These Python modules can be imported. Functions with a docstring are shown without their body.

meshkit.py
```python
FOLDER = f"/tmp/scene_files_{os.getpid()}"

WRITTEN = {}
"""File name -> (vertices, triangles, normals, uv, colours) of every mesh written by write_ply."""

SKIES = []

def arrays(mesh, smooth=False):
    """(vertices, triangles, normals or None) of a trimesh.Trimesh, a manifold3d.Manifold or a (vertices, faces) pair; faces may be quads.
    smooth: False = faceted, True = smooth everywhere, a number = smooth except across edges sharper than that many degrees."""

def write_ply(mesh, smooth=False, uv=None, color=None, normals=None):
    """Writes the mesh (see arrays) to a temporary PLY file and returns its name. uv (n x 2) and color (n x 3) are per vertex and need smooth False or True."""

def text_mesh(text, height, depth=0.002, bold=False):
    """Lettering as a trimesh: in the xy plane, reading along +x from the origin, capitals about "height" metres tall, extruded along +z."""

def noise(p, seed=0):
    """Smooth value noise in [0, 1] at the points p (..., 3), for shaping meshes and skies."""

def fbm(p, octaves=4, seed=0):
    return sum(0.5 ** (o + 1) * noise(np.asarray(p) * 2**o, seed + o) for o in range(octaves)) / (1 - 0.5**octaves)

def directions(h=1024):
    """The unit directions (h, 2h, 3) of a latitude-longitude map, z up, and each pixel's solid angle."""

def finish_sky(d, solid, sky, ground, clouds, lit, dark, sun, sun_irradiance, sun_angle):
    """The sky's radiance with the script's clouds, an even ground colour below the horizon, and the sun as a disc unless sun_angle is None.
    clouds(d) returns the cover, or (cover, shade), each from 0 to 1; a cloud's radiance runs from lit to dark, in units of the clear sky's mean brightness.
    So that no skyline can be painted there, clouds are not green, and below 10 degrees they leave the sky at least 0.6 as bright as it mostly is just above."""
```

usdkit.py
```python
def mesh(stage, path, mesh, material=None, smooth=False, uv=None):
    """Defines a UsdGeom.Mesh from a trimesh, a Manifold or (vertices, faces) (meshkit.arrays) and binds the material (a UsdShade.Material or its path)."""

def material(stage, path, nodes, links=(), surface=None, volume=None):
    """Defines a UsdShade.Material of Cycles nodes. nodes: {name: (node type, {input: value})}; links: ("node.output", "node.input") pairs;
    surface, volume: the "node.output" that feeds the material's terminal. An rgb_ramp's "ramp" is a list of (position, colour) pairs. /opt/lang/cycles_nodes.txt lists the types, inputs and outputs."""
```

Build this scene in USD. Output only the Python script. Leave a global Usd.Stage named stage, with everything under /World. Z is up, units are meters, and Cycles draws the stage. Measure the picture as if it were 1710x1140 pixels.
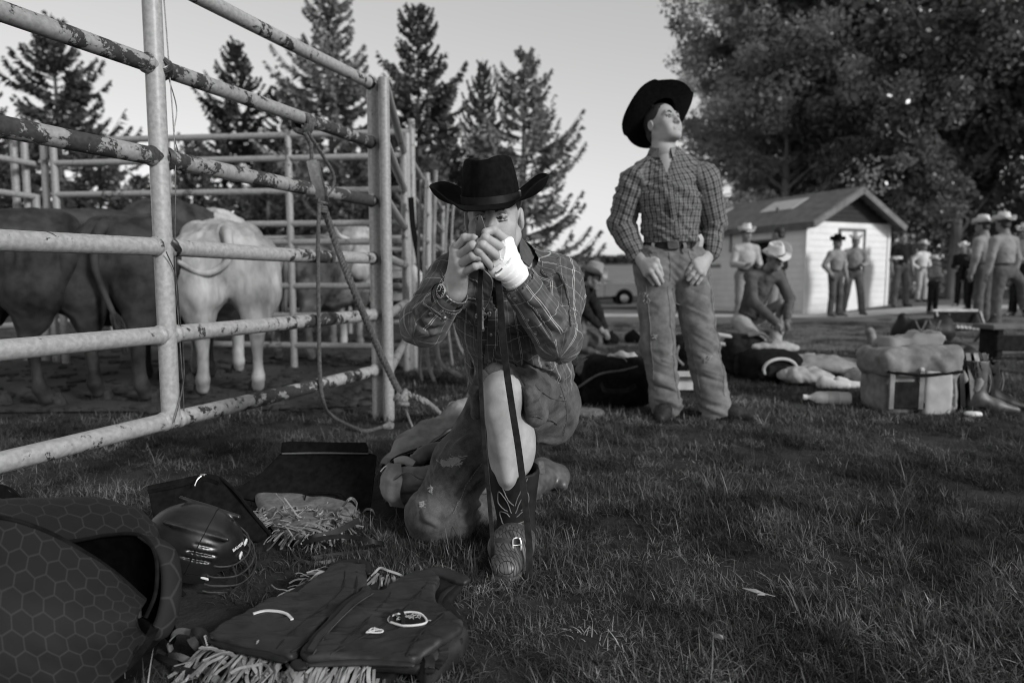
import math, random
import numpy as np, trimesh
from scipy.spatial import cKDTree
import usdkit, meshkit
from pxr import Usd, UsdGeom, UsdLux, UsdShade, Gf, Sdf, Vt

stage = Usd.Stage.CreateInMemory()
UsdGeom.SetStageUpAxis(stage, 'Z')
UsdGeom.SetStageMetersPerUnit(stage, 1.0)
UsdGeom.Xform.Define(stage, '/World')
UsdGeom.Scope.Define(stage, '/World/Looks')

# ---------------------------------------------------------------- camera, sky, sun, exposure
CAM_Z, FPX, PITCH = 0.85, 1140.0, math.atan(105 / 1140.0)
KEEP_OUT = []      # ellipses (x, y, radii, turn) where things press the grass down
cam = UsdGeom.Camera.Define(stage, '/World/camera')
cam.CreateHorizontalApertureAttr(36.0)
cam.CreateVerticalApertureAttr(24.0)
cam.CreateFocalLengthAttr(24.0)
cam.CreateFStopAttr(2.2)
cam.CreateFocusDistanceAttr(2.0)
cam.CreateClippingRangeAttr(Gf.Vec2f(0.05, 3000))
cam.CreateExposureAttr(1.25)
cx = UsdGeom.Xformable(cam)
cx.AddTranslateOp().Set(Gf.Vec3d(0, 0, CAM_Z))
cx.AddRotateXOp().Set(90.0 - math.degrees(PITCH))

SUN = np.array([0.72, -0.66, 0.45]); SUN /= np.linalg.norm(SUN)
sun_el, sun_rot = math.asin(SUN[2]), math.atan2(SUN[0], SUN[1])
usdkit.material(stage, '/World/Looks/sky_air', {
    'sky': ('sky_texture', {'sky_type': 'single_scattering', 'sun_disc': False, 'sun_elevation': sun_el, 'sun_rotation': sun_rot, 'aerosol_density': 1.6}),
    'bw': ('rgb_to_bw', {}), 'pw': ('math', {'math_type': 'power', 'value2': 0.62}), 'ml': ('math', {'math_type': 'multiply', 'value2': 1.75}),
    'cc': ('combine_color', {'color_type': 'rgb'}),
    'bg': ('background_shader', {'strength': 0.078})},
    [('sky.color', 'bw.color'), ('bw.val', 'pw.value1'), ('pw.value', 'ml.value1'), ('ml.value', 'cc.r'), ('ml.value', 'cc.g'), ('ml.value', 'cc.b'), ('cc.color', 'bg.color')], surface='bg.background')
dome = UsdLux.DomeLight.Define(stage, '/World/sky')
UsdShade.MaterialBindingAPI.Apply(dome.GetPrim()).Bind(UsdShade.Material.Get(stage, '/World/Looks/sky_air'))
dome.GetPrim().SetCustomDataByKey('kind', 'structure')
sun = UsdLux.DistantLight.Define(stage, '/World/sun')
sun.CreateIntensityAttr(0.4)
sun.CreateAngleAttr(10.0)
sun.CreateNormalizeAttr(True)
sun.CreateColorAttr(Gf.Vec3f(1.0, 1.0, 1.0))
_a = UsdGeom.Xformable(sun)
_a.AddRotateZOp().Set(math.degrees(math.atan2(SUN[0], -SUN[1])))
_a.AddRotateXOp().Set(90 - math.degrees(sun_el))

# ---------------------------------------------------------------- helpers
def ray(px, py):
    u, v = (px - 855) / FPX, -(py - 570) / FPX
    c, s = math.cos(PITCH), math.sin(PITCH)
    return np.array([u, c + v * s, -s + v * c])

def P(px, py, d):
    """the point that a picture position shows, d metres ahead"""
    r = ray(px, py)
    return np.array([0, 0, CAM_Z]) + r * (d / r[1])

def G(px, py, z=0.0):
    r = ray(px, py)
    return np.array([0, 0, CAM_Z]) + r * ((z - CAM_Z) / r[2])

def A(*x):
    return np.array(x, float)

def unit(v):
    v = np.asarray(v, float)
    return v / max(np.linalg.norm(v), 1e-12)

used = {}
def child_path(parent, name):
    k = used.get((parent, name), 0)
    used[(parent, name)] = k + 1
    return f'{parent}/{name}' if k == 0 else f'{parent}/{name}_{k:03d}'

ORIGIN = {}
GROUPS = {'spruce_tree': 'spruces behind the pens', 'poplar_tree': 'leafy trees behind the shed', 'bull': 'bulls in the pens', 'pen_panel': 'pipe panels of the pens', 'hanging_rope': 'ropes hanging on the alley panels', 'small_bag': 'two small bags on the lawn', 'jacket': 'clothes thrown on the heap of bags', 'shoe': 'pair of small pale shoes', 'dry_leaf': 'dry leaves in the grass', 'fringed_chaps': 'fringed chaps on the grass', 'cloth_heap': 'cloths and scraps lying on the lawn', 'upright_strap': 'angled straps at the blanket', 'fallen_boot': 'boots lying on the lawn'}
def thing(name, label, cat, base=(0, 0, 0), group=None, rz=0.0):
    p = child_path('/World', name)
    x = UsdGeom.Xform.Define(stage, p)
    x.AddTranslateOp().Set(Gf.Vec3d(*map(float, base)))
    if rz:
        x.AddRotateZOp().Set(math.degrees(rz))
    ORIGIN[p] = np.array(base, float) if not rz else None
    data(x.GetPrim(), label, cat, group)
    return p

def data(prim, label=None, cat=None, group=None, kind=None):
    import re
    if label and not group:
        group = GROUPS.get(re.sub(r'_\d{3}$', '', prim.GetName()))
    for k, v in (('label', label), ('category', cat), ('group', group), ('kind', kind)):
        if v:
            prim.SetCustomDataByKey(k, v)

def org(path):
    while path not in ORIGIN:
        path = path.rpartition('/')[0]
        if not path or path == '/World':
            return None
    return ORIGIN[path]

def tri(m):
    if hasattr(m, 'to_mesh'):
        q = m.to_mesh()
        return np.array(q.vert_properties[:, :3], float), np.array(q.tri_verts)
    if isinstance(m, (tuple, list)) and not isinstance(m[0], trimesh.Trimesh):
        v, f = np.asarray(m[0], float), np.asarray(m[1], int)
        if f.shape[1] == 4:
            f = np.vstack([f[:, [0, 1, 2]], f[:, [0, 2, 3]]])
        return v, f
    if isinstance(m, list):
        m = trimesh.util.concatenate(m)
    return np.array(m.vertices, float), np.array(m.faces)

def part(parent, name, m, mat, smooth=35, uv=None, label=None, kind=None):
    """one Mesh prim; vertices are given in world coordinates and stored from the thing's base"""
    p = child_path(parent, name)
    v, f = tri(m)
    o = org(parent)
    if o is not None:
        v = v - o
    g = usdkit.mesh(stage, p, (v, f), M[mat] if isinstance(mat, str) else mat, smooth=smooth, uv=uv)
    if label:
        g.GetPrim().SetCustomDataByKey('label', label)
    if kind:
        g.GetPrim().SetCustomDataByKey('kind', kind)
    return p

def solo(name, m, mat, label, cat, group=None, kind=None, smooth=35, uv=None):
    p = child_path('/World', name)
    g = usdkit.mesh(stage, p, tri(m), M[mat] if isinstance(mat, str) else mat, smooth=smooth, uv=uv)
    data(g.GetPrim(), label, cat, group, kind)
    return p

def setting(name, m, mat, smooth=35, kind='structure'):
    p = child_path('/World', name)
    g = usdkit.mesh(stage, p, tri(m), M[mat], smooth=smooth)
    data(g.GetPrim(), kind=kind)
    return p

def refer(name, src, label, cat, loc, rz=0, scale=1.0, group=None):
    p = child_path('/World', name)
    x = UsdGeom.Xform.Define(stage, p)
    x.AddTranslateOp().Set(Gf.Vec3d(*map(float, loc)))
    x.AddRotateZOp().Set(math.degrees(rz))
    sc = (scale,) * 3 if np.ndim(scale) == 0 else scale
    x.AddScaleOp().Set(Gf.Vec3f(*map(float, sc)))
    x.GetPrim().GetReferences().AddInternalReference(src)
    x.GetPrim().SetInstanceable(True)
    data(x.GetPrim(), label, cat, group)
    return p

# ---- shapes
def rotz(v, a):
    c, s = math.cos(a), math.sin(a)
    v = np.asarray(v, float)
    return np.stack([v[..., 0] * c - v[..., 1] * s, v[..., 0] * s + v[..., 1] * c, v[..., 2]], -1)

def frames(pts):
    pts = np.asarray(pts, float)
    t = np.gradient(pts, axis=0)
    t /= np.maximum(np.linalg.norm(t, axis=1, keepdims=True), 1e-9)
    n = np.zeros_like(t)
    up = A(0, 0, 1) if abs(t[0][2]) < 0.9 else A(1, 0, 0)
    n[0] = unit(np.cross(up, t[0]))
    for i in range(1, len(t)):
        q = n[i - 1] - t[i] * np.dot(n[i - 1], t[i])
        n[i] = unit(q) if np.linalg.norm(q) > 1e-6 else n[i - 1]
    return t, n, np.cross(t, n)

def tube(pts, r, sides=8, caps=True, flat=None, twist=None):
    """swept tube; r a number or one per point; flat=(a, b) multiplies the two cross axes"""
    pts = np.asarray(pts, float)
    r = np.broadcast_to(np.asarray(r, float), (len(pts),))
    t, n, b = frames(pts)
    a = np.linspace(0, 2 * math.pi, sides, endpoint=False)
    fa, fb = flat or (1, 1)
    tw = np.zeros(len(pts)) if twist is None else np.asarray(twist)
    ang = a[None, :] + 0 * tw[:, None]
    x, y = np.cos(ang) * fa, np.sin(ang) * fb
    xx = x * np.cos(tw)[:, None] - y * np.sin(tw)[:, None]
    yy = x * np.sin(tw)[:, None] + y * np.cos(tw)[:, None]
    v = pts[:, None] + r[:, None, None] * (xx[..., None] * n[:, None] + yy[..., None] * b[:, None])
    N = len(pts)
    idx = np.arange(N * sides).reshape(N, sides)
    i, j = idx[:-1], idx[1:]
    i2, j2 = np.roll(i, -1, 1), np.roll(j, -1, 1)
    f = np.vstack([np.stack([i, i2, j2], -1).reshape(-1, 3), np.stack([i, j2, j], -1).reshape(-1, 3)])
    v = v.reshape(-1, 3)
    if caps:
        v = np.vstack([v, pts[0], pts[-1]])
        k = N * sides
        f = np.vstack([f, np.stack([np.roll(idx[0], -1), idx[0], np.full(sides, k)], -1), np.stack([idx[-1], np.roll(idx[-1], -1), np.full(sides, k + 1)], -1)])
    return v, f

def ribbon(pts, width, thick, side=None):
    """flat strap following pts; side = the direction of its width (one vector, or one per point)"""
    pts = np.asarray(pts, float)
    t = np.gradient(pts, axis=0)
    t /= np.maximum(np.linalg.norm(t, axis=1, keepdims=True), 1e-9)
    s = np.broadcast_to(A(1, 0, 0) if side is None else np.asarray(side, float), pts.shape)
    s = s - t * (s * t).sum(1, keepdims=True)
    s = s / np.maximum(np.linalg.norm(s, axis=1, keepdims=True), 1e-9)
    u = np.cross(t, s)
    w = np.broadcast_to(np.asarray(width, float), (len(pts),))[:, None] / 2
    th = thick / 2
    ring = np.stack([pts - s * w - u * th, pts + s * w - u * th, pts + s * w + u * th, pts - s * w + u * th], 1)
    N = len(pts)
    idx = np.arange(N * 4).reshape(N, 4)
    i, j = idx[:-1], idx[1:]
    i2, j2 = np.roll(i, -1, 1), np.roll(j, -1, 1)
    f = np.vstack([np.stack([i, i2, j2], -1).reshape(-1, 3), np.stack([i, j2, j], -1).reshape(-1, 3), [idx[0][[2, 1, 0]], idx[0][[3, 2, 0]], idx[-1][[0, 1, 2]], idx[-1][[0, 2, 3]]]])
    return ring.reshape(-1, 3), f

def cat(*ms):
    vs, fs, n = [], [], 0
    for m in ms:
        v, f = tri(m)
        vs.append(v); fs.append(f + n); n += len(v)
    return np.vstack(vs), np.vstack(fs)

def spline(pts, n=40):
    """Catmull-Rom through pts"""
    p = np.asarray(pts, float)
    q = np.vstack([2 * p[0] - p[1], p, 2 * p[-1] - p[-2]])
    out = []
    m = len(p) - 1
    for k in np.linspace(0, m - 1e-6, n):
        i = int(k); t = k - i
        a, b, c, d = q[i], q[i + 1], q[i + 2], q[i + 3]
        out.append(0.5 * (2 * b + (c - a) * t + (2 * a - 5 * b + 4 * c - d) * t * t + (3 * b - a - 3 * c + d) * t ** 3))
    return np.array(out)

def boxm(c, size, R=None, bevel=0.0):
    """box with bevelled edges as a hull of its trimmed corners"""
    h = np.asarray(size, float) / 2
    if bevel <= 0:
        m = trimesh.creation.box(size)
    else:
        b = min(bevel, h.min() * 0.9)
        pts = []
        for s in np.ndindex(2, 2, 2):
            s = np.array(s) * 2 - 1
            for k in range(3):
                q = h - b
                q = q.copy(); q[k] = h[k]
                pts.append(q * s)
        m = trimesh.convex.convex_hull(np.array(pts))
    v = np.array(m.vertices)
    if R is not None:
        v = v @ np.asarray(R).T
    return v + np.asarray(c, float), np.array(m.faces)

def beam(a, b, w, h, up=(0, 0, 1), bevel=0.003):
    a, b = np.asarray(a, float), np.asarray(b, float)
    t = unit(b - a); s = unit(np.cross(t, up)); u = np.cross(s, t)
    return boxm((a + b) / 2, (np.linalg.norm(b - a), w, h), np.stack([t, s, u], 1), bevel)

def basis(fwd, up=(0, 0, 1)):
    """columns: right, forward, up"""
    f = unit(fwd); r = unit(np.cross(f, up)); u = np.cross(r, f)
    return np.stack([r, f, u], 1)

def surf(fn, nu, nv, closed_u=False):
    """grid surface from fn(u, v) arrays in 0..1"""
    u, v = np.meshgrid(np.linspace(0, 1, nu), np.linspace(0, 1, nv), indexing='ij')
    p = fn(u, v)
    idx = np.arange(nu * nv).reshape(nu, nv)
    if closed_u:
        p = p[:-1]; idx = idx[:-1]
        a, b = idx[:, :-1], np.roll(idx, -1, 0)[:, :-1]
        c, d = np.roll(idx, -1, 0)[:, 1:], idx[:, 1:]
    else:
        a, b, c, d = idx[:-1, :-1], idx[1:, :-1], idx[1:, 1:], idx[:-1, 1:]
    f = np.vstack([np.stack([a, b, c], -1).reshape(-1, 3), np.stack([a, c, d], -1).reshape(-1, 3)])
    return p.reshape(-1, 3), f

def vnorm(v, f):
    n = np.zeros_like(v)
    fn = np.cross(v[f[:, 1]] - v[f[:, 0]], v[f[:, 2]] - v[f[:, 0]])
    for k in range(3):
        np.add.at(n, f[:, k], fn)
    return n / np.maximum(np.linalg.norm(n, axis=1, keepdims=True), 1e-12)

def shell(m, thick):
    """a thin sheet given two sides and an edge"""
    v, f = tri(m)
    n = vnorm(v, f)
    e = np.sort(np.vstack([f[:, [0, 1]], f[:, [1, 2]], f[:, [2, 0]]]), 1)
    d = np.vstack([f[:, [0, 1]], f[:, [1, 2]], f[:, [2, 0]]])
    _, inv, cnt = np.unique(e, axis=0, return_inverse=True, return_counts=True)
    bd = d[cnt[inv.ravel()] == 1]
    k = len(v)
    side = np.vstack([np.stack([bd[:, 0], bd[:, 0] + k, bd[:, 1] + k], -1), np.stack([bd[:, 0], bd[:, 1] + k, bd[:, 1]], -1)])
    return np.vstack([v + n * thick / 2, v - n * thick / 2]), np.vstack([f, f[:, ::-1] + k, side[:, ::-1][:, [0, 1, 2]]])

def drape(m, amp, freq, seed=0, stretch=(1, 1, 1), oct=3):
    """pushes a surface in and out with soft noise"""
    v, f = tri(m)
    n = vnorm(v, f)
    q = v * np.asarray(stretch) * freq
    return v + n * (amp * 2 * (meshkit.fbm(q, oct, seed) - 0.5))[:, None], f

def ridge(v, freq, stretch, seed):
    q = v * np.asarray(stretch) * freq
    return 1 - np.abs(2 * meshkit.fbm(q, 2, seed) - 1) * 2

# ---- signed distance bodies
class Body:
    def __init__(s, lo, hi, h):
        s.lo, s.h = np.asarray(lo, float), h
        s.n = np.ceil((np.asarray(hi, float) - s.lo) / h).astype(int) + 1
        s.d = np.full(s.n, 1e3, np.float32)
        s.ax = [(s.lo[k] + h * np.arange(s.n[k])).astype(np.float32) for k in range(3)]

    def _blk(s, lo, hi):
        i = np.clip(np.floor((lo - s.lo) / s.h).astype(int), 0, s.n)
        j = np.clip(np.ceil((hi - s.lo) / s.h).astype(int) + 1, 0, s.n)
        if (j <= i).any():
            return None
        return (slice(i[0], j[0]), slice(i[1], j[1]), slice(i[2], j[2])), s.ax[0][i[0]:j[0], None, None], s.ax[1][None, i[1]:j[1], None], s.ax[2][None, None, i[2]:j[2]]

    def _put(s, b, q, k, cut=False):
        o = s.d[b]
        if cut:
            q = -q
            if k > 0:
                m = np.maximum(k - np.abs(o - q), 0) / k
                s.d[b] = np.maximum(o, q) + m * m * k * 0.25
            else:
                s.d[b] = np.maximum(o, q)
        elif k > 0:
            m = np.maximum(k - np.abs(o - q), 0) / k
            s.d[b] = np.minimum(o, q) - m * m * k * 0.25
        else:
            s.d[b] = np.minimum(o, q)

    def cap(s, a, b, ra, rb=None, k=0.02, flat=None, cut=False):
        a, b = np.asarray(a, float), np.asarray(b, float)
        rb = ra if rb is None else rb
        pad = max(ra, rb) * 1.05 + k + 3 * s.h
        blk = s._blk(np.minimum(a, b) - pad, np.maximum(a, b) + pad)
        if blk is None:
            return s
        sl, X, Y, Z = blk
        x, y, z = X - np.float32(a[0]), Y - np.float32(a[1]), Z - np.float32(a[2])
        ba = b - a
        if flat is not None:
            n, f = unit(flat[0]), flat[1]
            g = 1 / f - 1
            w = (x * n[0] + y * n[1] + z * n[2]) * g
            x, y, z = x + w * n[0], y + w * n[1], z + w * n[2]
            ba = ba + n * np.dot(ba, n) * g
        L = max(float(ba @ ba), 1e-12)
        t = np.clip((x * ba[0] + y * ba[1] + z * ba[2]) / L, 0, 1)
        q = np.sqrt((x - t * ba[0]) ** 2 + (y - t * ba[1]) ** 2 + (z - t * ba[2]) ** 2) - (ra + (rb - ra) * t)
        if flat is not None:
            q = q * flat[1] ** 0.5
        s._put(sl, q.astype(np.float32), k, cut)
        return s

    def chain(s, pts, rs, k=0.02, flat=None):
        for i in range(len(pts) - 1):
            s.cap(pts[i], pts[i + 1], rs[i], rs[i + 1], k, flat)
        return s

    def ell(s, c, r, R=None, k=0.02, cut=False):
        c, r = np.asarray(c, float), np.asarray(r, float)
        pad = r.max() * 1.05 + k + 3 * s.h
        blk = s._blk(c - pad, c + pad)
        if blk is None:
            return s
        sl, X, Y, Z = blk
        x, y, z = X - np.float32(c[0]), Y - np.float32(c[1]), Z - np.float32(c[2])
        if R is not None:
            R = np.asarray(R)
            x, y, z = (x * R[0, i] + y * R[1, i] + z * R[2, i] for i in range(3))
        k0 = np.sqrt((x / r[0]) ** 2 + (y / r[1]) ** 2 + (z / r[2]) ** 2)
        k1 = np.sqrt((x / r[0] ** 2) ** 2 + (y / r[1] ** 2) ** 2 + (z / r[2] ** 2) ** 2)
        q = k0 * (k0 - 1) / np.maximum(k1, 1e-6)
        s._put(sl, q.astype(np.float32), k, cut)
        return s

    def box(s, c, half, R=None, rnd=0.01, k=0.0, cut=False):
        c, hf = np.asarray(c, float), np.asarray(half, float) - rnd
        pad = np.linalg.norm(half) + k + 3 * s.h
        blk = s._blk(c - pad, c + pad)
        if blk is None:
            return s
        sl, X, Y, Z = blk
        x, y, z = X - np.float32(c[0]), Y - np.float32(c[1]), Z - np.float32(c[2])
        if R is not None:
            R = np.asarray(R)
            x, y, z = (x * R[0, i] + y * R[1, i] + z * R[2, i] for i in range(3))
        x, y, z = np.broadcast_arrays(np.abs(x) - hf[0], np.abs(y) - hf[1], np.abs(z) - hf[2])
        q = np.sqrt(np.maximum(x, 0) ** 2 + np.maximum(y, 0) ** 2 + np.maximum(z, 0) ** 2) + np.minimum(np.maximum(x, np.maximum(y, z)), 0) - rnd
        s._put(sl, q.astype(np.float32), k, cut)
        return s

    def half(s, c, n, k=0.0):
        """keeps the side the normal n points away from"""
        n = unit(n)
        q = ((s.ax[0][:, None, None] - c[0]) * n[0] + (s.ax[1][None, :, None] - c[1]) * n[1] + (s.ax[2][None, None, :] - c[2]) * n[2]).astype(np.float32)
        s._put((slice(None),) * 3, -q, k, cut=True)
        return s

    def mesh(s):
        d = s.d.copy()
        for k in range(3):
            i = [slice(None)] * 3
            for e in (0, -1):
                i[k] = e
                d[tuple(i)] = np.maximum(d[tuple(i)], s.h)
        v, f = surface_nets(d)
        return s.lo + v * s.h, f

def surface_nets(d):
    s = d < 0
    nx, ny, nz = d.shape
    c = np.zeros((nx - 1, ny - 1, nz - 1), np.int8)
    for o in np.ndindex(2, 2, 2):
        c += s[o[0]:nx - 1 + o[0], o[1]:ny - 1 + o[1], o[2]:nz - 1 + o[2]]
    cells = np.argwhere((c > 0) & (c < 8))
    acc, cnt = np.zeros((len(cells), 3)), np.zeros(len(cells))
    corners = list(np.ndindex(2, 2, 2))
    for a in corners:
        for k in range(3):
            if a[k] == 0:
                b = list(a); b[k] = 1
                da = d[tuple((cells + a).T)]; db = d[tuple((cells + b).T)]
                m = (da < 0) != (db < 0)
                t = np.where(m, da / np.where(m, da - db, 1), 0)
                p = np.repeat(np.array(a, float)[None], len(cells), 0)
                p[:, k] += t
                acc += p * m[:, None]; cnt += m
    v = cells + acc / np.maximum(cnt, 1)[:, None]
    idx = np.full(c.shape, -1, np.int64)
    idx[tuple(cells.T)] = np.arange(len(cells))
    F = []
    for k in range(3):
        a = [slice(1, -1)] * 3; a[k] = slice(0, -1)
        b = [slice(1, -1)] * 3; b[k] = slice(1, None)
        sa, sb = s[tuple(a)], s[tuple(b)]
        e = np.argwhere(sa != sb)
        flip = sa[tuple(e.T)]
        e = e + [0 if j == k else 1 for j in range(3)]
        i, j = (k + 1) % 3, (k + 2) % 3
        di, dj = np.eye(3, dtype=int)[i], np.eye(3, dtype=int)[j]
        q = np.stack([idx[tuple((e - di - dj).T)], idx[tuple((e - dj).T)], idx[tuple(e.T)], idx[tuple((e - di).T)]], 1)
        q = np.where(flip[:, None], q, q[:, ::-1])
        F.append(q)
    F = np.vstack(F)
    return v, np.vstack([F[:, [0, 1, 2]], F[:, [0, 2, 3]]])

def bone_uv(v, bones):
    """u round the nearest bone, v along it, in metres. bones: (a, b, radius, direction of u = 0)"""
    best = np.full(len(v), 1e9); uv = np.zeros((len(v), 2))
    for a, b, r, ref in bones:
        a, b = np.asarray(a, float), np.asarray(b, float)
        t = unit(b - a); x = unit(np.asarray(ref, float) - t * np.dot(ref, t)); y = np.cross(t, x)
        w = v - a
        al = w @ t
        dd = np.linalg.norm(w - np.clip(al, 0, np.linalg.norm(b - a))[:, None] * t, axis=1) - r
        m = dd < best
        best[m] = dd[m]
        ang = np.arctan2(w @ y, w @ x)
        uv[m] = np.stack([ang * r, al], 1)[m]
    return uv
# ---------------------------------------------------------------- materials
M = {}
def V(g):
    return (g, g, g)

def gmat(name, lo, hi=None, scale=20.0, rough=0.75, bump=0.0, bscale=None, detail=4.0, spec=0.3, stretch=(1, 1, 1), metallic=0.0, coat=0.0, sheen=0.0, bdist=0.002, contrast=(0.35, 0.65), rvar=0.0):
    hi = lo if hi is None else hi
    k = 1.0 if metallic or name.startswith(('skin', 'car_w')) else 0.7 if hi < 0.45 else 0.85
    lo, hi = lo * k, hi * k
    n = {'tc': ('texture_coordinate', {}), 'mp': ('mapping', {'scale': stretch}),
         'no': ('noise_texture', {'scale': scale, 'detail': detail, 'roughness': 0.6}),
         'rp': ('rgb_ramp', {'ramp': [(contrast[0], V(lo)), (contrast[1], V(hi))]}),
         'p': ('principled_bsdf', {'roughness': rough, 'specular_ior_level': spec, 'metallic': metallic, 'coat_weight': coat, 'coat_roughness': 0.2, 'sheen_weight': sheen})}
    l = [('tc.object', 'mp.vector'), ('mp.vector', 'no.vector'), ('no.fac', 'rp.fac'), ('rp.color', 'p.base_color')]
    if rvar:
        n['rr'] = ('map_range', {'from_min': 0.3, 'from_max': 0.7, 'to_min': rough - rvar, 'to_max': rough + rvar})
        l += [('no.fac', 'rr.value'), ('rr.result', 'p.roughness')]
    if bump:
        n['nb'] = ('noise_texture', {'scale': bscale or scale * 4, 'detail': 3.0, 'roughness': 0.6})
        n['bu'] = ('bump', {'strength': bump, 'distance': bdist})
        l += [('mp.vector', 'nb.vector'), ('nb.fac', 'bu.height'), ('bu.normal', 'p.normal')]
    M[name] = usdkit.material(stage, '/World/Looks/' + name, n, l, surface='p.BSDF')
    return M[name]

gmat('dirt', 0.022, 0.07, 1.2, 0.95, 0.6, 30, detail=8, bdist=0.03)
gmat('soil', 0.012, 0.03, 9, 0.95, 0.6, 60, detail=6, bdist=0.01)
gmat('field_lawn', 0.10, 0.17, 3, 0.95, 0.5, 40, bdist=0.02)
gmat('field', 0.14, 0.20, 0.15, 0.95)
gmat('hill_grass', 0.10, 0.17, 0.05, 0.95)
gmat('gravel', 0.34, 0.46, 3, 0.95)
gmat('far_leaf', 0.03, 0.06, 0.5, 0.9)
gmat('bark', 0.05, 0.13, 6, 0.9, 0.6, 20, stretch=(1, 1, .2), bdist=0.02)
gmat('pale_bark', 0.12, 0.3, 3, 0.85, 0.4, 12, stretch=(1, 1, .3), bdist=0.02)
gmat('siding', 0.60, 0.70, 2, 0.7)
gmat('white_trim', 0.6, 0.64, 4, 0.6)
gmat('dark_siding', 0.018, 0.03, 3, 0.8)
gmat('shingle', 0.13, 0.2, 5, 0.85, 0.4, 30)
gmat('pale_shingle', 0.42, 0.52, 5, 0.8)
gmat('skin', 0.17, 0.31, 13, 0.55, 0.4, 260, detail=8, spec=0.35, bdist=0.0012, contrast=(0.28, 0.62))
gmat('skin_far', 0.22, 0.28, 14, 0.6)
gmat('skin_dark', 0.10, 0.15, 14, 0.6)
gmat('hair', 0.012, 0.03, 60, 0.6, 0.5, 120, stretch=(1, 1, .25), bdist=0.003)
gmat('black_felt', 0.005, 0.010, 60, 1.0, 0.25, 500, spec=0.05, bdist=0.0008)
gmat('pale_felt', 0.5, 0.6, 30, 0.9)
gmat('grey_felt', 0.25, 0.32, 30, 0.9)
gmat('black_leather', 0.008, 0.018, 25, 0.55, 0.3, 300, spec=0.2, bdist=0.0012, rvar=0.1)
gmat('vest_leather', 0.016, 0.036, 14, 0.5, 0.45, 200, spec=0.25, bdist=0.0012, rvar=0.1)
gmat('brown_leather', 0.05, 0.10, 30, 0.5, 0.3, 250, spec=0.45, bdist=0.0012, rvar=0.1)
gmat('strap_leather', 0.014, 0.04, 50, 0.55, 0.3, 300, spec=0.2, bdist=0.001)
gmat('pale_leather', 0.22, 0.36, 50, 0.7, 0.2, 300, bdist=0.0008)
gmat('mid_leather', 0.12, 0.2, 50, 0.7, 0.2, 300, bdist=0.0008)
gmat('tape', 0.74, 0.82, 30, 0.8, 0.3, 500, bdist=0.0008)
gmat('metal', 0.55, 0.7, 30, 0.28, metallic=1.0)
gmat('dark_metal', 0.06, 0.12, 30, 0.4, metallic=0.8)
gmat('rubber', 0.008, 0.014, 30, 0.8, spec=0.15)
gmat('black_nylon', 0.004, 0.011, 40, 0.9, 0.4, 600, spec=0.1, bdist=0.001)
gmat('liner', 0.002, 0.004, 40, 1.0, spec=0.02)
gmat('canvas', 0.12, 0.29, 9, 0.9, 0.4, 400, detail=8, bdist=0.001)
gmat('canvas_pale', 0.36, 0.5, 9, 0.85, 0.3, 400, bdist=0.001)
gmat('cloth_dark', 0.010, 0.025, 20, 0.95, spec=0.08)
gmat('cloth_mid', 0.10, 0.16, 10, 0.9)
gmat('cloth_light', 0.32, 0.42, 10, 0.9)
gmat('cloth_white', 0.42, 0.54, 10, 0.9)
gmat('cloth_grey', 0.2, 0.26, 10, 0.9)
gmat('cloth_slate', 0.05, 0.10, 10, 0.9)
gmat('denim_far', 0.07, 0.12, 12, 0.9)
gmat('rope', 0.14, 0.3, 90, 0.9, 0.7, 400, bdist=0.002)
gmat('rope_dark', 0.05, 0.13, 90, 0.9, 0.7, 400, bdist=0.002)
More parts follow.
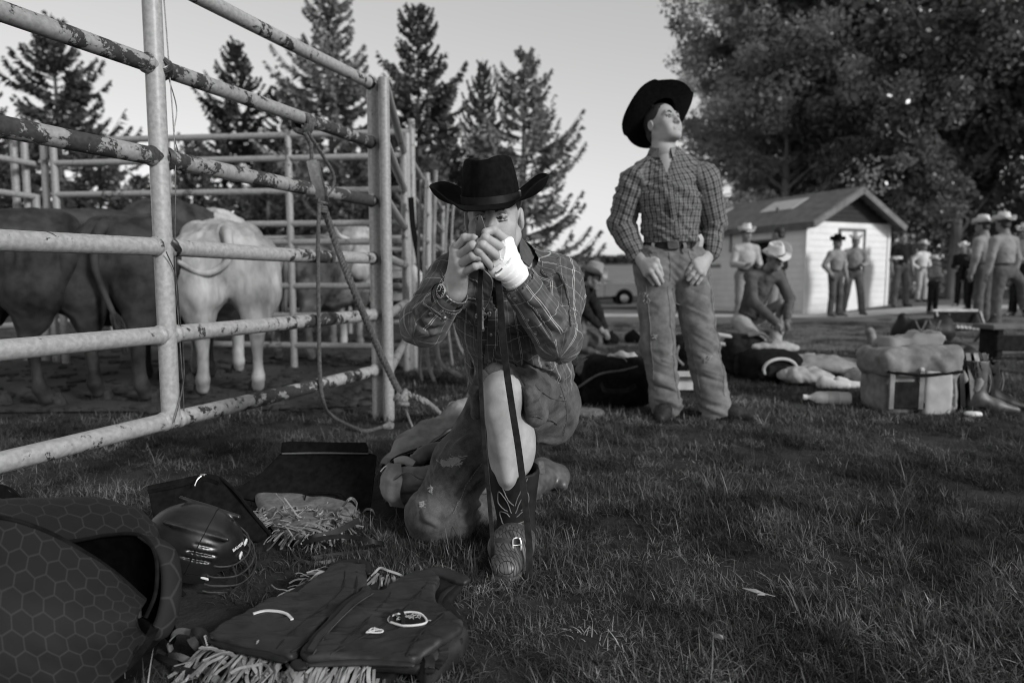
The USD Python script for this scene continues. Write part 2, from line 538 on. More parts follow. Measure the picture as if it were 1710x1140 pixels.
gmat('hide_pale', 0.20, 0.46, 6, 0.8, 0.5, 90, detail=8, stretch=(1, 1, .4), bdist=0.002)
gmat('hide_dark', 0.012, 0.06, 5, 0.75, 0.5, 90, detail=8, spec=0.2, bdist=0.002)
gmat('hide_mid', 0.06, 0.26, 5, 0.75, 0.3, 120, bdist=0.002)
gmat('hoof', 0.02, 0.05, 20, 0.7)
gmat('car_white', 0.82, 0.86, 3, 0.3, coat=0.4)
gmat('car_dark', 0.012, 0.02, 3, 0.4)
gmat('helmet_shell', 0.010, 0.018, 12, 0.34, 0.1, 60, spec=0.35, coat=0.12, rvar=0.1)
gmat('plastic_white', 0.6, 0.66, 30, 0.4)
gmat('embroid', 0.5, 0.62, 300, 0.8, 0.4, 700, bdist=0.001)
gmat('wood', 0.16, 0.3, 6, 0.85, 0.4, 60, stretch=(1, .15, 1), bdist=0.002)
gmat('paper', 0.55, 0.7, 30, 0.8)
gmat('shaded_eye_white', 0.16, 0.2, 30, 0.3, spec=0.5)  # grey, not white: shadow over the eyes is put into this colour
gmat('iris', 0.02, 0.03, 30, 0.2, spec=0.5)
gmat('lip', 0.22, 0.25, 60, 0.5)
gmat('dry_leaf', 0.2, 0.3, 60, 0.8)

# galvanised pipe with chipped paint
def pipe_mat(name, paint, rust, amount, scale=9.0):
    M[name] = usdkit.material(stage, '/World/Looks/' + name, {
        'tc': ('texture_coordinate', {}),
        'n1': ('noise_texture', {'scale': scale * 0.8, 'detail': 12.0, 'roughness': 0.74, 'distortion': 0.25}),
        'n2': ('noise_texture', {'scale': 1.6, 'detail': 2.0}),
        'mx': ('math', {'math_type': 'multiply_add', 'value2': 0.55, 'value3': 0.0}),
        'ad': ('math', {'math_type': 'add'}),
        'r': ('rgb_ramp', {'ramp': [(amount - 0.012, V(0)), (amount + 0.012, V(1))]}),
        'rb': ('rgb_ramp', {'ramp': [(0.35, V(paint * 0.8)), (0.65, V(paint * 1.12))]}),
        'rd': ('rgb_ramp', {'ramp': [(0.3, V(rust * 0.6)), (0.7, V(rust * 1.5))]}),
        'n3': ('noise_texture', {'scale': 60.0, 'detail': 5.0}),
        'c': ('mix', {}), 'bu': ('bump', {'strength': 0.7, 'distance': 0.0025, 'invert': True}),
        'ro': ('map_range', {'to_min': 0.42, 'to_max': 0.85}),
        'p': ('principled_bsdf', {'specular_ior_level': 0.4})},
        [('tc.object', 'n1.vector'), ('tc.object', 'n2.vector'), ('tc.object', 'n3.vector'), ('n2.fac', 'mx.value1'), ('mx.value', 'ad.value1'), ('n1.fac', 'ad.value2'),
         ('ad.value', 'r.fac'), ('n3.fac', 'rb.fac'), ('n3.fac', 'rd.fac'), ('r.color', 'c.fac'), ('rb.color', 'c.color1'), ('rd.color', 'c.color2'),
         ('c.color', 'p.base_color'), ('r.color', 'bu.height'), ('bu.normal', 'p.normal'), ('r.color', 'ro.value'), ('ro.result', 'p.roughness')], surface='p.BSDF')
pipe_mat('pipe_worn', 0.25, 0.022, 0.845, 15.0)
pipe_mat('pipe_bare', 0.22, 0.026, 0.76, 11.0)
pipe_mat('pipe_post', 0.26, 0.05, 0.93)
pipe_mat('pipe_far', 0.21, 0.07, 0.90)

# plaids: woven stripes along the cloth's own coordinates
def plaid(name, base, su, sv, pu, pv, bump=0.4, fuzz=0.25):
    """su, sv: ramps over one repeat across and along; pu, pv: repeat lengths in metres"""
    M[name] = usdkit.material(stage, '/World/Looks/' + name, {
        'at': ('attribute', {'attribute': 'st'}), 'sx': ('separate_xyz', {}),
        'mu': ('math', {'math_type': 'multiply', 'value2': 1 / pu}), 'mv': ('math', {'math_type': 'multiply', 'value2': 1 / pv}),
        'fu': ('math', {'math_type': 'fraction'}), 'fv': ('math', {'math_type': 'fraction'}),
        'ou': ('math', {'math_type': 'add', 'value2': 100.0}), 'ov': ('math', {'math_type': 'add', 'value2': 100.0}),
        'ru': ('rgb_ramp', {'ramp': su}), 'rv': ('rgb_ramp', {'ramp': sv}),
        'ad': ('mix', {'mix_type': 'add', 'fac': 1.0}),
        'tc': ('texture_coordinate', {}), 'n': ('noise_texture', {'scale': 45.0, 'detail': 6.0, 'roughness': 0.7}),
        'nr': ('rgb_ramp', {'ramp': [(0.3, V(1 - fuzz)), (0.7, V(1 + fuzz))]}),
        'w': ('noise_texture', {'scale': 900.0, 'detail': 2.0}),
        'm': ('mix', {'mix_type': 'multiply', 'fac': 1.0}), 'bu': ('bump', {'strength': bump, 'distance': 0.0012}),
        'p': ('principled_bsdf', {'roughness': 0.92, 'specular_ior_level': 0.2, 'sheen_weight': 0.08})},
        [('at.vector', 'sx.vector'), ('sx.x', 'mu.value1'), ('sx.y', 'mv.value1'), ('mu.value', 'ou.value1'), ('mv.value', 'ov.value1'), ('ou.value', 'fu.value1'), ('ov.value', 'fv.value1'),
         ('fu.value', 'ru.fac'), ('fv.value', 'rv.fac'), ('ru.color', 'ad.color1'), ('rv.color', 'ad.color2'), ('tc.object', 'n.vector'), ('n.fac', 'nr.fac'),
         ('ad.color', 'm.color1'), ('nr.color', 'm.color2'), ('m.color', 'p.base_color'), ('tc.object', 'w.vector'), ('w.fac', 'bu.height'), ('bu.normal', 'p.normal')], surface='p.BSDF')

def lines(base, marks, soft=0.006):
    """marks: (position, half width, value)"""
    r = [(0.0, V(base))]
    for p, w, g in sorted(marks):
        r += [(p - w - soft, V(base)), (p - w, V(g)), (p + w, V(g)), (p + w + soft, V(base))]
    return r + [(1.0, V(base))]
plaid('plaid_man', 0.03, lines(0.030, [(0.2, 0.008, 0.30), (0.27, 0.008, 0.30), (0.6, 0.05, 0.046), (0.8, 0.006, 0.14)]), lines(0.024, [(0.3, 0.008, 0.20), (0.75, 0.08, 0.042)]), 0.062, 0.078)
plaid('check_man', 0.1, lines(0.085, [(0.25, 0.14, 0.006), (0.75, 0.05, 0.04)], 0.03), lines(0.045, [(0.3, 0.12, 0.0), (0.75, 0.05, 0.014)], 0.03), 0.028, 0.036)

# denim: worn weave
def denim(name, lo, hi, scale=9.0):
    M[name] = usdkit.material(stage, '/World/Looks/' + name, {
        'tc': ('texture_coordinate', {}), 'n': ('noise_texture', {'scale': scale, 'detail': 9.0, 'roughness': 0.72}),
        'n2': ('noise_texture', {'scale': 500.0, 'detail': 2.0}), 'r': ('rgb_ramp', {'ramp': [(0.34, V(lo)), (0.68, V(hi))]}),
        'r2': ('rgb_ramp', {'ramp': [(0.3, V(0.72)), (0.7, V(1.25))]}), 'm': ('mix', {'mix_type': 'multiply', 'fac': 1.0}),
        'bu': ('bump', {'strength': 0.35, 'distance': 0.001}), 'p': ('principled_bsdf', {'roughness': 0.92, 'specular_ior_level': 0.2, 'sheen_weight': 0.05})},
        [('tc.object', 'n.vector'), ('tc.object', 'n2.vector'), ('n.fac', 'r.fac'), ('n2.fac', 'r2.fac'), ('r.color', 'm.color1'), ('r2.color', 'm.color2'),
         ('m.color', 'p.base_color'), ('n2.fac', 'bu.height'), ('bu.normal', 'p.normal')], surface='p.BSDF')
denim('jeans_dark', 0.022, 0.095, 11.0)
denim('jeans_light', 0.065, 0.165, 9.0)

# hexagon print on the open bag: rounded hexagon lines from the cloth's own coordinates
def hexes(name, base, line, size):
    n = {'at': ('attribute', {'attribute': 'st'}), 'mp': ('mapping', {'scale': (1 / size, 1 / size / math.sqrt(3), 1)})}
    l = [('at.vector', 'mp.vector')]
    for k, off in enumerate((0.0, 0.5)):
        n[f'o{k}'] = ('vector_math', {'math_type': 'add', 'vector2': (100 + off, 100 + off, 0)})
        n[f'f{k}'] = ('vector_math', {'math_type': 'fraction'})
        n[f's{k}'] = ('vector_math', {'math_type': 'subtract', 'vector2': (0.5, 0.5, 0)})
        n[f'a{k}'] = ('vector_math', {'math_type': 'absolute'})
        n[f'x{k}'] = ('separate_xyz', {})
        n[f'p{k}'] = ('math', {'math_type': 'multiply', 'value2': 1.5})
        n[f'q{k}'] = ('math', {'math_type': 'multiply_add', 'value2': 0.5})
        n[f'h{k}'] = ('math', {'math_type': 'maximum'})
        l += [('mp.vector', f'o{k}.vector1'), (f'o{k}.vector', f'f{k}.vector1'), (f'f{k}.vector', f's{k}.vector1'), (f's{k}.vector', f'a{k}.vector1'), (f'a{k}.vector', f'x{k}.vector'),
              (f'x{k}.y', f'p{k}.value1'), (f'x{k}.x', f'q{k}.value1'), (f'p{k}.value', f'q{k}.value3'), (f'x{k}.x', f'h{k}.value1'), (f'q{k}.value', f'h{k}.value2')]
    n['mn'] = ('math', {'math_type': 'minimum'})
    n['rp'] = ('rgb_ramp', {'ramp': [(0.0, V(base)), (0.455, V(base)), (0.475, V(line)), (0.5, V(line))]})
    n['w'] = ('noise_texture', {'scale': 700.0, 'detail': 2.0}); n['tc'] = ('texture_coordinate', {})
    n['bu'] = ('bump', {'strength': 0.3, 'distance': 0.001})
    n['p'] = ('principled_bsdf', {'roughness': 0.8, 'specular_ior_level': 0.25})
    l += [('h0.value', 'mn.value1'), ('h1.value', 'mn.value2'), ('mn.value', 'rp.fac'), ('rp.color', 'p.base_color'), ('tc.object', 'w.vector'), ('w.fac', 'bu.height'), ('bu.normal', 'p.normal')]
    M[name] = usdkit.material(stage, '/World/Looks/' + name, n, l, surface='p.BSDF')
hexes('hex_cloth', 0.007, 0.02, 0.052)

# scaly boot leather
M['scale_leather'] = usdkit.material(stage, '/World/Looks/scale_leather', {
    'at': ('attribute', {'attribute': 'st'}), 'b': ('brick_texture', {'scale': 1.0, 'brick_width': 0.011, 'row_height': 0.016, 'mortar_size': 0.0014, 'mortar_smooth': 0.8, 'color1': V(0.05), 'color2': V(0.095), 'mortar': V(0.015)}),
    'bu': ('bump', {'strength': 0.9, 'distance': 0.003, 'invert': True}), 'p': ('principled_bsdf', {'roughness': 0.42, 'specular_ior_level': 0.45})},
    [('at.vector', 'b.vector'), ('b.color', 'p.base_color'), ('b.fac', 'bu.height'), ('bu.normal', 'p.normal')], surface='p.BSDF')

# leaves and grass blades let light through
def leafy(name, lo, hi, trans, rough=0.5, spec=0.4):
    M[name] = usdkit.material(stage, '/World/Looks/' + name, {
        'g': ('geometry', {}), 'o': ('object_info', {}), 'ad': ('math', {'math_type': 'add'}), 'fr': ('math', {'math_type': 'fraction'}),
        'r': ('rgb_ramp', {'ramp': [(0.0, V(lo)), (0.6, V(lo * 0.65 + hi * 0.35)), (0.9, V(hi)), (0.94, V(hi)), (1.0, V(hi * 1.9))]}),
        'p': ('principled_bsdf', {'roughness': rough, 'specular_ior_level': spec}), 't': ('translucent_bsdf', {}), 'm': ('mix_closure', {'fac': trans})},
        [('g.random_per_island', 'ad.value1'), ('o.random', 'ad.value2'), ('ad.value', 'fr.value1'), ('fr.value', 'r.fac'), ('r.color', 'p.base_color'), ('r.color', 't.color'), ('p.BSDF', 'm.closure1'), ('t.BSDF', 'm.closure2')], surface='m.closure')
leafy('grass_blade', 0.017, 0.115, 0.3, 0.6, 0.2)
leafy('grass_dark', 0.011, 0.055, 0.3, 0.65, 0.15)  # darker blades for tufts picked by noise
leafy('grass_pale', 0.035, 0.21, 0.3, 0.6, 0.2)
leafy('needles', 0.045, 0.12, 0.25, 0.6, 0.3)
leafy('poplar_leaf', 0.09, 0.32, 0.4, 0.3, 0.6)
M['bottle_plastic'] = usdkit.material(stage, '/World/Looks/bottle_plastic', {
    'f': ('fresnel', {'IOR': 1.45}), 'a': ('transparent_bsdf', {'color': V(0.8)}), 'd': ('principled_bsdf', {'base_color': V(0.6), 'roughness': 0.25}), 'm': ('mix_closure', {'fac': 0.5})},
    [('a.BSDF', 'm.closure1'), ('d.BSDF', 'm.closure2')], surface='m.closure')
M['pane'] = usdkit.material(stage, '/World/Looks/pane', {
    'f': ('fresnel', {'IOR': 1.5}), 'a': ('transparent_bsdf', {'color': V(0.85)}), 'd': ('glossy_bsdf', {'color': V(0.9), 'roughness': 0.03}), 'm': ('mix_closure', {})},
    [('f.fac', 'm.fac'), ('a.BSDF', 'm.closure1'), ('d.BSDF', 'm.closure2')], surface='m.closure')
# ---------------------------------------------------------------- ground and distance
def sstep(a, b, x):
    t = np.clip((np.asarray(x, float) - a) / (b - a), 0, 1)
    return t * t * (3 - 2 * t)

def ground_z(x, y):
    x, y = np.asarray(x, float), np.asarray(y, float)
    z = -0.55 * sstep(15, 38, y) * sstep(14, 4, x)
    z = z + 0.22 * sstep(7.2, 10.5, x) * sstep(10, 17, y)
    r = np.hypot(x, y)
    z = z + 7.5 * sstep(60, 330, r) + 1.5 * sstep(100, 300, r) * (meshkit.noise(np.stack([x / 90, y / 90, 0 * x], -1), 3) - 0.5)
    near = sstep(30, 12, r)
    z = z + near * 0.02 * (meshkit.noise(np.stack([x * 1.3, y * 1.3, 0 * x], -1), 5) - 0.5)
    return z

def polar_grid(radii, na, fn, drop=0.0):
    a = np.linspace(0, 2 * np.pi, na, endpoint=False)
    R, T = np.meshgrid(radii, a, indexing='ij')
    x, y = R * np.sin(T), R * np.cos(T)
    v = np.stack([x, y, fn(x, y) - drop], -1)
    idx = np.arange(len(radii) * na).reshape(len(radii), na)
    a0, b0 = idx[:-1], idx[1:]
    a1, b1 = np.roll(a0, -1, 1), np.roll(b0, -1, 1)
    f = np.vstack([np.stack([a0, a1, b1], -1).reshape(-1, 3), np.stack([a0, b1, b0], -1).reshape(-1, 3)])
    return v.reshape(-1, 3), f[:, ::-1]

setting('ground', polar_grid(np.concatenate([[0.01], np.linspace(0.4, 12, 70), np.geomspace(12.5, 700, 60)]), 220, ground_z), 'soil', smooth=True)

def patch(x0, x1, y0, y1, nx, ny, lift, ragged=0.0, seed=1):
    u, v = np.meshgrid(np.linspace(0, 1, nx), np.linspace(0, 1, ny), indexing='ij')
    x, y = x0 + (x1 - x0) * u, y0 + (y1 - y0) * v
    if ragged:
        e = ragged * (meshkit.fbm(np.stack([x * 0.9, y * 0.3, 0 * x], -1), 3, seed) - 0.5) * 2
        y = y + e * np.where((v == 0) | (v == 1), 1, 0)
    p = np.stack([x, y, ground_z(x, y) + lift], -1).reshape(-1, 3)
    idx = np.arange(nx * ny).reshape(nx, ny)
    a, b, c, d = idx[:-1, :-1], idx[1:, :-1], idx[1:, 1:], idx[:-1, 1:]
    return p, np.vstack([np.stack([a, b, c], -1).reshape(-1, 3), np.stack([a, c, d], -1).reshape(-1, 3)])

# trampled dirt of the stock pen, left of the panels
def pen_edge(y):
    return np.where(y < 4.16, -0.814 - 0.34 * (4.16 - y), -0.814 - 0.048 * (y - 4.16))
def pen_dirt():
    u, v = np.meshgrid(np.linspace(0, 1, 40), np.linspace(0, 1, 60), indexing='ij')
    y = 4.35 + 8.6 * v
    x1 = pen_edge(y) - 0.25 + 0.25 * (meshkit.noise(np.stack([y * 1.7, 0 * y, 0 * y], -1), 8) - 0.5)
    x = x1 - (1 - u) * 11
    y = y + 0.3 * (meshkit.noise(np.stack([x * 1.2, 0 * y, 0 * y], -1), 9) - 0.5)
    lift = 0.012 + 0.05 * (meshkit.fbm(np.stack([x * 2.2, y * 2.2, 0 * x], -1), 3, 4) - 0.5) * sstep(0, 0.06, v) * sstep(1, 0.94, u)
    idx = np.arange(40 * 60).reshape(40, 60)
    a, b, c, d = idx[:-1, :-1], idx[1:, :-1], idx[1:, 1:], idx[:-1, 1:]
    return np.stack([x, y, ground_z(x, y) + lift], -1).reshape(-1, 3), np.vstack([np.stack([a, b, c], -1).reshape(-1, 3), np.stack([a, c, d], -1).reshape(-1, 3)])
setting('dirt', pen_dirt(), 'dirt', smooth=True)
setting('lawn', patch(-0.6, 30, 8.2, 15.2, 80, 26, 0.008, 0.9), 'field_lawn', smooth=True)
setting('path', patch(-1.5, 30, 15.0, 16.3, 60, 4, 0.012, 0.12), 'gravel', smooth=True)
setting('lawn', patch(-1.5, 30, 16.4, 21.0, 60, 14, 0.007), 'field_lawn', smooth=True)
setting('lane', patch(-3, 14, 30.0, 37, 30, 8, 0.012, 0.2), 'gravel', smooth=True)
setting('field', patch(-160, 160, 45, 230, 60, 40, 0.05), 'field', smooth=True)

# ---------------------------------------------------------------- grass: tufts of blades on the lawn
rng = np.random.default_rng(7)
def tuft(n, hgt, spread, seed, lie=0.5, wide=0.0032):
    r = np.random.default_rng(seed)
    vs, fs, k = [], [], 0
    for i in range(n):
        a = r.uniform(0, 2 * np.pi); p = A(r.normal(0, spread), r.normal(0, spread), -0.004)
        L = hgt * r.uniform(0.5, 1.25); lean = abs(r.normal(0, lie)) + 0.12
        d = A(math.cos(a), math.sin(a), 0); s = A(-d[1], d[0], 0)
        w = wide * r.uniform(0.6, 1.25)
        bend = r.uniform(0.1, 1.5)
        pts, th = [p], lean * 0.5
        for j in range(3):
            th = min(th + bend * 0.5, 1.75)
            pts.append(pts[-1] + L / 3 * (d * math.sin(th) + A(0, 0, 1) * math.cos(th)))
        tw = r.uniform(-0.6, 0.6)
        for j, ww in enumerate((1, 0.9, 0.65)):
            ss = s * math.cos(tw * j) + A(0, 0, 1) * math.sin(tw * j) * 0.5
            vs += [pts[j] - ss * w * ww / 2, pts[j] + ss * w * ww / 2]
        vs.append(pts[3])
        fs += [(k, k + 1, k + 3), (k, k + 3, k + 2), (k + 2, k + 3, k + 5), (k + 2, k + 5, k + 4), (k + 4, k + 5, k + 6)]
        k += 7
    return np.array(vs), np.array(fs)


def grass_points(d0, d1, per_m2, seed, halfw=1.15):
    r = np.random.default_rng(seed)
    n = int(per_m2 * halfw * (d1 * d1 - d0 * d0))
    y = np.sqrt(r.uniform(d0 * d0, d1 * d1, n)); x = r.uniform(-1, 1, n) * halfw * y
    return x, y

def clear(x, y):
    ok = np.ones(len(x), bool)
    for (px, py, rx, ry, t) in KEEP_OUT:
        dx, dy = x - px, y - py
        c, s = math.cos(t), math.sin(t)
        ok &= ((dx * c + dy * s) / rx) ** 2 + ((-dx * s + dy * c) / ry) ** 2 > 1
    return ok

def plant_grass():
    p = '/World/grass'
    pi = UsdGeom.PointInstancer.Define(stage, p)
    data(pi.GetPrim(), 'short dark lawn grass, tufted and trampled, over the whole foreground', 'grass', kind='stuff')
    protos = []
    specs = [(26, 0.050, 0.018, 1, 0.8), (24, 0.058, 0.020, 2, 0.9), (24, 0.036, 0.022, 3, 1.1), (24, 0.055, 0.026, 4, 1.5), (30, 0.05, 0.022, 5, 0.7), (14, 0.085, 0.016, 6, 0.8), (50, 0.055, 0.045, 7, 0.8), (50, 0.048, 0.05, 8, 1.1)]
    UsdGeom.Scope.Define(stage, p + '/tufts')
    for i, s in enumerate(specs):
        q = child_path(p + '/tufts', 'tuft')
        m = tuft(*s, wide=0.0026 if i < 6 else 0.0048)
        usdkit.mesh(stage, q, m, M['grass_blade'], smooth=False)
        protos.append(q)
        for mat in ('grass_dark', 'grass_pale'):
            q = child_path(p + '/tufts', 'tuft'); usdkit.mesh(stage, q, m, M[mat], smooth=False); protos.append(q)
    pi.CreatePrototypesRel().SetTargets(protos)
    pos, rot, scl, ids = [], [], [], []
    for d0, d1, dens, far in ((0.95, 1.7, 2600, 0), (1.7, 2.6, 1900, 0), (2.6, 4.0, 1100, 0), (4.0, 7.0, 420, 1), (7.0, 13.0, 120, 1)):
        x, y = grass_points(d0, d1, dens, int(d0 * 100))
        r = np.random.default_rng(int(d0 * 1000) + 1)
        clump = meshkit.fbm(np.stack([x * 3.1, y * 3.1, 0 * x], -1), 3, 11)
        big = meshkit.noise(np.stack([x * 0.8, y * 0.8, 0 * x], -1), 21)
        ok = clear(x, y) & (r.uniform(0, 1, len(x)) < np.clip(0.25 + 1.7 * (clump - 0.28), 0.12, 1))
        inpen = (x < pen_edge(y) - 0.1)
        ok &= ~(inpen & (y > 4.4) & (r.uniform(0, 1, len(x)) > 0.06))
        ok &= ~(inpen & (y > 3.6) & (y <= 4.4) & (r.uniform(0, 1, len(x)) > (4.5 - y) / 0.9))
        x, y, clump, big = x[ok], y[ok], clump[ok], big[ok]
        n = len(x)
        s = (0.55 + 0.75 * clump + 0.35 * (big - 0.5)) * r.uniform(0.75, 1.25, n)
        s[(x < pen_edge(y)) & (y > 4.2)] *= 0.6
        k = r.integers(0, 6, n) if not far else r.integers(6, 8, n)
        k = np.where((k == 5) & (r.uniform(0, 1, n) > 0.35), 0, k)
        if not far:      # trampled spots: mostly lying blades
            k = np.where((clump < 0.42) & (r.uniform(0, 1, n) < 0.7), 3, k)
        tone = meshkit.fbm(np.stack([x * 4.3, y * 4.3, 0 * x + 2], -1), 3, 31) + 0.5 * (meshkit.noise(np.stack([x * 1.1, y * 1.1, 0 * x], -1), 33) - 0.5)
        u = r.uniform(0, 1, n)
        k = k * 3 + np.where(u < np.clip((0.52 - tone) * 4 + 0.25, 0, 0.9), 1, np.where(u > 1 - np.clip((tone - 0.45) * 2.2, 0.02, 0.5), 2, 0))
        pos.append(np.stack([x, y, ground_z(x, y)], -1)); rot.append(r.uniform(0, 2 * np.pi, n)); scl.append(s); ids.append(k)
    pos, rot, scl, ids = map(np.concatenate, (pos, rot, scl, ids))
    pi.CreatePositionsAttr(Vt.Vec3fArray.FromNumpy(pos.astype(np.float32)))
    q = np.zeros((len(rot), 4)); q[:, 2] = np.sin(rot / 2); q[:, 3] = np.cos(rot / 2)
    pi.CreateOrientationsAttr(Vt.QuathArray([Gf.Quath(float(w), 0, 0, float(z)) for z, w in zip(q[:, 2], q[:, 3])]))
    pi.CreateScalesAttr(Vt.Vec3fArray.FromNumpy(np.repeat(scl[:, None], 3, 1).astype(np.float32)))
    pi.CreateProtoIndicesAttr(Vt.IntArray.FromNumpy(ids.astype(np.int32)))

# ---------------------------------------------------------------- trees
def spruce(seed, H=11.0, R=2.6, droop=0.55, full=1.0):
    r = np.random.default_rng(seed)
    trunk = tube([A(0, 0, -0.3), A(0.02, 0.03, H * 0.5), A(0, 0, H)], [0.19, 0.11, 0.015], 9)
    vs, limbs = [], []
    z = 0.5
    while z < H - 0.15:
        t = z / H
        Lmax = R * (1 - t) ** 0.82 * (0.9 + 0.2 * math.sin(z * 2.1 + seed)) + 0.12
        nb = int(r.integers(5, 8))
        a0 = r.uniform(0, 6.28)
        for b in range(nb):
            if r.uniform() > 0.93 * full:
                continue
            a = a0 + b * 2 * np.pi / nb + r.normal(0, 0.25)
            L = Lmax * r.uniform(0.55, 1.18)
            up = 0.55 - 1.05 * (1 - t) * droop + r.normal(0, 0.1)
            d = A(math.cos(a), math.sin(a), 0)
            n = 9
            s = np.linspace(0, 1, n)
            ax = A(0, 0, z) + d * (L * s)[:, None] + A(0, 0, 1) * (L * (up * s - droop * 0.9 * s ** 1.6 * (1 - t * 0.7) + 0.42 * s ** 4))[:, None]
            limbs.append(tube(ax[::2], np.linspace(0.03, 0.006, len(ax[::2])) * (0.4 + L / R), 4, caps=False))
            m = int(48 * L / 1.2 + 18)
            u = r.uniform(0.12, 1, m) ** 0.75
            base = np.stack([np.interp(u, s, ax[:, k]) for k in range(3)], -1)
            side = r.choice([-1, 1], m)
            tl = (0.13 + 0.26 * (1 - u) ** 0.5 * min(L, 2) / 1.6) * r.uniform(0.6, 1.3, m)
            perp = np.cross(d, A(0, 0, 1))
            out = d * 0.75 + perp * (side * r.uniform(0.2, 1.0, m))[:, None] + A(0, 0, 1) * (r.normal(-0.28, 0.28, m))[:, None]
            out /= np.linalg.norm(out, axis=1, keepdims=True)
            w = r.uniform(0.035, 0.075, m)
            wd = np.cross(out, r.normal(0, 1, (m, 3))); wd /= np.linalg.norm(wd, axis=1, keepdims=True)
            tip = base + out * tl[:, None]
            mid = base + out * (tl * 0.4)[:, None]
            vs.append(np.stack([base, mid + wd * w[:, None], tip, mid - wd * w[:, None]], 1))
        z += (0.20 + 0.14 * (1 - t)) * r.uniform(0.7, 1.3)
    v = np.concatenate(vs)
    n = len(v)
    idx = np.arange(n * 4).reshape(n, 4)
    return trunk, cat(*limbs), (v.reshape(-1, 3), np.vstack([idx[:, [0, 1, 2]], idx[:, [0, 2, 3]]]))

def make_spruce(seed, label, loc, rz, scale, **kw):
    t = thing('spruce_tree', label, 'tree')
    ORIGIN[t] = None
    trunk, limbs, need = spruce(seed, **kw)
    part(t, 'trunk', trunk, 'bark'); part(t, 'limbs', limbs, 'bark', smooth=False); part(t, 'crown', need, 'needles', smooth=False)
    x = UsdGeom.Xformable(stage.GetPrimAtPath(t))
    x.GetOrderedXformOps()[0].Set(Gf.Vec3d(*map(float, loc)))
    x.AddRotateZOp().Set(math.degrees(rz)); x.AddScaleOp().Set(Gf.Vec3f(*([scale] * 3 if np.ndim(scale) == 0 else scale)))
    return t

def tree_at(px, top, d):
    """foot of a tree whose top shows at (px, top)"""
    p = P(px, top, d)
    g = float(ground_z(p[0], d))
    return (p[0], d, g), p[2] - g

L, H = tree_at(85, 22, 27); s1 = make_spruce(3, 'broad spruce at the far left, behind the pen corner posts', L, 0.3, H / 11.0, R=4.3)
L, H = tree_at(548, -22, 24); s2 = make_spruce(5, 'tallest spruce, its top cut by the upper picture edge', L, 1.3, H / 11.0, R=4.1, full=0.99)
L, H = tree_at(876, 88, 21); s3 = make_spruce(9, 'spruce with long low boughs reaching right, behind the kneeling man\'s hat', L, 2.2, (H / 9.3,) * 3, H=9.3, R=4.0, droop=0.35, full=0.85)
for k, (px, top, d, src, rz, wx, lab) in enumerate((
        (392, 66, 27, s1, 2.6, 0.85, 'spruce showing between the pen post and the tallest spruce'),
        (697, 8, 22.5, s2, 3.9, 0.95, 'tall spruce standing above the right end of the near panel'),
        (806, 98, 24, s1, 5.0, 0.6, 'thin small-topped spruce left of the hat crown'),
        (-30, 125, 22, s2, 0.4, 0.9, 'spruce cut off by the left picture edge'),
        (470, 150, 30, s2, 5.4, 1.1, 'lower spruce filling in left of the tallest spruce'),
        (235, 290, 30, s1, 1.7, 1.4, 'low spruce far behind the pen, seen left of the tall post'),
        (640, 175, 27, s1, 0.9, 1.1, 'lower spruce between the two tallest spruces'),
        (745, 190, 29, s2, 2.9, 1.2, 'lower spruce behind the alley panels'),
        (160, 215, 24, s3, 0.7, 1.0, 'bushy spruce behind the corner posts, right of the broad one'),
        (320, 235, 22, s3, 4.1, 1.0, 'bushy low spruce behind the long crossing panel'),
        (445, 262, 20, s3, 1.9, 1.0, 'bushy low spruce behind the bull rope'),
        (20, 250, 20, s3, 3.0, 1.0, 'bushy low spruce at the left edge behind the pipe gate'),
        (585, 240, 20.5, s3, 5.6, 1.0, 'bushy low spruce behind the paired posts'),
        (715, 262, 19.5, s3, 2.6, 0.9, 'bushy low spruce behind the hanging strap'))):
    L, H = tree_at(px, top, d)
    h = H / (9.3 if src == s3 else 11.0)
    refer('spruce_tree', src, lab, 'tree', L, rz, (wx * max(h, 0.62), wx * max(h, 0.62), h))

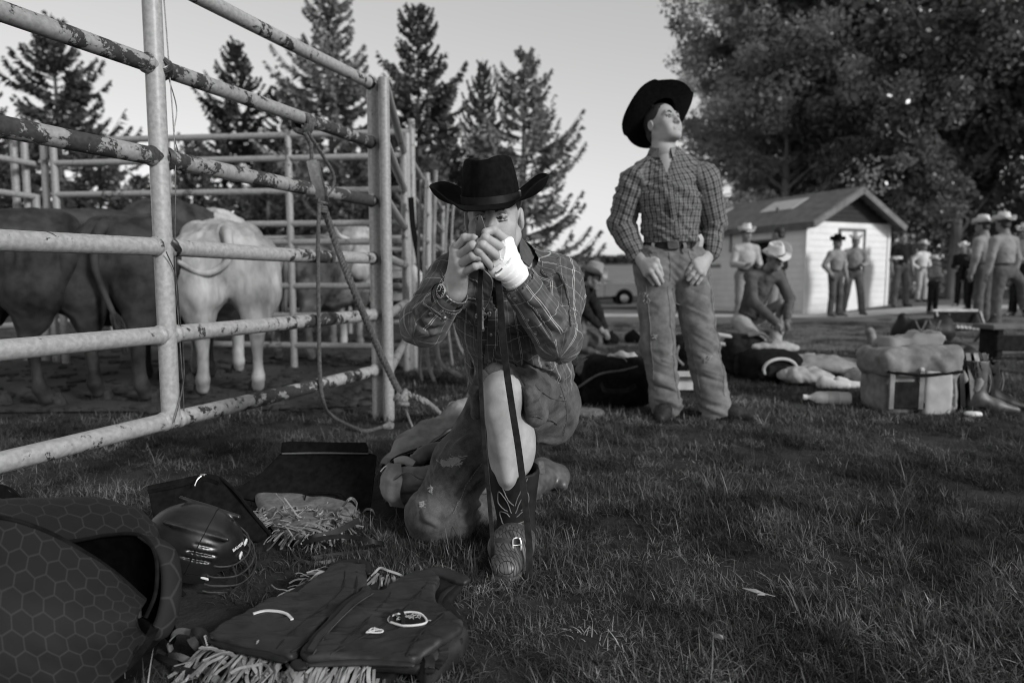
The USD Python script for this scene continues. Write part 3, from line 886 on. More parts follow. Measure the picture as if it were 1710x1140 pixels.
def poplar(seed, H=13.0, R=3.4, n=15000, low=1.2):
    r = np.random.default_rng(seed)
    lean = A(r.normal(0, 0.25), r.normal(0, 0.25), 0)
    pts = [A(0, 0, -0.3), A(0, 0, 0) + lean * 0.2, lean + A(0, 0, H * 0.45), lean * 1.4 + A(0, 0, H * 0.92)]
    trunk = tube(spline(pts, 12), np.linspace(0.24, 0.04, 12), 9)
    limbs, centres = [], []
    for i in range(70):
        z = low + (H - low - 0.8) * r.uniform(0.02, 1) ** 0.9
        t = z / H
        env = R * (0.45 + 0.75 * math.sin(math.pi * min(1, t * 0.92 + 0.08)) ** 0.8)
        a = r.uniform(0, 6.28); L = env * r.uniform(0.55, 1.05)
        d = A(math.cos(a), math.sin(a), r.uniform(0.25, 0.9))
        b0 = lean * t * 1.2 + A(0, 0, z)
        ax = np.array([b0, b0 + d * L * 0.5 + A(0, 0, 0.1 * L), b0 + d * L * 0.95 + A(0, 0, -0.05 * L)])
        limbs.append(tube(spline(ax, 5), np.linspace(0.055, 0.012, 5) * (0.6 + L / R * 0.6), 5, caps=False))
        for q in np.linspace(0.3, 1, 6):
            c = b0 + d * L * q + r.normal(0, 0.28, 3)
            centres.append(np.append(c, r.uniform(0.22, 0.75)))
    C = np.array(centres)
    k = r.integers(0, len(C), n)
    off = r.normal(0, 1, (n, 3)); off /= np.linalg.norm(off, axis=1, keepdims=True); off *= (r.uniform(0, 1, n) ** 0.45)[:, None]
    c = C[k, :3] + off * C[k, 3:] * A(1.15, 1.15, 0.85)
    nr = r.normal(0, 1, (n, 3)) + A(0, 0, 0.4); nr /= np.linalg.norm(nr, axis=1, keepdims=True)
    u = np.cross(nr, r.normal(0, 1, (n, 3))); u /= np.linalg.norm(u, axis=1, keepdims=True); w = np.cross(nr, u)
    sz = (r.uniform(0.032, 0.066, n))[:, None]
    v = np.stack([c - u * sz * 1.2, c - w * sz * 0.8, c + u * sz * 1.3, c + w * sz * 0.8], 1)
    idx = np.arange(n * 4).reshape(n, 4)
    return trunk, cat(*limbs), (v.reshape(-1, 3), np.vstack([idx[:, [0, 1, 2]], idx[:, [0, 2, 3]]]))

def make_poplar(seed, label, loc, rz, scale, **kw):
    t = thing('poplar_tree', label, 'tree')
    ORIGIN[t] = None
    trunk, limbs, lv = poplar(seed, **kw)
    part(t, 'trunk', trunk, 'pale_bark'); part(t, 'limbs', limbs, 'pale_bark', smooth=False); part(t, 'crown', lv, 'poplar_leaf', smooth=False)
    x = UsdGeom.Xformable(stage.GetPrimAtPath(t))
    x.GetOrderedXformOps()[0].Set(Gf.Vec3d(*map(float, loc)))
    x.AddRotateZOp().Set(math.degrees(rz)); x.AddScaleOp().Set(Gf.Vec3f(*([scale] * 3)))
    return t
def foot(x, y):
    return (x, y, float(ground_z(x, y)))
p1 = make_poplar(1, 'leafy tree with the outermost boughs against the sky, behind the standing man\'s hat', foot(8.9, 22.5), 0.2, 0.95, n=95000, R=3.4, low=0.9)
p2 = make_poplar(2, 'tall leafy tree rising directly behind the shed roof', foot(10.6, 23.5), 0.9, 1.15, n=100000, low=1.0, R=3.8)
for k, (x, y, src, rz, sc, lab) in enumerate((
        (13.2, 20.5, p2, 2.4, 1.1, 'leafy tree just right of the shed gable'),
        (15.4, 22.5, p1, 4.0, 1.25, 'leafy tree with a leaning pale limb, second from the right edge'),
        (16.9, 20.0, p2, 5.2, 1.05, 'leafy tree at the right picture edge above the two pale hats'),
        (11.6, 29.5, p1, 5.9, 1.15, 'leafy tree in the second row nearest the open sky'))):
    refer('poplar_tree', src, lab, 'tree', foot(x, y), rz, sc)

def bush(seed, n, w, dp, h):
    r = np.random.default_rng(seed)
    c = r.uniform(-1, 1, (n, 3)) * A(w, dp, 0) / 2
    c[:, 2] = h * r.uniform(0, 1, n) ** 0.8 * (0.6 + 0.4 * meshkit.noise(c * 1.7, seed))
    nr = r.normal(0, 1, (n, 3)); nr /= np.linalg.norm(nr, axis=1, keepdims=True)
    u = np.cross(nr, r.normal(0, 1, (n, 3))); u /= np.linalg.norm(u, axis=1, keepdims=True); w2 = np.cross(nr, u)
    sz = r.uniform(0.06, 0.13, n)[:, None]
    v = np.stack([c - u * sz * 1.2, c - w2 * sz * 0.8, c + u * sz * 1.3, c + w2 * sz * 0.8], 1)
    idx = np.arange(n * 4).reshape(n, 4)
    return v.reshape(-1, 3), np.vstack([idx[:, [0, 1, 2]], idx[:, [0, 2, 3]]])
v, f = bush(4, 40000, 26, 2.5, 5.2)
v += A(22.5, 31.5, 0); v[:, 2] += ground_z(v[:, 0], v[:, 1])
solo('undergrowth', (v, f), 'poplar_leaf', 'dark undergrowth closing the view beneath the leafy trees', 'bushes', kind='stuff', smooth=False)
v, f = bush(6, 9000, 150, 6, 3.2)
v *= A(1, 1, 1.1); v = v + A(10, 262, 0); v[:, 2] += ground_z(v[:, 0], v[:, 1])
v0 = v.reshape(-1, 4, 3); c0 = v0.mean(1, keepdims=True); v = ((v0 - c0) * 5 + c0).reshape(-1, 3)
solo('far_trees', (v, f), 'far_leaf', 'thin line of tiny trees along the far hill', 'trees', kind='stuff', smooth=False)
v, f = bush(14, 20000, 24, 2.5, 3.0)
v += A(-11.5, 33.5, 0); v[:, 2] += ground_z(v[:, 0], v[:, 1])
solo('undergrowth', (v, f), 'needles', 'low dark scrub under the spruces behind the pens', 'bushes', kind='stuff', smooth=False)

# ---------------------------------------------------------------- shed
def shed():
    C0 = A(6.98, 16.3, 0); ex = unit(A(9.48 - 6.98, 1.1, 0)); ey = A(-ex[1], ex[0], 0)
    W, D, Hh, ap = 2.75, 4.4, 2.2, 2.96
    def at(x, y, z):
        return C0 + ex * x + ey * y + A(0, 0, z)
    R = np.stack([ex, ey, A(0, 0, 1)], 1)
    t = thing('shed', 'small pale shed with a dark gable and lettering on its long wall', 'shed', at(W / 2, D / 2, 0))
    wall = part(t, 'wall', boxm(at(W / 2, D / 2, Hh / 2 - 0.3), (W, D, Hh + 0.6), R), 'siding', smooth=False)
    b = 0.155
    for i in range(14):      # lap boards on both walls in view
        z = 0.06 + i * b
        part(wall, 'board', boxm(at(-0.008, D / 2, z + b / 2), (0.014, D, b - 0.008), R), 'siding', smooth=False)
        part(wall, 'board', boxm(at(W / 2, -0.008, z + b / 2), (W, 0.014, b - 0.008), R), 'siding', smooth=False)
    for x, y in ((-0.012, -0.012), (W + 0.006, -0.012)):
        part(wall, 'corner_board', boxm(at(x, y, Hh / 2), (0.09, 0.05, Hh), R), 'white_trim', smooth=False)
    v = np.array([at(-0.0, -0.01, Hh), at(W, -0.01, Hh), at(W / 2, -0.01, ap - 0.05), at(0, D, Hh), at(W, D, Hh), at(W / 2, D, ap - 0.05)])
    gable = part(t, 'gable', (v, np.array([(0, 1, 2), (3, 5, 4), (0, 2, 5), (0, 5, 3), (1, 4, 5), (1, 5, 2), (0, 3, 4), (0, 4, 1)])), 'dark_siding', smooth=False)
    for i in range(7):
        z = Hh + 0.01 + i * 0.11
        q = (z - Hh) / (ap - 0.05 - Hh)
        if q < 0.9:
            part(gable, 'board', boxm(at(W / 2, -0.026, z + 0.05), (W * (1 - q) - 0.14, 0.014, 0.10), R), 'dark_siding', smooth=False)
    o, sl = 0.20, (ap - Hh) / (W / 2)
    th = math.atan(sl); Ls = (W / 2 + o) / math.cos(th)
    roof = None
    for s in (-1, 1):
        c = at(W / 2 + s * (W / 2 + o) / 2, D / 2, ap - sl * (W / 2 + o) / 2 + 0.04)
        e1 = unit(ex * s * math.cos(th) - A(0, 0, 1) * math.sin(th)); e3 = np.cross(e1, ey) * (1 if s > 0 else -1)
        if e3[2] < 0: e3 = -e3
        RR = np.stack([e1, ey, e3], 1)
        rf = part(t, 'roof', boxm(c, (Ls, D + 0.7, 0.05), RR), 'shingle', smooth=False)
        roof = roof or (rf, c, e1, e3, RR)
        for i in range(11):
            part(rf, 'shingle_course', boxm(c + e1 * (-Ls / 2 + (i + 0.5) * Ls / 11) + e3 * 0.032, (Ls / 11 + 0.012, D + 0.7, 0.014), RR @ np.array([[math.cos(.05), 0, math.sin(.05)], [0, 1, 0], [-math.sin(.05), 0, math.cos(.05)]])), 'shingle', smooth=False)
        part(t, 'rake_board', boxm(c - ey * (D / 2 + 0.36) - e3 * 0.05, (Ls, 0.03, 0.14), RR), 'shingle', smooth=False)
        part(t, 'fascia', boxm(c + e1 * (Ls / 2 + 0.012) - e3 * 0.05, (0.024, D + 0.68, 0.13), RR), 'shingle', smooth=False)
    rf, c, e1, e3, RR = roof
    part(rf, 'roof_patch', boxm(c + e1 * (-0.3) - ey * 0.6 + e3 * 0.048, (0.62, 1.15, 0.012), RR), 'pale_shingle', smooth=False, label='bleached patch high on the roof')  # paler shingle colour on two pieces of one slope
    part(rf, 'roof_patch', boxm(c + e1 * (-0.25) + ey * 1.95 + e3 * 0.048, (0.8, 0.7, 0.012), RR), 'pale_shingle', smooth=False, label='bleached patch at the roof end')
    part(rf, 'vent_pipe', tube([c + e1 * 0.12 - ey * 0.75, c + e1 * 0.12 - ey * 0.75 + A(0, 0, 0.16)], 0.04, 8), 'dark_metal')
    # door on the gable side
    d = part(t, 'door', boxm(at(1.45, -0.022, 1.0), (0.8, 0.02, 1.98), R), 'siding', smooth=False)
    for x in (1.03, 1.87):
        part(d, 'door_frame', boxm(at(x, -0.026, 1.0), (0.06, 0.05, 2.0), R), 'cloth_mid', smooth=False)
    part(d, 'door_frame', boxm(at(1.45, -0.026, 2.03), (0.9, 0.05, 0.06), R), 'cloth_mid', smooth=False)
    part(d, 'handle', tube([at(1.74, -0.05, 1.0), at(1.74, -0.09, 1.0)], 0.025, 8), 'metal')
    # window on the long wall
    w = part(t, 'window', boxm(at(-0.022, 1.35, 1.32), (0.016, 0.9, 0.95), R), 'cloth_light', smooth=False)
    part(w, 'pane', boxm(at(-0.033, 1.35, 1.32), (0.004, 0.88, 0.93), R), 'pane', smooth=False)
    for y in (0.87, 1.83):
        part(w, 'frame', boxm(at(-0.032, y, 1.32), (0.045, 0.06, 1.07), R), 'cloth_mid', smooth=False)
    for z in (0.83, 1.81):
        part(w, 'frame', boxm(at(-0.03, 1.35, z), (0.04, 0.9, 0.06), R), 'cloth_mid', smooth=False)
    # faded lettering, flat on the wall; reads from the picture side
    for txt, y0, z, h in (('ORIAN', 4.0, 1.82, 0.17), ('ERSONS', 4.05, 1.5, 0.17)):
        m = meshkit.text_mesh(txt, h, 0.006)
        v = np.array(m.vertices)
        part(wall, 'lettering', (at(0, y0, z) - ey * v[:, :1] + A(0, 0, 1) * v[:, 1:2] - ex * (v[:, 2:3] + 0.0165), m.faces), 'cloth_grey', smooth=False)
    part(wall, 'notice', boxm(at(-0.02, 3.2, 1.2), (0.006, 0.5, 0.09), R), 'cloth_grey', smooth=False)
    part(wall, 'downpipe', tube([at(-0.05, 2.55, 1.55), at(-0.05, 2.55, 2.05)], 0.03, 8), 'cloth_grey')
shed()

# ---------------------------------------------------------------- white pickup on the lane
def pickup():
    d = 36.0
    bx = P(1030, 480, d)[0] - 1.0
    z0 = float(ground_z(bx, d))
    t = thing('pickup_truck', 'white pickup truck parked on the far lane, seen from the side', 'truck', (bx, d, z0))
    def prof(pts, w, bev=0.06):
        from shapely.geometry import Polygon
        pg = Polygon(pts).buffer(-bev).buffer(bev)
        m = trimesh.creation.extrude_polygon(pg, w, engine='earcut')
        v = np.array(m.vertices)
        return np.stack([bx + v[:, 0], d + w / 2 - v[:, 2], z0 + v[:, 1]], -1), m.faces[:, ::-1]
    # cab to the left, bed to the right
    part(t, 'cab', prof([(-3.2, 0.45), (-3.2, 0.95), (-3.1, 1.05), (-1.9, 1.14), (-1.3, 1.78), (-1.1, 1.84), (0.0, 1.84), (0.12, 1.78), (0.22, 1.14), (0.22, 0.45)], 1.8), 'car_white', smooth=30)
    part(t, 'cargo_bed', prof([(0.26, 0.5), (0.26, 1.16), (2.3, 1.16), (2.32, 0.5)], 1.84), 'car_white', smooth=30)
    w = part(t, 'window', prof([(-0.9, 1.2), (-0.78, 1.68), (-0.12, 1.68), (-0.02, 1.2)], 1.83, 0.03), 'car_dark')
    part(t, 'window', prof([(-1.7, 1.2), (-1.2, 1.68), (-0.96, 1.68), (-0.98, 1.2)], 1.83, 0.03), 'car_dark')
    part(t, 'bumper', prof([(2.34, 0.5), (2.34, 0.68), (2.46, 0.68), (2.46, 0.5)], 1.7, 0.02), 'metal')
    for x in (-2.3, 1.25):
        c = A(bx + x, d - 0.93, z0 + 0.37)
        ar = part(t, 'wheel_arch', tube([c + A(0, 0.02, 0.02), c + A(0, -0.012, 0.02)], 0.46, 24), 'car_dark')
        for sy in (0, 1.66):
            q = c + A(0, sy, 0)
            wh = part(t, 'wheel', tube([q + A(0, 0.2, 0), q + A(0, 0.0, 0), q + A(0, -0.03, 0)], [0.36, 0.36, 0.33], 24), 'rubber')
            part(wh, 'rim', tube([q + A(0, -0.02, 0), q + A(0, -0.045, 0)], [0.23, 0.19], 18), 'metal')
    part(t, 'tail_light', boxm((bx + 2.25, d - 0.925, z0 + 0.98), (0.12, 0.03, 0.28), None, 0.01), 'cloth_mid')
    part(t, 'door_handle', boxm((bx - 0.05, d - 0.92, z0 + 1.05), (0.18, 0.03, 0.04), None, 0.01), 'metal')
pickup()
# ---------------------------------------------------------------- pipe panels
def pipe(a, b, r=0.033, sides=14, n=2):
    a, b = np.asarray(a, float), np.asarray(b, float)
    pts = a + (b - a) * np.linspace(0, 1, n)[:, None]
    return tube(pts, r, sides)

def weld(p, t, r=0.034):
    t = unit(t)
    return tube([p - t * 0.012, p - t * 0.004, p + t * 0.004, p + t * 0.012], [r, r * 1.12, r * 1.12, r], 14)

A1, A2 = P(286, 704, 2.63) * A(1, 1, 0), G(632, 699)
dirf = unit(A2 - A1)
A0 = A1 - dirf * np.linalg.norm(A2 - A1)
UP = A(0, 0, 1)
RAIL_Z = [0.30, 0.635, 0.97, 1.305, 1.64, 1.975]
def near_panel():
    t = thing('pen_panel', 'chipped steel pipe panel running from the left foreground to the paired posts', 'panel', A1)
    for i, p in enumerate((A0, A1, A2)):
        part(t, 'post', pipe(p - UP * 0.1 if i != 1 else p + UP * 0.285, p + UP * (1.98 if i == 2 else 2.12), 0.034, 18), 'pipe_post')
    sag = [0.0, 0.004, -0.003, 0.0, 0.004, 0.0]
    for k, z in enumerate(RAIL_Z):
        for a, b in ((A0, A1), (A1, A2)):
            q = [a + UP * z + dirf * 0.008, (a + b) / 2 + UP * (z - 0.004 + sag[k]), b + UP * z - dirf * 0.008]
            part(t, 'rail', tube(spline(q, 7), 0.0335 if k < 4 else 0.032, 18), 'pipe_bare' if k in (3, 4) else 'pipe_worn')
        for p, s in ((A1, -1), (A1, 1), (A2, -1)):
            part(t, 'weld', weld(p + UP * z + dirf * s * 0.036, dirf), 'pipe_bare' if k > 1 else 'pipe_post')
near_panel()

# alley panels going away to the right of it
B0 = G(650, 703)
B1 = A(-0.155 * 6.2, 6.2, 0); B2 = A(-0.122 * 8.6, 8.6, 0); B3 = A(-0.10 * 11.5, 11.5, 0)
def run_panel(label, a, b, zs, top, r=0.03, mat='pipe_far', group=None, mids=()):
    t = thing('pen_panel', label, 'panel', a, group)
    for f in (0.0, *mids, 1.0):
        p = a + (b - a) * f
        part(t, 'post', pipe(p - UP * 0.1, p + UP * (top if f in (0.0, 1.0) else zs[-1]), r * 1.1, 12), mat)
    for z in zs:
        part(t, 'rail', pipe(a + UP * z, b + UP * z, r, 12, 4), mat)
    return t
run_panel('pipe panel going straight away from the paired posts', B0, B1, RAIL_Z, 1.99)
run_panel('second pipe panel of the receding row, behind the hanging ropes', B1 + A(0.01, 0.09, 0), B2, RAIL_Z, 2.15)
run_panel('farthest pipe panel of the receding row, behind the kneeling man\'s elbow', B2 + A(0.01, 0.09, 0), B3, RAIL_Z, 2.05)
D0, D1 = P(92, 300, 6.75), P(688, 300, 6.32)
D0[2] = D1[2] = 0
run_panel('long pipe panel crossing the pen behind the two near bulls', D0, D1, [0.22, 0.5, 0.78, 1.19, 1.36, 1.66, 1.96, 2.17], 2.28, 0.03, mids=(0.33, 0.67))
cz = P(40, 300, 6.9); cz[2] = 0
t = thing('pen_panel', 'short pipe gate beyond the left corner posts, high in the frame', 'gate', cz)
for px in (26, 44, 76):
    q = P(px, 300, 6.9); q[2] = 0
    part(t, 'post', pipe(q, q + UP * 2.22, 0.034, 12), 'pipe_far')
q1 = P(-60, 300, 6.2); q1[2] = 0; q2 = P(58, 300, 6.9); q2[2] = 0
for z in (0.4, 0.8, 1.28, 1.66):
    part(t, 'rail', pipe(q1 + UP * z, q2 + UP * z, 0.03, 12), 'pipe_far')
part(t, 'rail', pipe(q1 * A(1, 1, 0) + UP * 1.98, q2 + UP * 1.98, 0.03, 12), 'pipe_far')
part(t, 'post', pipe(q2, q2 + UP * 1.68, 0.036, 12), 'pipe_far')
E0, E1 = A(-7.4, 10.6, 0), A(-1.2, 10.2, 0)
run_panel('far pipe panel with close rails at the back of the pens', E0, E1, [0.2, 0.38, 0.56, 0.74, 0.92, 1.1, 1.28, 1.46], 1.6, 0.03, mids=(0.2, 0.4, 0.6, 0.8))
# wooden grid gate beside the far panel
t = thing('wooden_gate', 'pale wooden gate with square openings between panel and alley', 'gate', A(-1.3, 8.4, 0))
for z in (0.35, 0.62, 0.9, 1.0):
    part(t, 'rail', boxm(A(-1.42, 8.45, z), (0.7, 0.035, 0.09), None, 0.004), 'wood')
for x in (-1.74, -1.52, -1.3, -1.1):
    part(t, 'stile', boxm(A(x, 8.485, 0.62), (0.07, 0.03, 1.0), None, 0.004), 'wood')

# ---------------------------------------------------------------- wire and ropes on the panel
def helix(c, ax, r, turns, pitch, n, ph=0.0):
    ax = unit(ax); u = unit(np.cross(ax, A(0.3, 0.2, 1) if abs(ax[2]) < 0.9 else A(1, 0, 0))); w = np.cross(ax, u)
    a = np.linspace(0, turns * 2 * np.pi, n) + ph
    s = np.linspace(-0.5, 0.5, n) * pitch * turns
    return c + np.cos(a)[:, None] * u * r + np.sin(a)[:, None] * w * r + s[:, None] * ax
t = thing('tie_wire', 'thin wire wound on the tall post and hanging down beside it', 'wire', A1)
off = unit(np.cross(dirf, UP)); off = off if off[1] < 0 else -off   # towards the camera
w0 = A1 + dirf * 0.045 + off * 0.02
part(t, 'strand', tube(spline([w0 + UP * 2.15 - dirf * 0.02, w0 + UP * 1.72, w0 + UP * 1.3 + off * 0.012, w0 + UP * 0.9 - off * 0.01, w0 + UP * 0.45, w0 + UP * 0.29], 50), 0.0022, 6), 'dark_metal')
part(t, 'strand', tube(spline([w0 + UP * 1.60, w0 + UP * 1.5 + dirf * 0.03, w0 + UP * 1.4 + dirf * 0.012, w0 + UP * 1.32 + dirf * 0.035], 24), 0.002, 6), 'dark_metal')
part(t, 'strand', tube(spline([w0 + UP * 0.95 - dirf * 0.08 + off * 0.03, w0 + UP * 0.86 - dirf * 0.03 + off * 0.02, w0 + UP * 0.72, w0 + UP * 0.5 + dirf * 0.01, w0 + UP * 0.4 - dirf * 0.04 + off * 0.03, w0 + UP * 0.3 - dirf * 0.08 + off * 0.03], 36), 0.0022, 6), 'dark_metal')
for k, (z, ax) in enumerate(((1.64, dirf + UP * 0.6), (1.64, dirf * 0.8 - UP), (1.305, dirf), (0.97, dirf + UP))):
    part(t, 'binding', tube(helix(A1 + UP * z + dirf * 0.03, ax, 0.042, 4, 0.006, 70, k), 0.003, 5), 'dark_metal')

def rope_mesh(pts, r, n=None, strands=3, pitch=0.035):
    """laid rope: three strands wound round the path"""
    L = np.linalg.norm(np.diff(pts, axis=0), axis=1).sum()
    n = n or int(max(24, L / pitch * 7))
    p = spline(pts, n)
    t, nn, b = frames(p)
    s = np.concatenate([[0], np.cumsum(np.linalg.norm(np.diff(p, axis=0), axis=1))])
    out = []
    for k in range(strands):
        a = s / pitch * 2 * np.pi / 1.6 + k * 2 * np.pi / strands
        q = p + r * 0.52 * (np.cos(a)[:, None] * nn + np.sin(a)[:, None] * b)
        out.append(tube(q, r * 0.56, 6))
    return cat(*out)

def on_fence(px, py):
    """the point of the near panel's plane seen at (px, py)"""
    r = ray(px, py); n = A(-dirf[1], dirf[0], 0); o = A(0, 0, CAM_Z)
    return o + r * (np.dot(A1 - o, n) / np.dot(r, n)) 
def near_fence(px, py, gap=0.05):
    q = on_fence(px, py); r = ray(px, py)
    return q - r / np.linalg.norm(r) * gap
t = thing('bull_rope', 'braided bull rope with leather handhold, tied to the upper rail of the near panel', 'rope', near_fence(533, 640))
c = on_fence(507, 207)
part(t, 'knot', tube(helix(c, dirf, 0.043, 3, 0.02, 60), 0.013, 8), 'rope_dark')
part(t, 'strand', rope_mesh([near_fence(509, 222), near_fence(519, 245), near_fence(521, 275), near_fence(527, 305), near_fence(537, 332)], 0.010), 'rope_dark')
part(t, 'strand', rope_mesh([near_fence(512, 218), near_fence(536, 255), near_fence(556, 290), near_fence(556, 312), near_fence(541, 332)], 0.009), 'rope_dark')
hp = [near_fence(520, 268, 0.06), near_fence(524, 285, 0.075), near_fence(529, 305, 0.08), near_fence(534, 325, 0.065), near_fence(538, 336, 0.05)]
part(t, 'handhold', ribbon(spline(hp, 16), np.array([.05] * 11 + [.045, .04, .036, .03, .026]), 0.012, A(1, 0.3, 0)), 'mid_leather')
part(t, 'handhold', ribbon(spline([p + A(0.014, 0.03, 0.0) for p in hp], 16), 0.03, 0.01, A(1, 0.3, 0)), 'brown_leather')
part(t, 'knot', cat(*[tube(helix(near_fence(538, 338, 0.06) + A(0, 0, -0.02 * k), A(0.3, 0, 1), 0.020, 1.4, 0.01, 24, k), 0.0085, 7) for k in range(3)]), 'rope_dark')
e0 = G(560, 716) + UP * 0.03; e1 = G(605, 722) + UP * 0.012; e2 = G(640, 716) + UP * 0.012
part(t, 'tail', rope_mesh([near_fence(533, 340, 0.06), near_fence(531, 420, 0.07), near_fence(532, 520, 0.08), near_fence(534, 620, 0.08), near_fence(540, 672, 0.06), G(556, 712) + UP * 0.06, e1, e2], 0.0105, pitch=0.03), 'rope_dark')
part(t, 'tassel', tube([e2, e2 + A(0.03, 0.01, 0.006), e2 + A(0.055, 0.005, 0.002)], [0.012, 0.024, 0.02], 8), 'rope')
k1 = P(672, 662, 3.75)
part(t, 'braid', rope_mesh([near_fence(540, 345, 0.06), near_fence(562, 410, 0.09), P(585, 470, 3.45), P(622, 560, 3.6), P(658, 638, 3.72), k1], 0.0185, pitch=0.05), 'rope_dark')
part(t, 'knot', cat(tube(helix(k1, A(1, 0.1, -0.9), 0.035, 2.3, 0.022, 44), 0.015, 8), tube(helix(k1 + A(0.012, -0.01, -0.03), A(0.2, 0.1, 1), 0.03, 1.6, 0.022, 36), 0.014, 8)), 'rope')
part(t, 'loop', rope_mesh([k1, P(690, 662, 3.72), P(712, 672, 3.7), G(733, 698) + UP * 0.03, G(742, 712) + UP * 0.01], 0.018, pitch=0.05), 'rope')
part(t, 'fringe', rope_mesh([k1, P(680, 690, 3.76), P(688, 712, 3.78)], 0.007), 'rope')
# ropes hanging in the alley behind the elbow
for k, (px0, py0, mid, px1, py1, r, d, mat) in enumerate((
        (703, 560, (702, 620), 714, 662, 0.017, 5.6, 'rope'), (712, 560, (716, 610), 736, 662, 0.022, 5.55, 'rope'), (728, 545, (735, 605), 770, 628, 0.025, 5.5, 'canvas'),
        (748, 540, (752, 580), 756, 610, 0.016, 5.9, 'rope'), (758, 530, (766, 575), 785, 605, 0.017, 5.9, 'rope'))):
    d2 = d + 0.1
    top = P(px0, py0 - 260 if k < 3 else py0 - 200, d + 0.25)
    labs = ('thin cord hanging left of the kneeling man\'s elbow, outermost of the hanging ropes', 'thick rope hanging below the elbow with its end on the grass', 'pale flat strap curving forward below the elbow', 'short rope end in the shade behind the elbow', 'rope loop hanging nearest the kneeling man\'s shirt')
    solo('hanging_rope', rope_mesh([top, P(px0 - 4, py0 - 120, d + 0.15), P(px0, py0, d), P(*mid, d), P(px1, py1, d - 0.05)], r * 0.72, pitch=0.05), mat, labs[k], 'rope')
solo('leather_pad', drape(tube(spline([P(693, 440, 6.05), P(697, 455, 6.0), P(706, 470, 6.0), P(712, 482, 6.02)], 10), [.01, .03, .045, .05, .055, .06, .055, .05, .04, .02], 10, flat=(1, .45)), 0.008, 14), 'canvas_pale', 'shiny pale pad hanging on the alley panel beside the wristwatch', 'pad')
solo('hanging_strap', ribbon(spline([P(686, 330, 6.1), P(690, 380, 6.05), P(699, 430, 6.03), P(702, 455, 6.0)], 16), 0.05, 0.012, A(1, 0, 0)), 'black_nylon', 'dark strap hanging on the first alley post above the pale pad', 'strap')

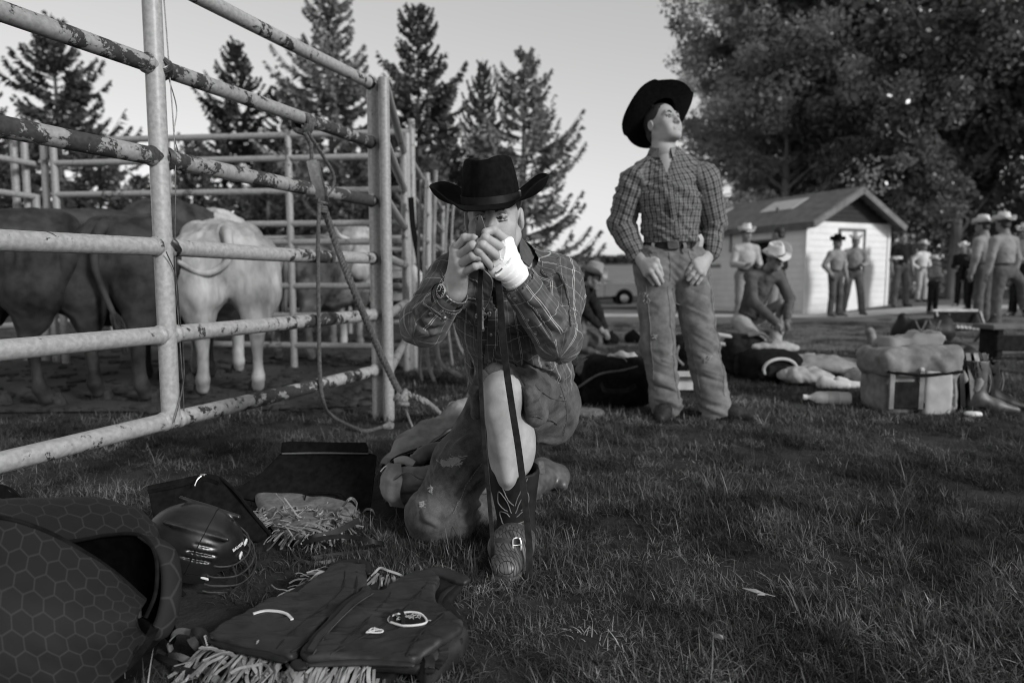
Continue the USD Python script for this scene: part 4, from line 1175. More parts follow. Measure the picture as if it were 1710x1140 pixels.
# ---------------------------------------------------------------- cattle
def bull(name, label, rump, heading, mat, s=1.0, tail=None, legs=None, head=True, sock=None, h=0.016, fat=0.92):
    """rump = point on the ground under the tail; heading = direction the animal faces (radians from +x)"""
    rump = np.asarray(rump, float)
    f = A(math.cos(heading), math.sin(heading), 0); l = A(-f[1], f[0], 0)
    def W(x, y, z):
        return rump + s * (f * x + l * y * fat) + UP * z * s
    lo = rump + A(-2.6, -2.6, -0.05) * s; hi = rump + A(2.6, 2.6, 1.65) * s
    c = rump + f * s * 0.95
    ext = np.abs(f) * 1.35 * s + np.abs(l) * 0.62 * s
    b = Body(np.append((c - ext)[:2], rump[2] - 0.02), np.append((c + ext)[:2], rump[2] + 1.7 * s), h)
    r = s
    side = (l, 0.86)
    b.cap(W(0.22, 0, 0.98), W(0.75, 0, 0.92), 0.31 * r, 0.40 * r, 0.08)
    b.cap(W(0.75, 0, 0.92), W(1.3, 0, 0.97), 0.40 * r, 0.33 * r, 0.1)
    b.cap(W(0.05, 0, 1.2), W(1.1, 0, 1.26), 0.075 * r, 0.10 * r, 0.10)
    b.ell(W(1.28, 0, 1.30), A(0.3, 0.3, 0.2) * r, k=0.1)
    b.cap(W(-0.13, 0, 0.98), W(-0.10, 0, 0.60), 0.045 * r, 0.03 * r, 0.02, cut=True)
    L = legs or {}
    for y in (-1, 1):
        dx = L.get(('r', y), 0.0)
        b.cap(W(0.26, 0.20 * y, 1.20), W(0.02, 0.11 * y, 1.10), 0.105 * r, 0.085 * r, 0.08)
        b.chain([W(0.16, 0.20 * y, 0.98), W(0.06, 0.22 * y, 0.76), W(0.0 + dx * .5, 0.21 * y, 0.60), W(-0.08 + dx, 0.20 * y, 0.48)],
                [0.235 * r, 0.175 * r, 0.10 * r, 0.055 * r], 0.05)
        b.chain([W(-0.08 + dx, 0.20 * y, 0.49), W(-0.055 + dx, 0.205 * y, 0.42), W(-0.03 + dx, 0.205 * y, 0.24), W(-0.02 + dx, 0.21 * y, 0.13), W(0.02 + dx, 0.21 * y, 0.06)],
                [0.052 * r, 0.048 * r, 0.036 * r, 0.047 * r, 0.045 * r], 0.015)
        b.cap(W(0.18, 0.27 * y, 1.02), W(0.06, 0.27 * y, 0.72), 0.08 * r, 0.05 * r, 0.05)
        b.ell(W(0.30, 0.24 * y, 1.20), A(0.06, 0.06, 0.05) * r, k=0.04)
        dx = L.get(('f', y), 0.0)
        b.chain([W(1.18, 0.2 * y, 0.85), W(1.2 + dx * .4, 0.2 * y, 0.62), W(1.2 + dx, 0.19 * y, 0.42), W(1.2 + dx, 0.19 * y, 0.2), W(1.2 + dx, 0.19 * y, 0.12), W(1.23 + dx, 0.19 * y, 0.06)],
                [0.19 * r, 0.105 * r, 0.055 * r, 0.038 * r, 0.047 * r, 0.045 * r], 0.03)
    b.cap(W(1.3, 0, 1.05), W(1.72, 0, 1.14), 0.27 * r, 0.19 * r, 0.1)
    if head:
        b.cap(W(1.74, 0, 1.17), W(2.08, 0, 0.92), 0.15 * r, 0.095 * r, 0.06)
        for y in (-1, 1):
            b.cap(W(1.72, 0.13 * y, 1.2), W(1.68, 0.30 * y, 1.16), 0.04 * r, 0.03 * r, 0.03)
    v, fc = b.mesh()
    n = vnorm(v, fc)
    v = v + n * (0.028 * (meshkit.fbm(v * A(9, 9, 4), 3, 2) - 0.5) + 0.012 * (1 - np.abs(2 * meshkit.noise(v * A(16, 16, 5), 4) - 1) * 2) * sstep(0.4, 0.8, v[:, 2]))[:, None]
    t = thing(name, label, 'cattle', rump)
    part(t, 'body', (v, fc), mat, smooth=True)
    for y in (-1, 1):
        for k, x in (('r', 0.02), ('f', 1.23)):
            x = x + L.get((k, y), 0.0)
            yy = (0.21 if k == 'r' else 0.19) * y
            part(t, 'hoof', cat(*[tube([W(x + 0.035, yy + q, 0.075), W(x + 0.05, yy + q, 0.04), W(x + 0.06, yy + q, -0.005)], np.array([0.040, 0.048, 0.054]) * r, 9) for q in (-0.025, 0.025)]), 'hoof')
    tl = tail or [(-0.0, 0, 1.2), (-0.10, 0, 1.16), (-0.13, 0, 0.95), (-0.12, 0.01, 0.7), (-0.13, 0.02, 0.5)]
    tp = spline([W(*q) for q in tl], 30)
    part(t, 'tail', tube(tp, np.concatenate([np.linspace(0.055, 0.028, 12), np.linspace(0.028, 0.018, 18)]) * r, 8), mat, smooth=True)
    e, dr = tp[-1], unit(tp[-1] - tp[-3])
    rr = np.random.default_rng(len(label))
    hairs = [ribbon(spline([e - dr * 0.05, e + dr * 0.05 + rr.normal(0, 0.015, 3), e + dr * 0.16 - UP * 0.05 + rr.normal(0, 0.035, 3)], 6), [.006, .012, .012, .010, .006, .002], 0.004) for _ in range(26)]
    part(t, 'switch', cat(*hairs), 'hide_dark', smooth=False)
    if head:
        for y in (-1, 1):
            part(t, 'horn', tube(spline([W(1.72, 0.1 * y, 1.3), W(1.76, 0.2 * y, 1.36), W(1.84, 0.24 * y, 1.44)], 10), np.linspace(0.032, 0.008, 10) * r, 8), 'canvas_pale')
    return t
def gp(px, d):
    q = P(px, 600, d); q[2] = 0.0
    return q
bull('bull', 'pale cream bull seen from behind, standing right of the tall post', gp(385, 4.95), 2.05, 'hide_pale', 0.97, tail=[(0.02, 0, 1.22), (-0.09, 0, 1.2), (-0.13, 0.0, 1.02), (-0.12, 0.10, 0.93), (-0.10, 0.22, 0.92), (-0.05, 0.36, 1.0)], legs={('r', 1): 0.05})
bull('bull', 'dark brown bull seen from behind, left of the tall post, with pale shanks', gp(190, 4.6), 1.62, 'hide_dark', 0.98, tail=[(0.02, 0, 1.23), (-0.10, 0, 1.17), (-0.14, 0.02, 0.98), (-0.13, -0.02, 0.8), (-0.14, -0.10, 0.62)], legs={('r', 1): 0.12})
bull('bull', 'nearly black bull cut off by the left picture edge', gp(10, 4.45), 1.2, 'hide_dark', 1.0, legs={('r', -1): 0.1})
bull('bull', 'mottled bull with a pale tail in the next pen, behind the bull rope', gp(492, 7.0), 1.35, 'hide_mid', 0.98)
bull('bull', 'light bull facing the camera with a pale forehead, in the next pen', A(-2.1, 9.4, 0), -1.35, 'hide_pale', 0.98, fat=1.05)

# clods and dung trodden into the pen
def clods():
    p = '/World/clods'
    pi = UsdGeom.PointInstancer.Define(stage, p)
    data(pi.GetPrim(), 'trodden clods of earth and dung scattered through the pen', 'clods', kind='stuff')
    UsdGeom.Scope.Define(stage, p + '/lumps')
    pr = []
    for i in range(4):
        m = trimesh.creation.icosphere(2, 1.0); v = np.array(m.vertices)
        v = v * (0.6 + 0.9 * meshkit.fbm(v * 1.6 + i * 9, 3, i))[:, None] * A(1, 1, 0.5)
        q = child_path(p + '/lumps', 'lump'); usdkit.mesh(stage, q, (v, m.faces), M['dirt'], smooth=True); pr.append(q)
    pi.CreatePrototypesRel().SetTargets(pr)
    r = np.random.default_rng(4); n = 2600
    y = 4.3 + 8 * r.uniform(0, 1, n) ** 1.5; x = pen_edge(y) - 0.15 - 9 * r.uniform(0, 1, n) ** 1.2
    z = ground_z(x, y) + 0.012
    s_ = 0.012 + 0.05 * r.uniform(0, 1, n) ** 3
    pi.CreatePositionsAttr(Vt.Vec3fArray.FromNumpy(np.stack([x, y, z], -1).astype(np.float32)))
    pi.CreateScalesAttr(Vt.Vec3fArray.FromNumpy((s_[:, None] * np.stack([r.uniform(.7, 1.6, n), r.uniform(.7, 1.6, n), r.uniform(.6, 1.1, n)], -1)).astype(np.float32)))
    pi.CreateProtoIndicesAttr(Vt.IntArray.FromNumpy(r.integers(0, 4, n).astype(np.int32)))
clods()
# ---------------------------------------------------------------- people: shared pieces
def head_frame(face, up=(0, 0, 1)):
    """columns: the head's own x (its left, seen from the front at right), back, up"""
    f = -unit(face)
    r = unit(np.cross(f, up)); u = np.cross(r, f)
    return np.stack([r, f, u], 1)

def head_mesh(c, R, s=1.0, h=0.0025, neck=None, nr=0.060):
    c = np.asarray(c, float)
    def W(x, y, z):
        return c + R @ (A(x, y, z) * s)
    ends = [c] + ([neck] if neck is not None else [])
    lo = np.min(ends, 0) - 0.16 * s; hi = np.max(ends, 0) + 0.16 * s
    b = Body(lo, hi, h)
    E = lambda p, r, k=0.02, cut=False, RR=None: b.ell(W(*p), A(*r) * s, R if RR is None else RR, k * s, cut)
    C = lambda p, q, r0, r1, k=0.015: b.cap(W(*p), W(*q), r0 * s, r1 * s, k * s)
    E((0, 0.014, 0.036), (0.075, 0.094, 0.082), 0)
    E((0, -0.018, -0.03), (0.063, 0.074, 0.082), 0.03)
    if neck is not None:
        b.cap(W(0, 0.028, -0.075), neck, nr * s, (nr + 0.006) * s, 0.03 * s)
    for x in (-1, 1):
        C((0.056 * x, 0.012, -0.055), (0.022 * x, -0.062, -0.104), 0.018, 0.017, 0.03)
        E((0.044 * x, -0.058, -0.026), (0.019, 0.017, 0.015), 0.03)
        E((0.032 * x, -0.060, -0.062), (0.020, 0.02, 0.022), 0.03)
    E((0, -0.076, -0.108), (0.020, 0.017, 0.016), 0.025)
    C((-0.036, -0.077, 0.017), (0.036, -0.077, 0.017), 0.012, 0.012, 0.02)
    for x in (-1, 1):
        E((0.031 * x, -0.092, -0.002), (0.0185, 0.016, 0.0115), 0.012, True)
    C((0, -0.086, 0.004), (0, -0.103, -0.036), 0.0075, 0.0105, 0.016)
    E((0, -0.106, -0.041), (0.0115, 0.0115, 0.0105), 0.010)
    for x in (-1, 1):
        E((0.0125 * x, -0.095, -0.044), (0.008, 0.011, 0.0075), 0.008)
        E((0.006 * x, -0.104, -0.051), (0.0035, 0.006, 0.003), 0.003, True)
        for y, z, t in ((-0.0905, 0.0045, 0.0034), (-0.0885, -0.0085, 0.0026)):
            C((0.018 * x, y + 0.003, z - 0.003 * (z > 0)), (0.031 * x, y, z), t, t, 0.004)
            C((0.031 * x, y, z), (0.044 * x, y + 0.008, z - 0.003 * (z > 0)), t, t, 0.004)
    E((0, -0.086, -0.0745), (0.023, 0.011, 0.0055), 0.008)
    E((0, -0.085, -0.0835), (0.019, 0.011, 0.0060), 0.008)
    E((0, -0.099, -0.0788), (0.022, 0.008, 0.0014), 0.003, True)
    for x in (-1, 1):      # ears
        E((0.079 * x, 0.014, -0.010), (0.009, 0.020, 0.031), 0.008)
        E((0.088 * x, 0.010, -0.008), (0.006, 0.011, 0.019), 0.004, True)
    v, f = b.mesh()
    return v, f, W

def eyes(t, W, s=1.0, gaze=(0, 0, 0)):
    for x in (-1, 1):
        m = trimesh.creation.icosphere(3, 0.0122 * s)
        e = part(t, 'eye', (np.array(m.vertices) + W(0.031 * x, -0.0795, -0.002), m.faces), 'shaded_eye_white', smooth=True)
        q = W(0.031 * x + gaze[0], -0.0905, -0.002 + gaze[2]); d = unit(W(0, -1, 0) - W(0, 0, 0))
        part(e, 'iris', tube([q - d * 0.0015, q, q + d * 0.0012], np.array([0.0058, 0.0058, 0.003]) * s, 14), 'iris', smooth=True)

def cowboy_hat(t, c, R, mat, s=1.0, brim=(0.152, 0.168), curl=0.075, dip=0.02, crown_h=0.118, band='black_leather', nu=64, nv=14):
    """c = middle of the crown's base ring; R columns: right, back, up"""
    c = np.asarray(c, float)
    def tow(x, y, z):
        return c + (np.stack([x, y, z], -1) * s) @ R.T
    hat = part_group(t, 'hat')
    ca, cb = 0.0835, 0.103
    def brim_fn(u, v):
        th = u * 2 * np.pi
        cs, sn = np.cos(th), np.sin(th)
        k = np.abs(cs) ** 2.4; q = np.clip((np.abs(cs) - 0.36) / 0.56, 0, 1); kz = q * q * (3 - 2 * q)
        sx, sy = brim[0] - ca, brim[1] - cb
        bend = k * 1.05                                   # how far the sides roll up
        w = sx * k + sy * (1 - k)
        w = np.where(k > 0.3, w * 1.1, w)
        ang = bend * v ** 1.3 * 1.25
        outw = w * np.where(ang > 1e-4, np.sin(ang) / np.maximum(ang, 1e-4), 1) * v
        z = curl * kz * v ** 1.9 - dip * (1 - k) * v ** 1.3 * np.where(sn < 0, 1.0, 0.8)
        x = cs * (ca + outw); y = sn * (cb + outw)
        return tow(x, y, z)
    part(hat, 'brim', shell(surf(brim_fn, nu + 1, nv, True), 0.0035 * s), mat, smooth=50)
    def crown_fn(u, v):
        th = u * 2 * np.pi
        cs, sn = np.cos(th), np.sin(th)
        side = np.clip(v / 0.72, 0, 1); top = np.clip((v - 0.72) / 0.28, 0, 1)
        sh = 1 - 0.20 * side ** 1.5                       # the wall leans in towards the top
        rr = sh * (1 - 0.97 * top ** 1.15)
        pinch = 1 - 0.22 * side ** 2 * np.clip(-sn, 0, 1) ** 2 * np.abs(cs) ** 0.6
        x = cs * ca * rr * pinch * np.where(sn < 0, 1 - 0.12 * side ** 2 * (-sn), 1); y = sn * cb * rr
        z = crown_h * (side ** 0.9 - 0.055 * np.clip(side - 0.86, 0, 1) / 0.14 * 0)
        z = z * (1 - 0.06 * sn * side) + 0.012 * np.sin(np.pi * np.clip(top * 1.6, 0, 1)) * (1 - top)
        crease = np.exp(-((x + 0.008) / 0.022) ** 2) * 0.020
        z = z - crease * np.clip(top * 4, 0, 1)
        return tow(x, y, z)
    part(hat, 'crown', surf(crown_fn, nu + 1, 30, True), mat, smooth=60)
    def band_fn(u, v):
        th = u * 2 * np.pi
        k = 1.012 - 0.02 * v
        return tow(np.cos(th) * ca * k, np.sin(th) * cb * k, 0.002 + 0.020 * v)
    part(hat, 'hat_band', shell(surf(band_fn, nu + 1, 3, True), 0.003 * s), band, smooth=50)
    return hat, tow

def part_group(t, name):
    p = child_path(t, name)
    UsdGeom.Xform.Define(stage, p)
    return p

def add_hand(b, wrist, mcps, fingers, thumb, r=0.0105, rw=0.026, k=0.012, rp=0.0135):
    """b: Body; mcps: four knuckles index to little; fingers: joint lists after each knuckle; thumb: its joints from the wrist on"""
    wrist = np.asarray(wrist, float)
    sc = (1.0, 1.05, 1.0, 0.86)
    mid = np.mean(mcps, 0)
    b.cap(wrist, wrist + (mid - wrist) * 0.35, rw, rw * 0.95, k)
    for i, m in enumerate(mcps):
        b.cap(wrist + (m - wrist) * 0.22, m, rp * 1.25, rp * sc[i], k * 1.3)
    for i in range(3):
        b.cap((mcps[i] + mcps[i + 1]) / 2 * 0.92 + wrist * 0.08, wrist * 0.4 + (mcps[i] + mcps[i + 1]) / 2 * 0.6, rp * 0.95, rp * 1.1, k)
    for i, (m, js) in enumerate(zip(mcps, fingers)):
        pts = [m] + list(js)
        rs = np.linspace(r * 1.1, r * 0.8, len(pts)) * sc[i]
        b.ell(m, np.full(3, rp * sc[i] * 1.06), k=0.004)
        bb = b
        for a in range(len(pts) - 1):
            bb.cap(pts[a], pts[a + 1], rs[a], rs[a + 1], 0.0022)
            if a:
                bb.ell(pts[a], np.full(3, rs[a] * 1.07), k=0.003)
    pts = list(thumb)
    rs = np.linspace(rp * 1.25, r * 0.95, len(pts))
    for a in range(len(pts) - 1):
        b.cap(pts[a], pts[a + 1], rs[a], rs[a + 1], 0.004 if a else k)

def bone_id(v, bones):
    best = np.full(len(v), 1e9); idx = np.zeros(len(v), int)
    for i, (a, b, r, ref) in enumerate(bones):
        a, b = np.asarray(a, float), np.asarray(b, float); ba = b - a
        t = np.clip((v - a) @ ba / (ba @ ba), 0, 1)
        dd = np.linalg.norm(v - a - t[:, None] * ba, axis=1) - r
        m = dd < best; best[m] = dd[m]; idx[m] = i
    return idx

def wrinkle(m, bones, amp, fu=9.0, fv=26.0, seed=0, skew=0.5, fine=0.25, grow=None):
    """cloth folds: ridges that run round each limb, slanted, plus finer creases"""
    v, f = tri(m)
    n = vnorm(v, f)
    uv = bone_uv(v, bones); i = bone_id(v, bones)
    q = np.stack([uv[:, 0] * fu, (uv[:, 1] + skew * uv[:, 0]) * fv, i * 7.3 + 0 * uv[:, 0]], -1)
    big = 1 - np.abs(2 * meshkit.noise(q, seed) - 1) * 1.6
    big2 = 1 - np.abs(2 * meshkit.noise(q * A(1.3, 1.9, 1), seed + 5) - 1) * 1.6
    lump = meshkit.fbm(v * 14, 2, seed + 9) - 0.5
    d = amp * (0.6 * big + fine * big2 + 0.8 * lump)
    if grow is not None:
        d = d * grow(v)
    v = v + n * d[:, None]
    return v, f, uv

def keep_faces(m, cond):
    v, f = tri(m)
    k = cond(v)
    f = f[k[f].all(1)]
    used_v = np.unique(f); mp = np.full(len(v), -1); mp[used_v] = np.arange(len(used_v))
    return v[used_v], mp[f]

def stitch(pts, n, r=0.0012, duty=0.6):
    """a row of stitches along a path"""
    p = spline(pts, n * 2 + 1)
    return cat(*[tube([p[2 * i], p[2 * i] * (1 - duty) + p[2 * i + 2] * duty], r, 4) for i in range(n)])

def crease(m, amp, freq, seed=0, stretch=(1, 1, 1)):
    """sharp soft-cloth folds"""
    v, f = tri(m)
    q = v * np.asarray(stretch) * freq
    r = 1 - np.abs(2 * meshkit.noise(q + 3, seed) - 1) * 2
    r2 = 1 - np.abs(2 * meshkit.noise(q * 2.1, seed + 3) - 1) * 2
    return v + vnorm(v, f) * (amp * (r + 0.4 * r2))[:, None], f

def smooth_path(q, w=3):
    p = np.pad(q, ((w, w), (0, 0)), mode='edge')
    return np.array([p[i:i + 2 * w + 1].mean(0) for i in range(len(q))])

class Proj:
    """nearest point of a surface, to lay small things on cloth"""
    def __init__(s, m):
        s.v, s.f = tri(m); s.n = vnorm(s.v, s.f); s.t = cKDTree(s.v)
    def at(s, p, lift=0.0):
        d, i = s.t.query(np.asarray(p, float), k=6)
        w = 1 / (d + 1e-4); w = w / w.sum(-1, keepdims=True)
        q = (s.v[i] * w[..., None]).sum(-2); n = (s.n[i] * w[..., None]).sum(-2)
        n = n / np.linalg.norm(n, axis=-1, keepdims=True)
        return q + n * lift, n
    def see(s, px, py, lift=0.0, eye=A(0, 0, CAM_Z)):
        """the surface point that shows at (px, py), or the closest to it"""
        r = ray(px, py); r = r / np.linalg.norm(r)
        w = s.v - eye; al = w @ r
        off = np.linalg.norm(w - al[:, None] * r, axis=1)
        k = np.where((off < max(0.012, off.min() * 1.6)) & ((s.n @ r) < 0.1))[0]
        if not len(k):
            k = [off.argmin()]
        j = k[np.argmin(al[k])]
        return s.v[j] + s.n[j] * lift, s.n[j]
    def path(s, pxs, n=20, lift=0.002):
        p = spline([s.see(*q)[0] for q in pxs], n)
        return s.at(p, lift)[0]

def boot_shape(b, heel, ball, toe, shaft_top, ankle, r=1.0, up=UP):
    heel, ball, toe, ankle = (np.asarray(x, float) for x in (heel, ball, toe, ankle))
    b.cap(ankle, shaft_top, 0.050 * r, 0.066 * r, 0.02)
    b.cap(heel, ball, 0.034 * r, 0.046 * r, 0.02)
    b.cap(ankle, ball * 0.75 + heel * 0.25 + up * 0.012, 0.047 * r, 0.042 * r, 0.03)
    b.cap(ankle, heel + up * 0.01, 0.046 * r, 0.036 * r, 0.03)
    b.cap(ball, toe, 0.045 * r, 0.022 * r, 0.02)

LAST = {}
# ---------------------------------------------------------------- a whole dressed figure from its joints
def figure(name, label, J, face, h=0.016, shirt='cloth_mid', pants='denim_far', hat=None, hatkw=None, hair='hair', skin='skin_dark', boots='brown_leather', sleeve=1.0, group=None, s=1.0, bulk=1.0, amp=0.006, detail=False, hat_tilt=None, belt=True, vneck=0.0, pamp=None, loose=1.0):
    """J: dict of world joints hipL hipR kneeL kneeR ankL ankR toeL toeR chest neck shL shR elL elR wrL wrR haL haR head"""
    J = {k: np.asarray(v, float) for k, v in J.items()}
    base = (J['ankL'] + J['ankR']) / 2
    t = thing(name, label, 'person', A(base[0], base[1], min(J['ankL'][2], J['ankR'][2]) - 0.08))
    if group:
        data(stage.GetPrimAtPath(t), group=group)
    allp = np.array(list(J.values()))
    lo, hi = allp.min(0) - 0.27 * s, allp.max(0) + 0.27 * s
    pel = (J['hipL'] + J['hipR']) / 2
    shc = (J['shL'] + J['shR']) / 2
    across = unit(J['shL'] - J['shR']); hipx = unit(J['hipL'] - J['hipR'])
    spine = unit(J['neck'] - pel)
    front = unit(np.cross(across, spine))
    # the body itself
    b = Body(lo, hi, h)
    b.cap(pel, J['chest'], 0.105 * s * bulk, 0.125 * s * bulk, 0.03, flat=(front, 0.8))
    b.cap(J['shL'], J['shR'], 0.055 * s, 0.055 * s, 0.05)
    b.cap(J['chest'], J['neck'], 0.118 * s, 0.055 * s, 0.04)
    b.cap(J['neck'], J['head'] - UP * 0.02 * s, 0.056 * s, 0.055 * s, 0.02)
    for q in 'LR':
        b.cap(J['hip' + q], J['knee' + q], 0.078 * s * bulk, 0.052 * s * bulk, 0.03)
        b.cap(J['knee' + q], J['ank' + q], 0.048 * s * bulk, 0.036 * s, 0.02)
        b.cap(J['ank' + q], J['toe' + q], 0.034 * s, 0.028 * s, 0.02)
        b.cap(J['sh' + q], J['el' + q], 0.044 * s * bulk, 0.036 * s * bulk, 0.02)
        b.cap(J['el' + q], J['wr' + q], 0.038 * s * bulk, 0.027 * s, 0.02)
        w, hd = J['wr' + q], J['ha' + q]
        d = unit(hd - w); L = 0.185 * s
        sd = unit(np.cross(d, front if abs(np.dot(d, front)) < 0.9 else UP)); pn = np.cross(sd, d)
        if not detail:
            b.cap(w, w + d * 0.08 * s, 0.028 * s, 0.036 * s, 0.015, flat=(sd, 0.6) if False else None)
            for i, o in enumerate((-0.027, -0.009, 0.009, 0.026)):
                a0 = w + d * 0.08 * s + pn * o * s
                b.cap(a0, a0 + d * (0.08 - 0.012 * abs(i - 1.3)) * s, 0.0115 * s, 0.009 * s, 0.006)
            b.cap(w + d * 0.03 * s + pn * 0.03 * s, w + d * 0.09 * s + pn * 0.055 * s, 0.014 * s, 0.010 * s, 0.01)
    R = head_frame(face)
    hv, hf, W = head_mesh(J['head'], R, s, min(h, 0.008) if not detail else 0.004, neck=J['neck'])
    bm = b.mesh()
    parts_body = [bm, (hv, hf)]
    if detail:
        hb = Body(lo, hi, 0.0045)
        detail(hb)
        parts_body.append(hb.mesh())
    part(t, 'body', cat(*parts_body), skin, smooth=True)
    # trousers
    b = Body(lo, hi, h)
    b.cap(J['hipL'], J['hipR'], 0.095 * s * bulk, 0.095 * s * bulk, 0.03, flat=(front, 0.95))
    b.cap(pel, pel + spine * 0.09 * s, 0.128 * s * bulk, 0.122 * s * bulk, 0.04, flat=(front, 0.8))
    for q in 'LR':
        b.cap(J['hip' + q], J['knee' + q], 0.095 * s * bulk * loose, 0.071 * s * bulk * loose, 0.03)
        e = J['ank' + q] - unit(J['knee' + q] - J['ank' + q]) * (0.035 if detail else 0.0)
        b.cap(J['knee' + q], e, 0.068 * s * bulk * loose, 0.066 * s * bulk * loose, 0.03)
    pb = [(J['hip' + q], J['knee' + q], 0.09 * s, front) for q in 'LR'] + [(J['knee' + q], J['ank' + q], 0.065 * s, front) for q in 'LR'] + [(pel, pel + spine * 0.1, 0.13 * s, front)]
    m = wrinkle(b.mesh(), pb, (pamp or amp) * s, 7, 18, len(label), skew=0.8, grow=lambda v: 0.55 + 0.75 * np.clip((J['kneeL'][2] + 0.12 - v[:, 2]) / 0.45, 0, 1))
    if detail:
        m = crease(m[:2], 0.0045, 5.5, 2, (1.2, 1, 1.9))
    top = pel + spine * 0.115 * s
    m2 = keep_faces(m[:2], lambda v: ((v - top) @ spine) < 0)
    for q in 'LR':
        cut = J['ank' + q] - unit(J['knee' + q] - J['ank' + q]) * (0.062 if detail else 0.015) * s; ax = unit(J['knee' + q] - J['ank' + q])
        m2 = keep_faces(m2, lambda v: (((v - cut) @ ax) > 0) | (np.linalg.norm(v - J['ank' + q], axis=1) > 0.2 * s))
    LAST['trousers'] = m2
    tp = part(t, 'trousers', m2, pants, smooth=True)
    LAST['trousers_path'] = tp
    # boots
    for q in 'LR':
        b = Body(J['ank' + q] - 0.40, J['ank' + q] + 0.40, min(h, 0.010))
        fw = unit((J['toe' + q] - J['ank' + q]) * A(1, 1, 0.0))
        a = J['ank' + q]
        gz = a[2] - 0.085 * s if abs(J['toe' + q][2] - a[2]) < 0.1 else J['toe' + q][2] - 0.035
        ball = a + fw * 0.115 * s; ball[2] = gz + 0.046 * s
        tip = a + fw * 0.205 * s; tip[2] = gz + 0.034 * s
        b.cap(a, a + unit(J['knee' + q] - a) * 0.16 * s, 0.046 * s, 0.055 * s, 0.02)
        b.cap(a - UP * 0.01, ball, 0.047 * s, 0.044 * s, 0.03)
        b.cap(ball, tip, 0.046 * s, 0.026 * s, 0.02)
        hl = a - fw * 0.035 * s; hl[2] = a[2] - 0.045 * s
        b.cap(a, hl, 0.044 * s, 0.036 * s, 0.02)
        if detail:
            sd = A(-fw[1], fw[0], 0)
            bp = part_group(t, 'boot')
            part(bp, 'upper', b.mesh(), boots, smooth=True)
            fl = lambda k: a + fw * k * s - UP * (a[2] - gz)
            part(bp, 'sole', ribbon(np.array([fl(-.07) + UP * .030, fl(0.0) + UP * .028, fl(.05) + UP * .014, fl(.12) + UP * .008, fl(.18) + UP * .010, fl(.225) + UP * .014]), np.array([.066, .07, .062, .092, .066, .02]) * s, .012, sd), 'black_leather')
            part(bp, 'heel', boxm(fl(-.04) + UP * .012, (.06, .064, .03), np.stack([fw, sd, UP], 1), .004), 'black_leather')
            continue
        part(t, 'boot', b.mesh(), boots, smooth=True)
    # shirt
    b = Body(lo, hi, h)
    b.cap(pel + spine * 0.07 * s, J['chest'], 0.128 * s * bulk, 0.152 * s * bulk, 0.04, flat=(front, 0.78))
    b.cap(J['chest'], shc - spine * 0.01, 0.145 * s * bulk, 0.10 * s * bulk, 0.05, flat=(front, 0.75))
    b.cap(J['shL'], J['shR'], 0.066 * s * bulk, 0.066 * s * bulk, 0.05)
    b.cap(shc, J['neck'], 0.085 * s, 0.064 * s, 0.03)
    for q in 'LR':
        b.cap(J['neck'] - spine * 0.025 * s, J['sh' + q] + spine * 0.012 * s, 0.050 * s, 0.050 * s, 0.04)
    for q in 'LR':
        b.cap(J['sh' + q], J['el' + q], 0.064 * s * bulk * loose, 0.056 * s * bulk * loose, 0.03)
        if sleeve > 0.6:
            b.cap(J['el' + q], J['wr' + q], 0.056 * s * bulk * loose, 0.041 * s, 0.02)
    sb = [(pel, J['chest'], 0.14 * s, front), (J['chest'], J['neck'], 0.13 * s, front)] + [(J['sh' + q], J['el' + q], 0.058 * s, front) for q in 'LR'] + [(J['el' + q], J['wr' + q], 0.047 * s, front) for q in 'LR']
    m = wrinkle(b.mesh(), sb, amp * s, 9, 22, len(label) + 3)
    if detail:
        m = crease(m[:2], 0.005, 8, 5, (1.4, 1, 1.0))
    hem = pel + spine * 0.085 * s
    keep = lambda v: (((v - hem) @ spine) > 0) | (np.linalg.norm(v - pel, axis=1) > 0.20 * s)
    v, f = keep_faces(m[:2], keep)
    if sleeve <= 0.6:
        for q in 'LR':
            cut = J['sh' + q] * 0.35 + J['el' + q] * 0.65; ax = unit(J['el' + q] - J['sh' + q])
            v, f = keep_faces((v, f), lambda p: (((p - cut) @ ax) < 0) | (np.linalg.norm(p - J['el' + q], axis=1) > 0.17 * s))
    nk = J['neck'] + spine * 0.02 * s
    v, f = keep_faces((v, f), lambda p: ((p - nk) @ spine) < 0)
    if vneck:
        o = J['neck'] - spine * vneck; wmax = 0.052 * s
        def op(p):
            a = (p - o) @ spine
            return ~((a > 0) & (np.abs((p - o) @ across) < wmax * a / vneck) & (((p - o) @ front) > 0.0))
        v, f = keep_faces((v, f), op)
    sp = part(t, 'shirt', (v, f), shirt, smooth=True, uv=bone_uv(v, sb))
    # collar
    c0 = J['neck'] - spine * 0.012 * s
    def col(u, w):
        th = (u * 1.72 - 0.86) * np.pi
        r = (0.068 + 0.014 * w) * s
        return c0 + (np.cos(th)[..., None] * (-front) + np.sin(th)[..., None] * across) * r[..., None] + spine * ((0.035 - 0.05 * w + 0.02 * np.cos(th))[..., None] * s)
    part(sp, 'collar', shell(surf(col, 25, 4), 0.005 * s), shirt, smooth=True)
    if belt:
        bc = pel + spine * 0.095 * s
        def blt(u, w):
            th = u * 2 * np.pi
            r1, r2 = 0.138 * s * bulk, 0.112 * s * bulk
            return bc + np.cos(th)[..., None] * across * r1 + np.sin(th)[..., None] * front * r2 + spine * ((w - 0.5) * 0.036 * s)[..., None]
        bp = part(tp, 'belt', shell(surf(blt, 33, 3, True), 0.006 * s), 'black_leather', smooth=True)
        part(bp, 'buckle', boxm(bc + front * 0.118 * s * bulk, (0.06 * s, 0.014, 0.045 * s), np.stack([across, front, spine], 1), 0.004), 'dark_metal')
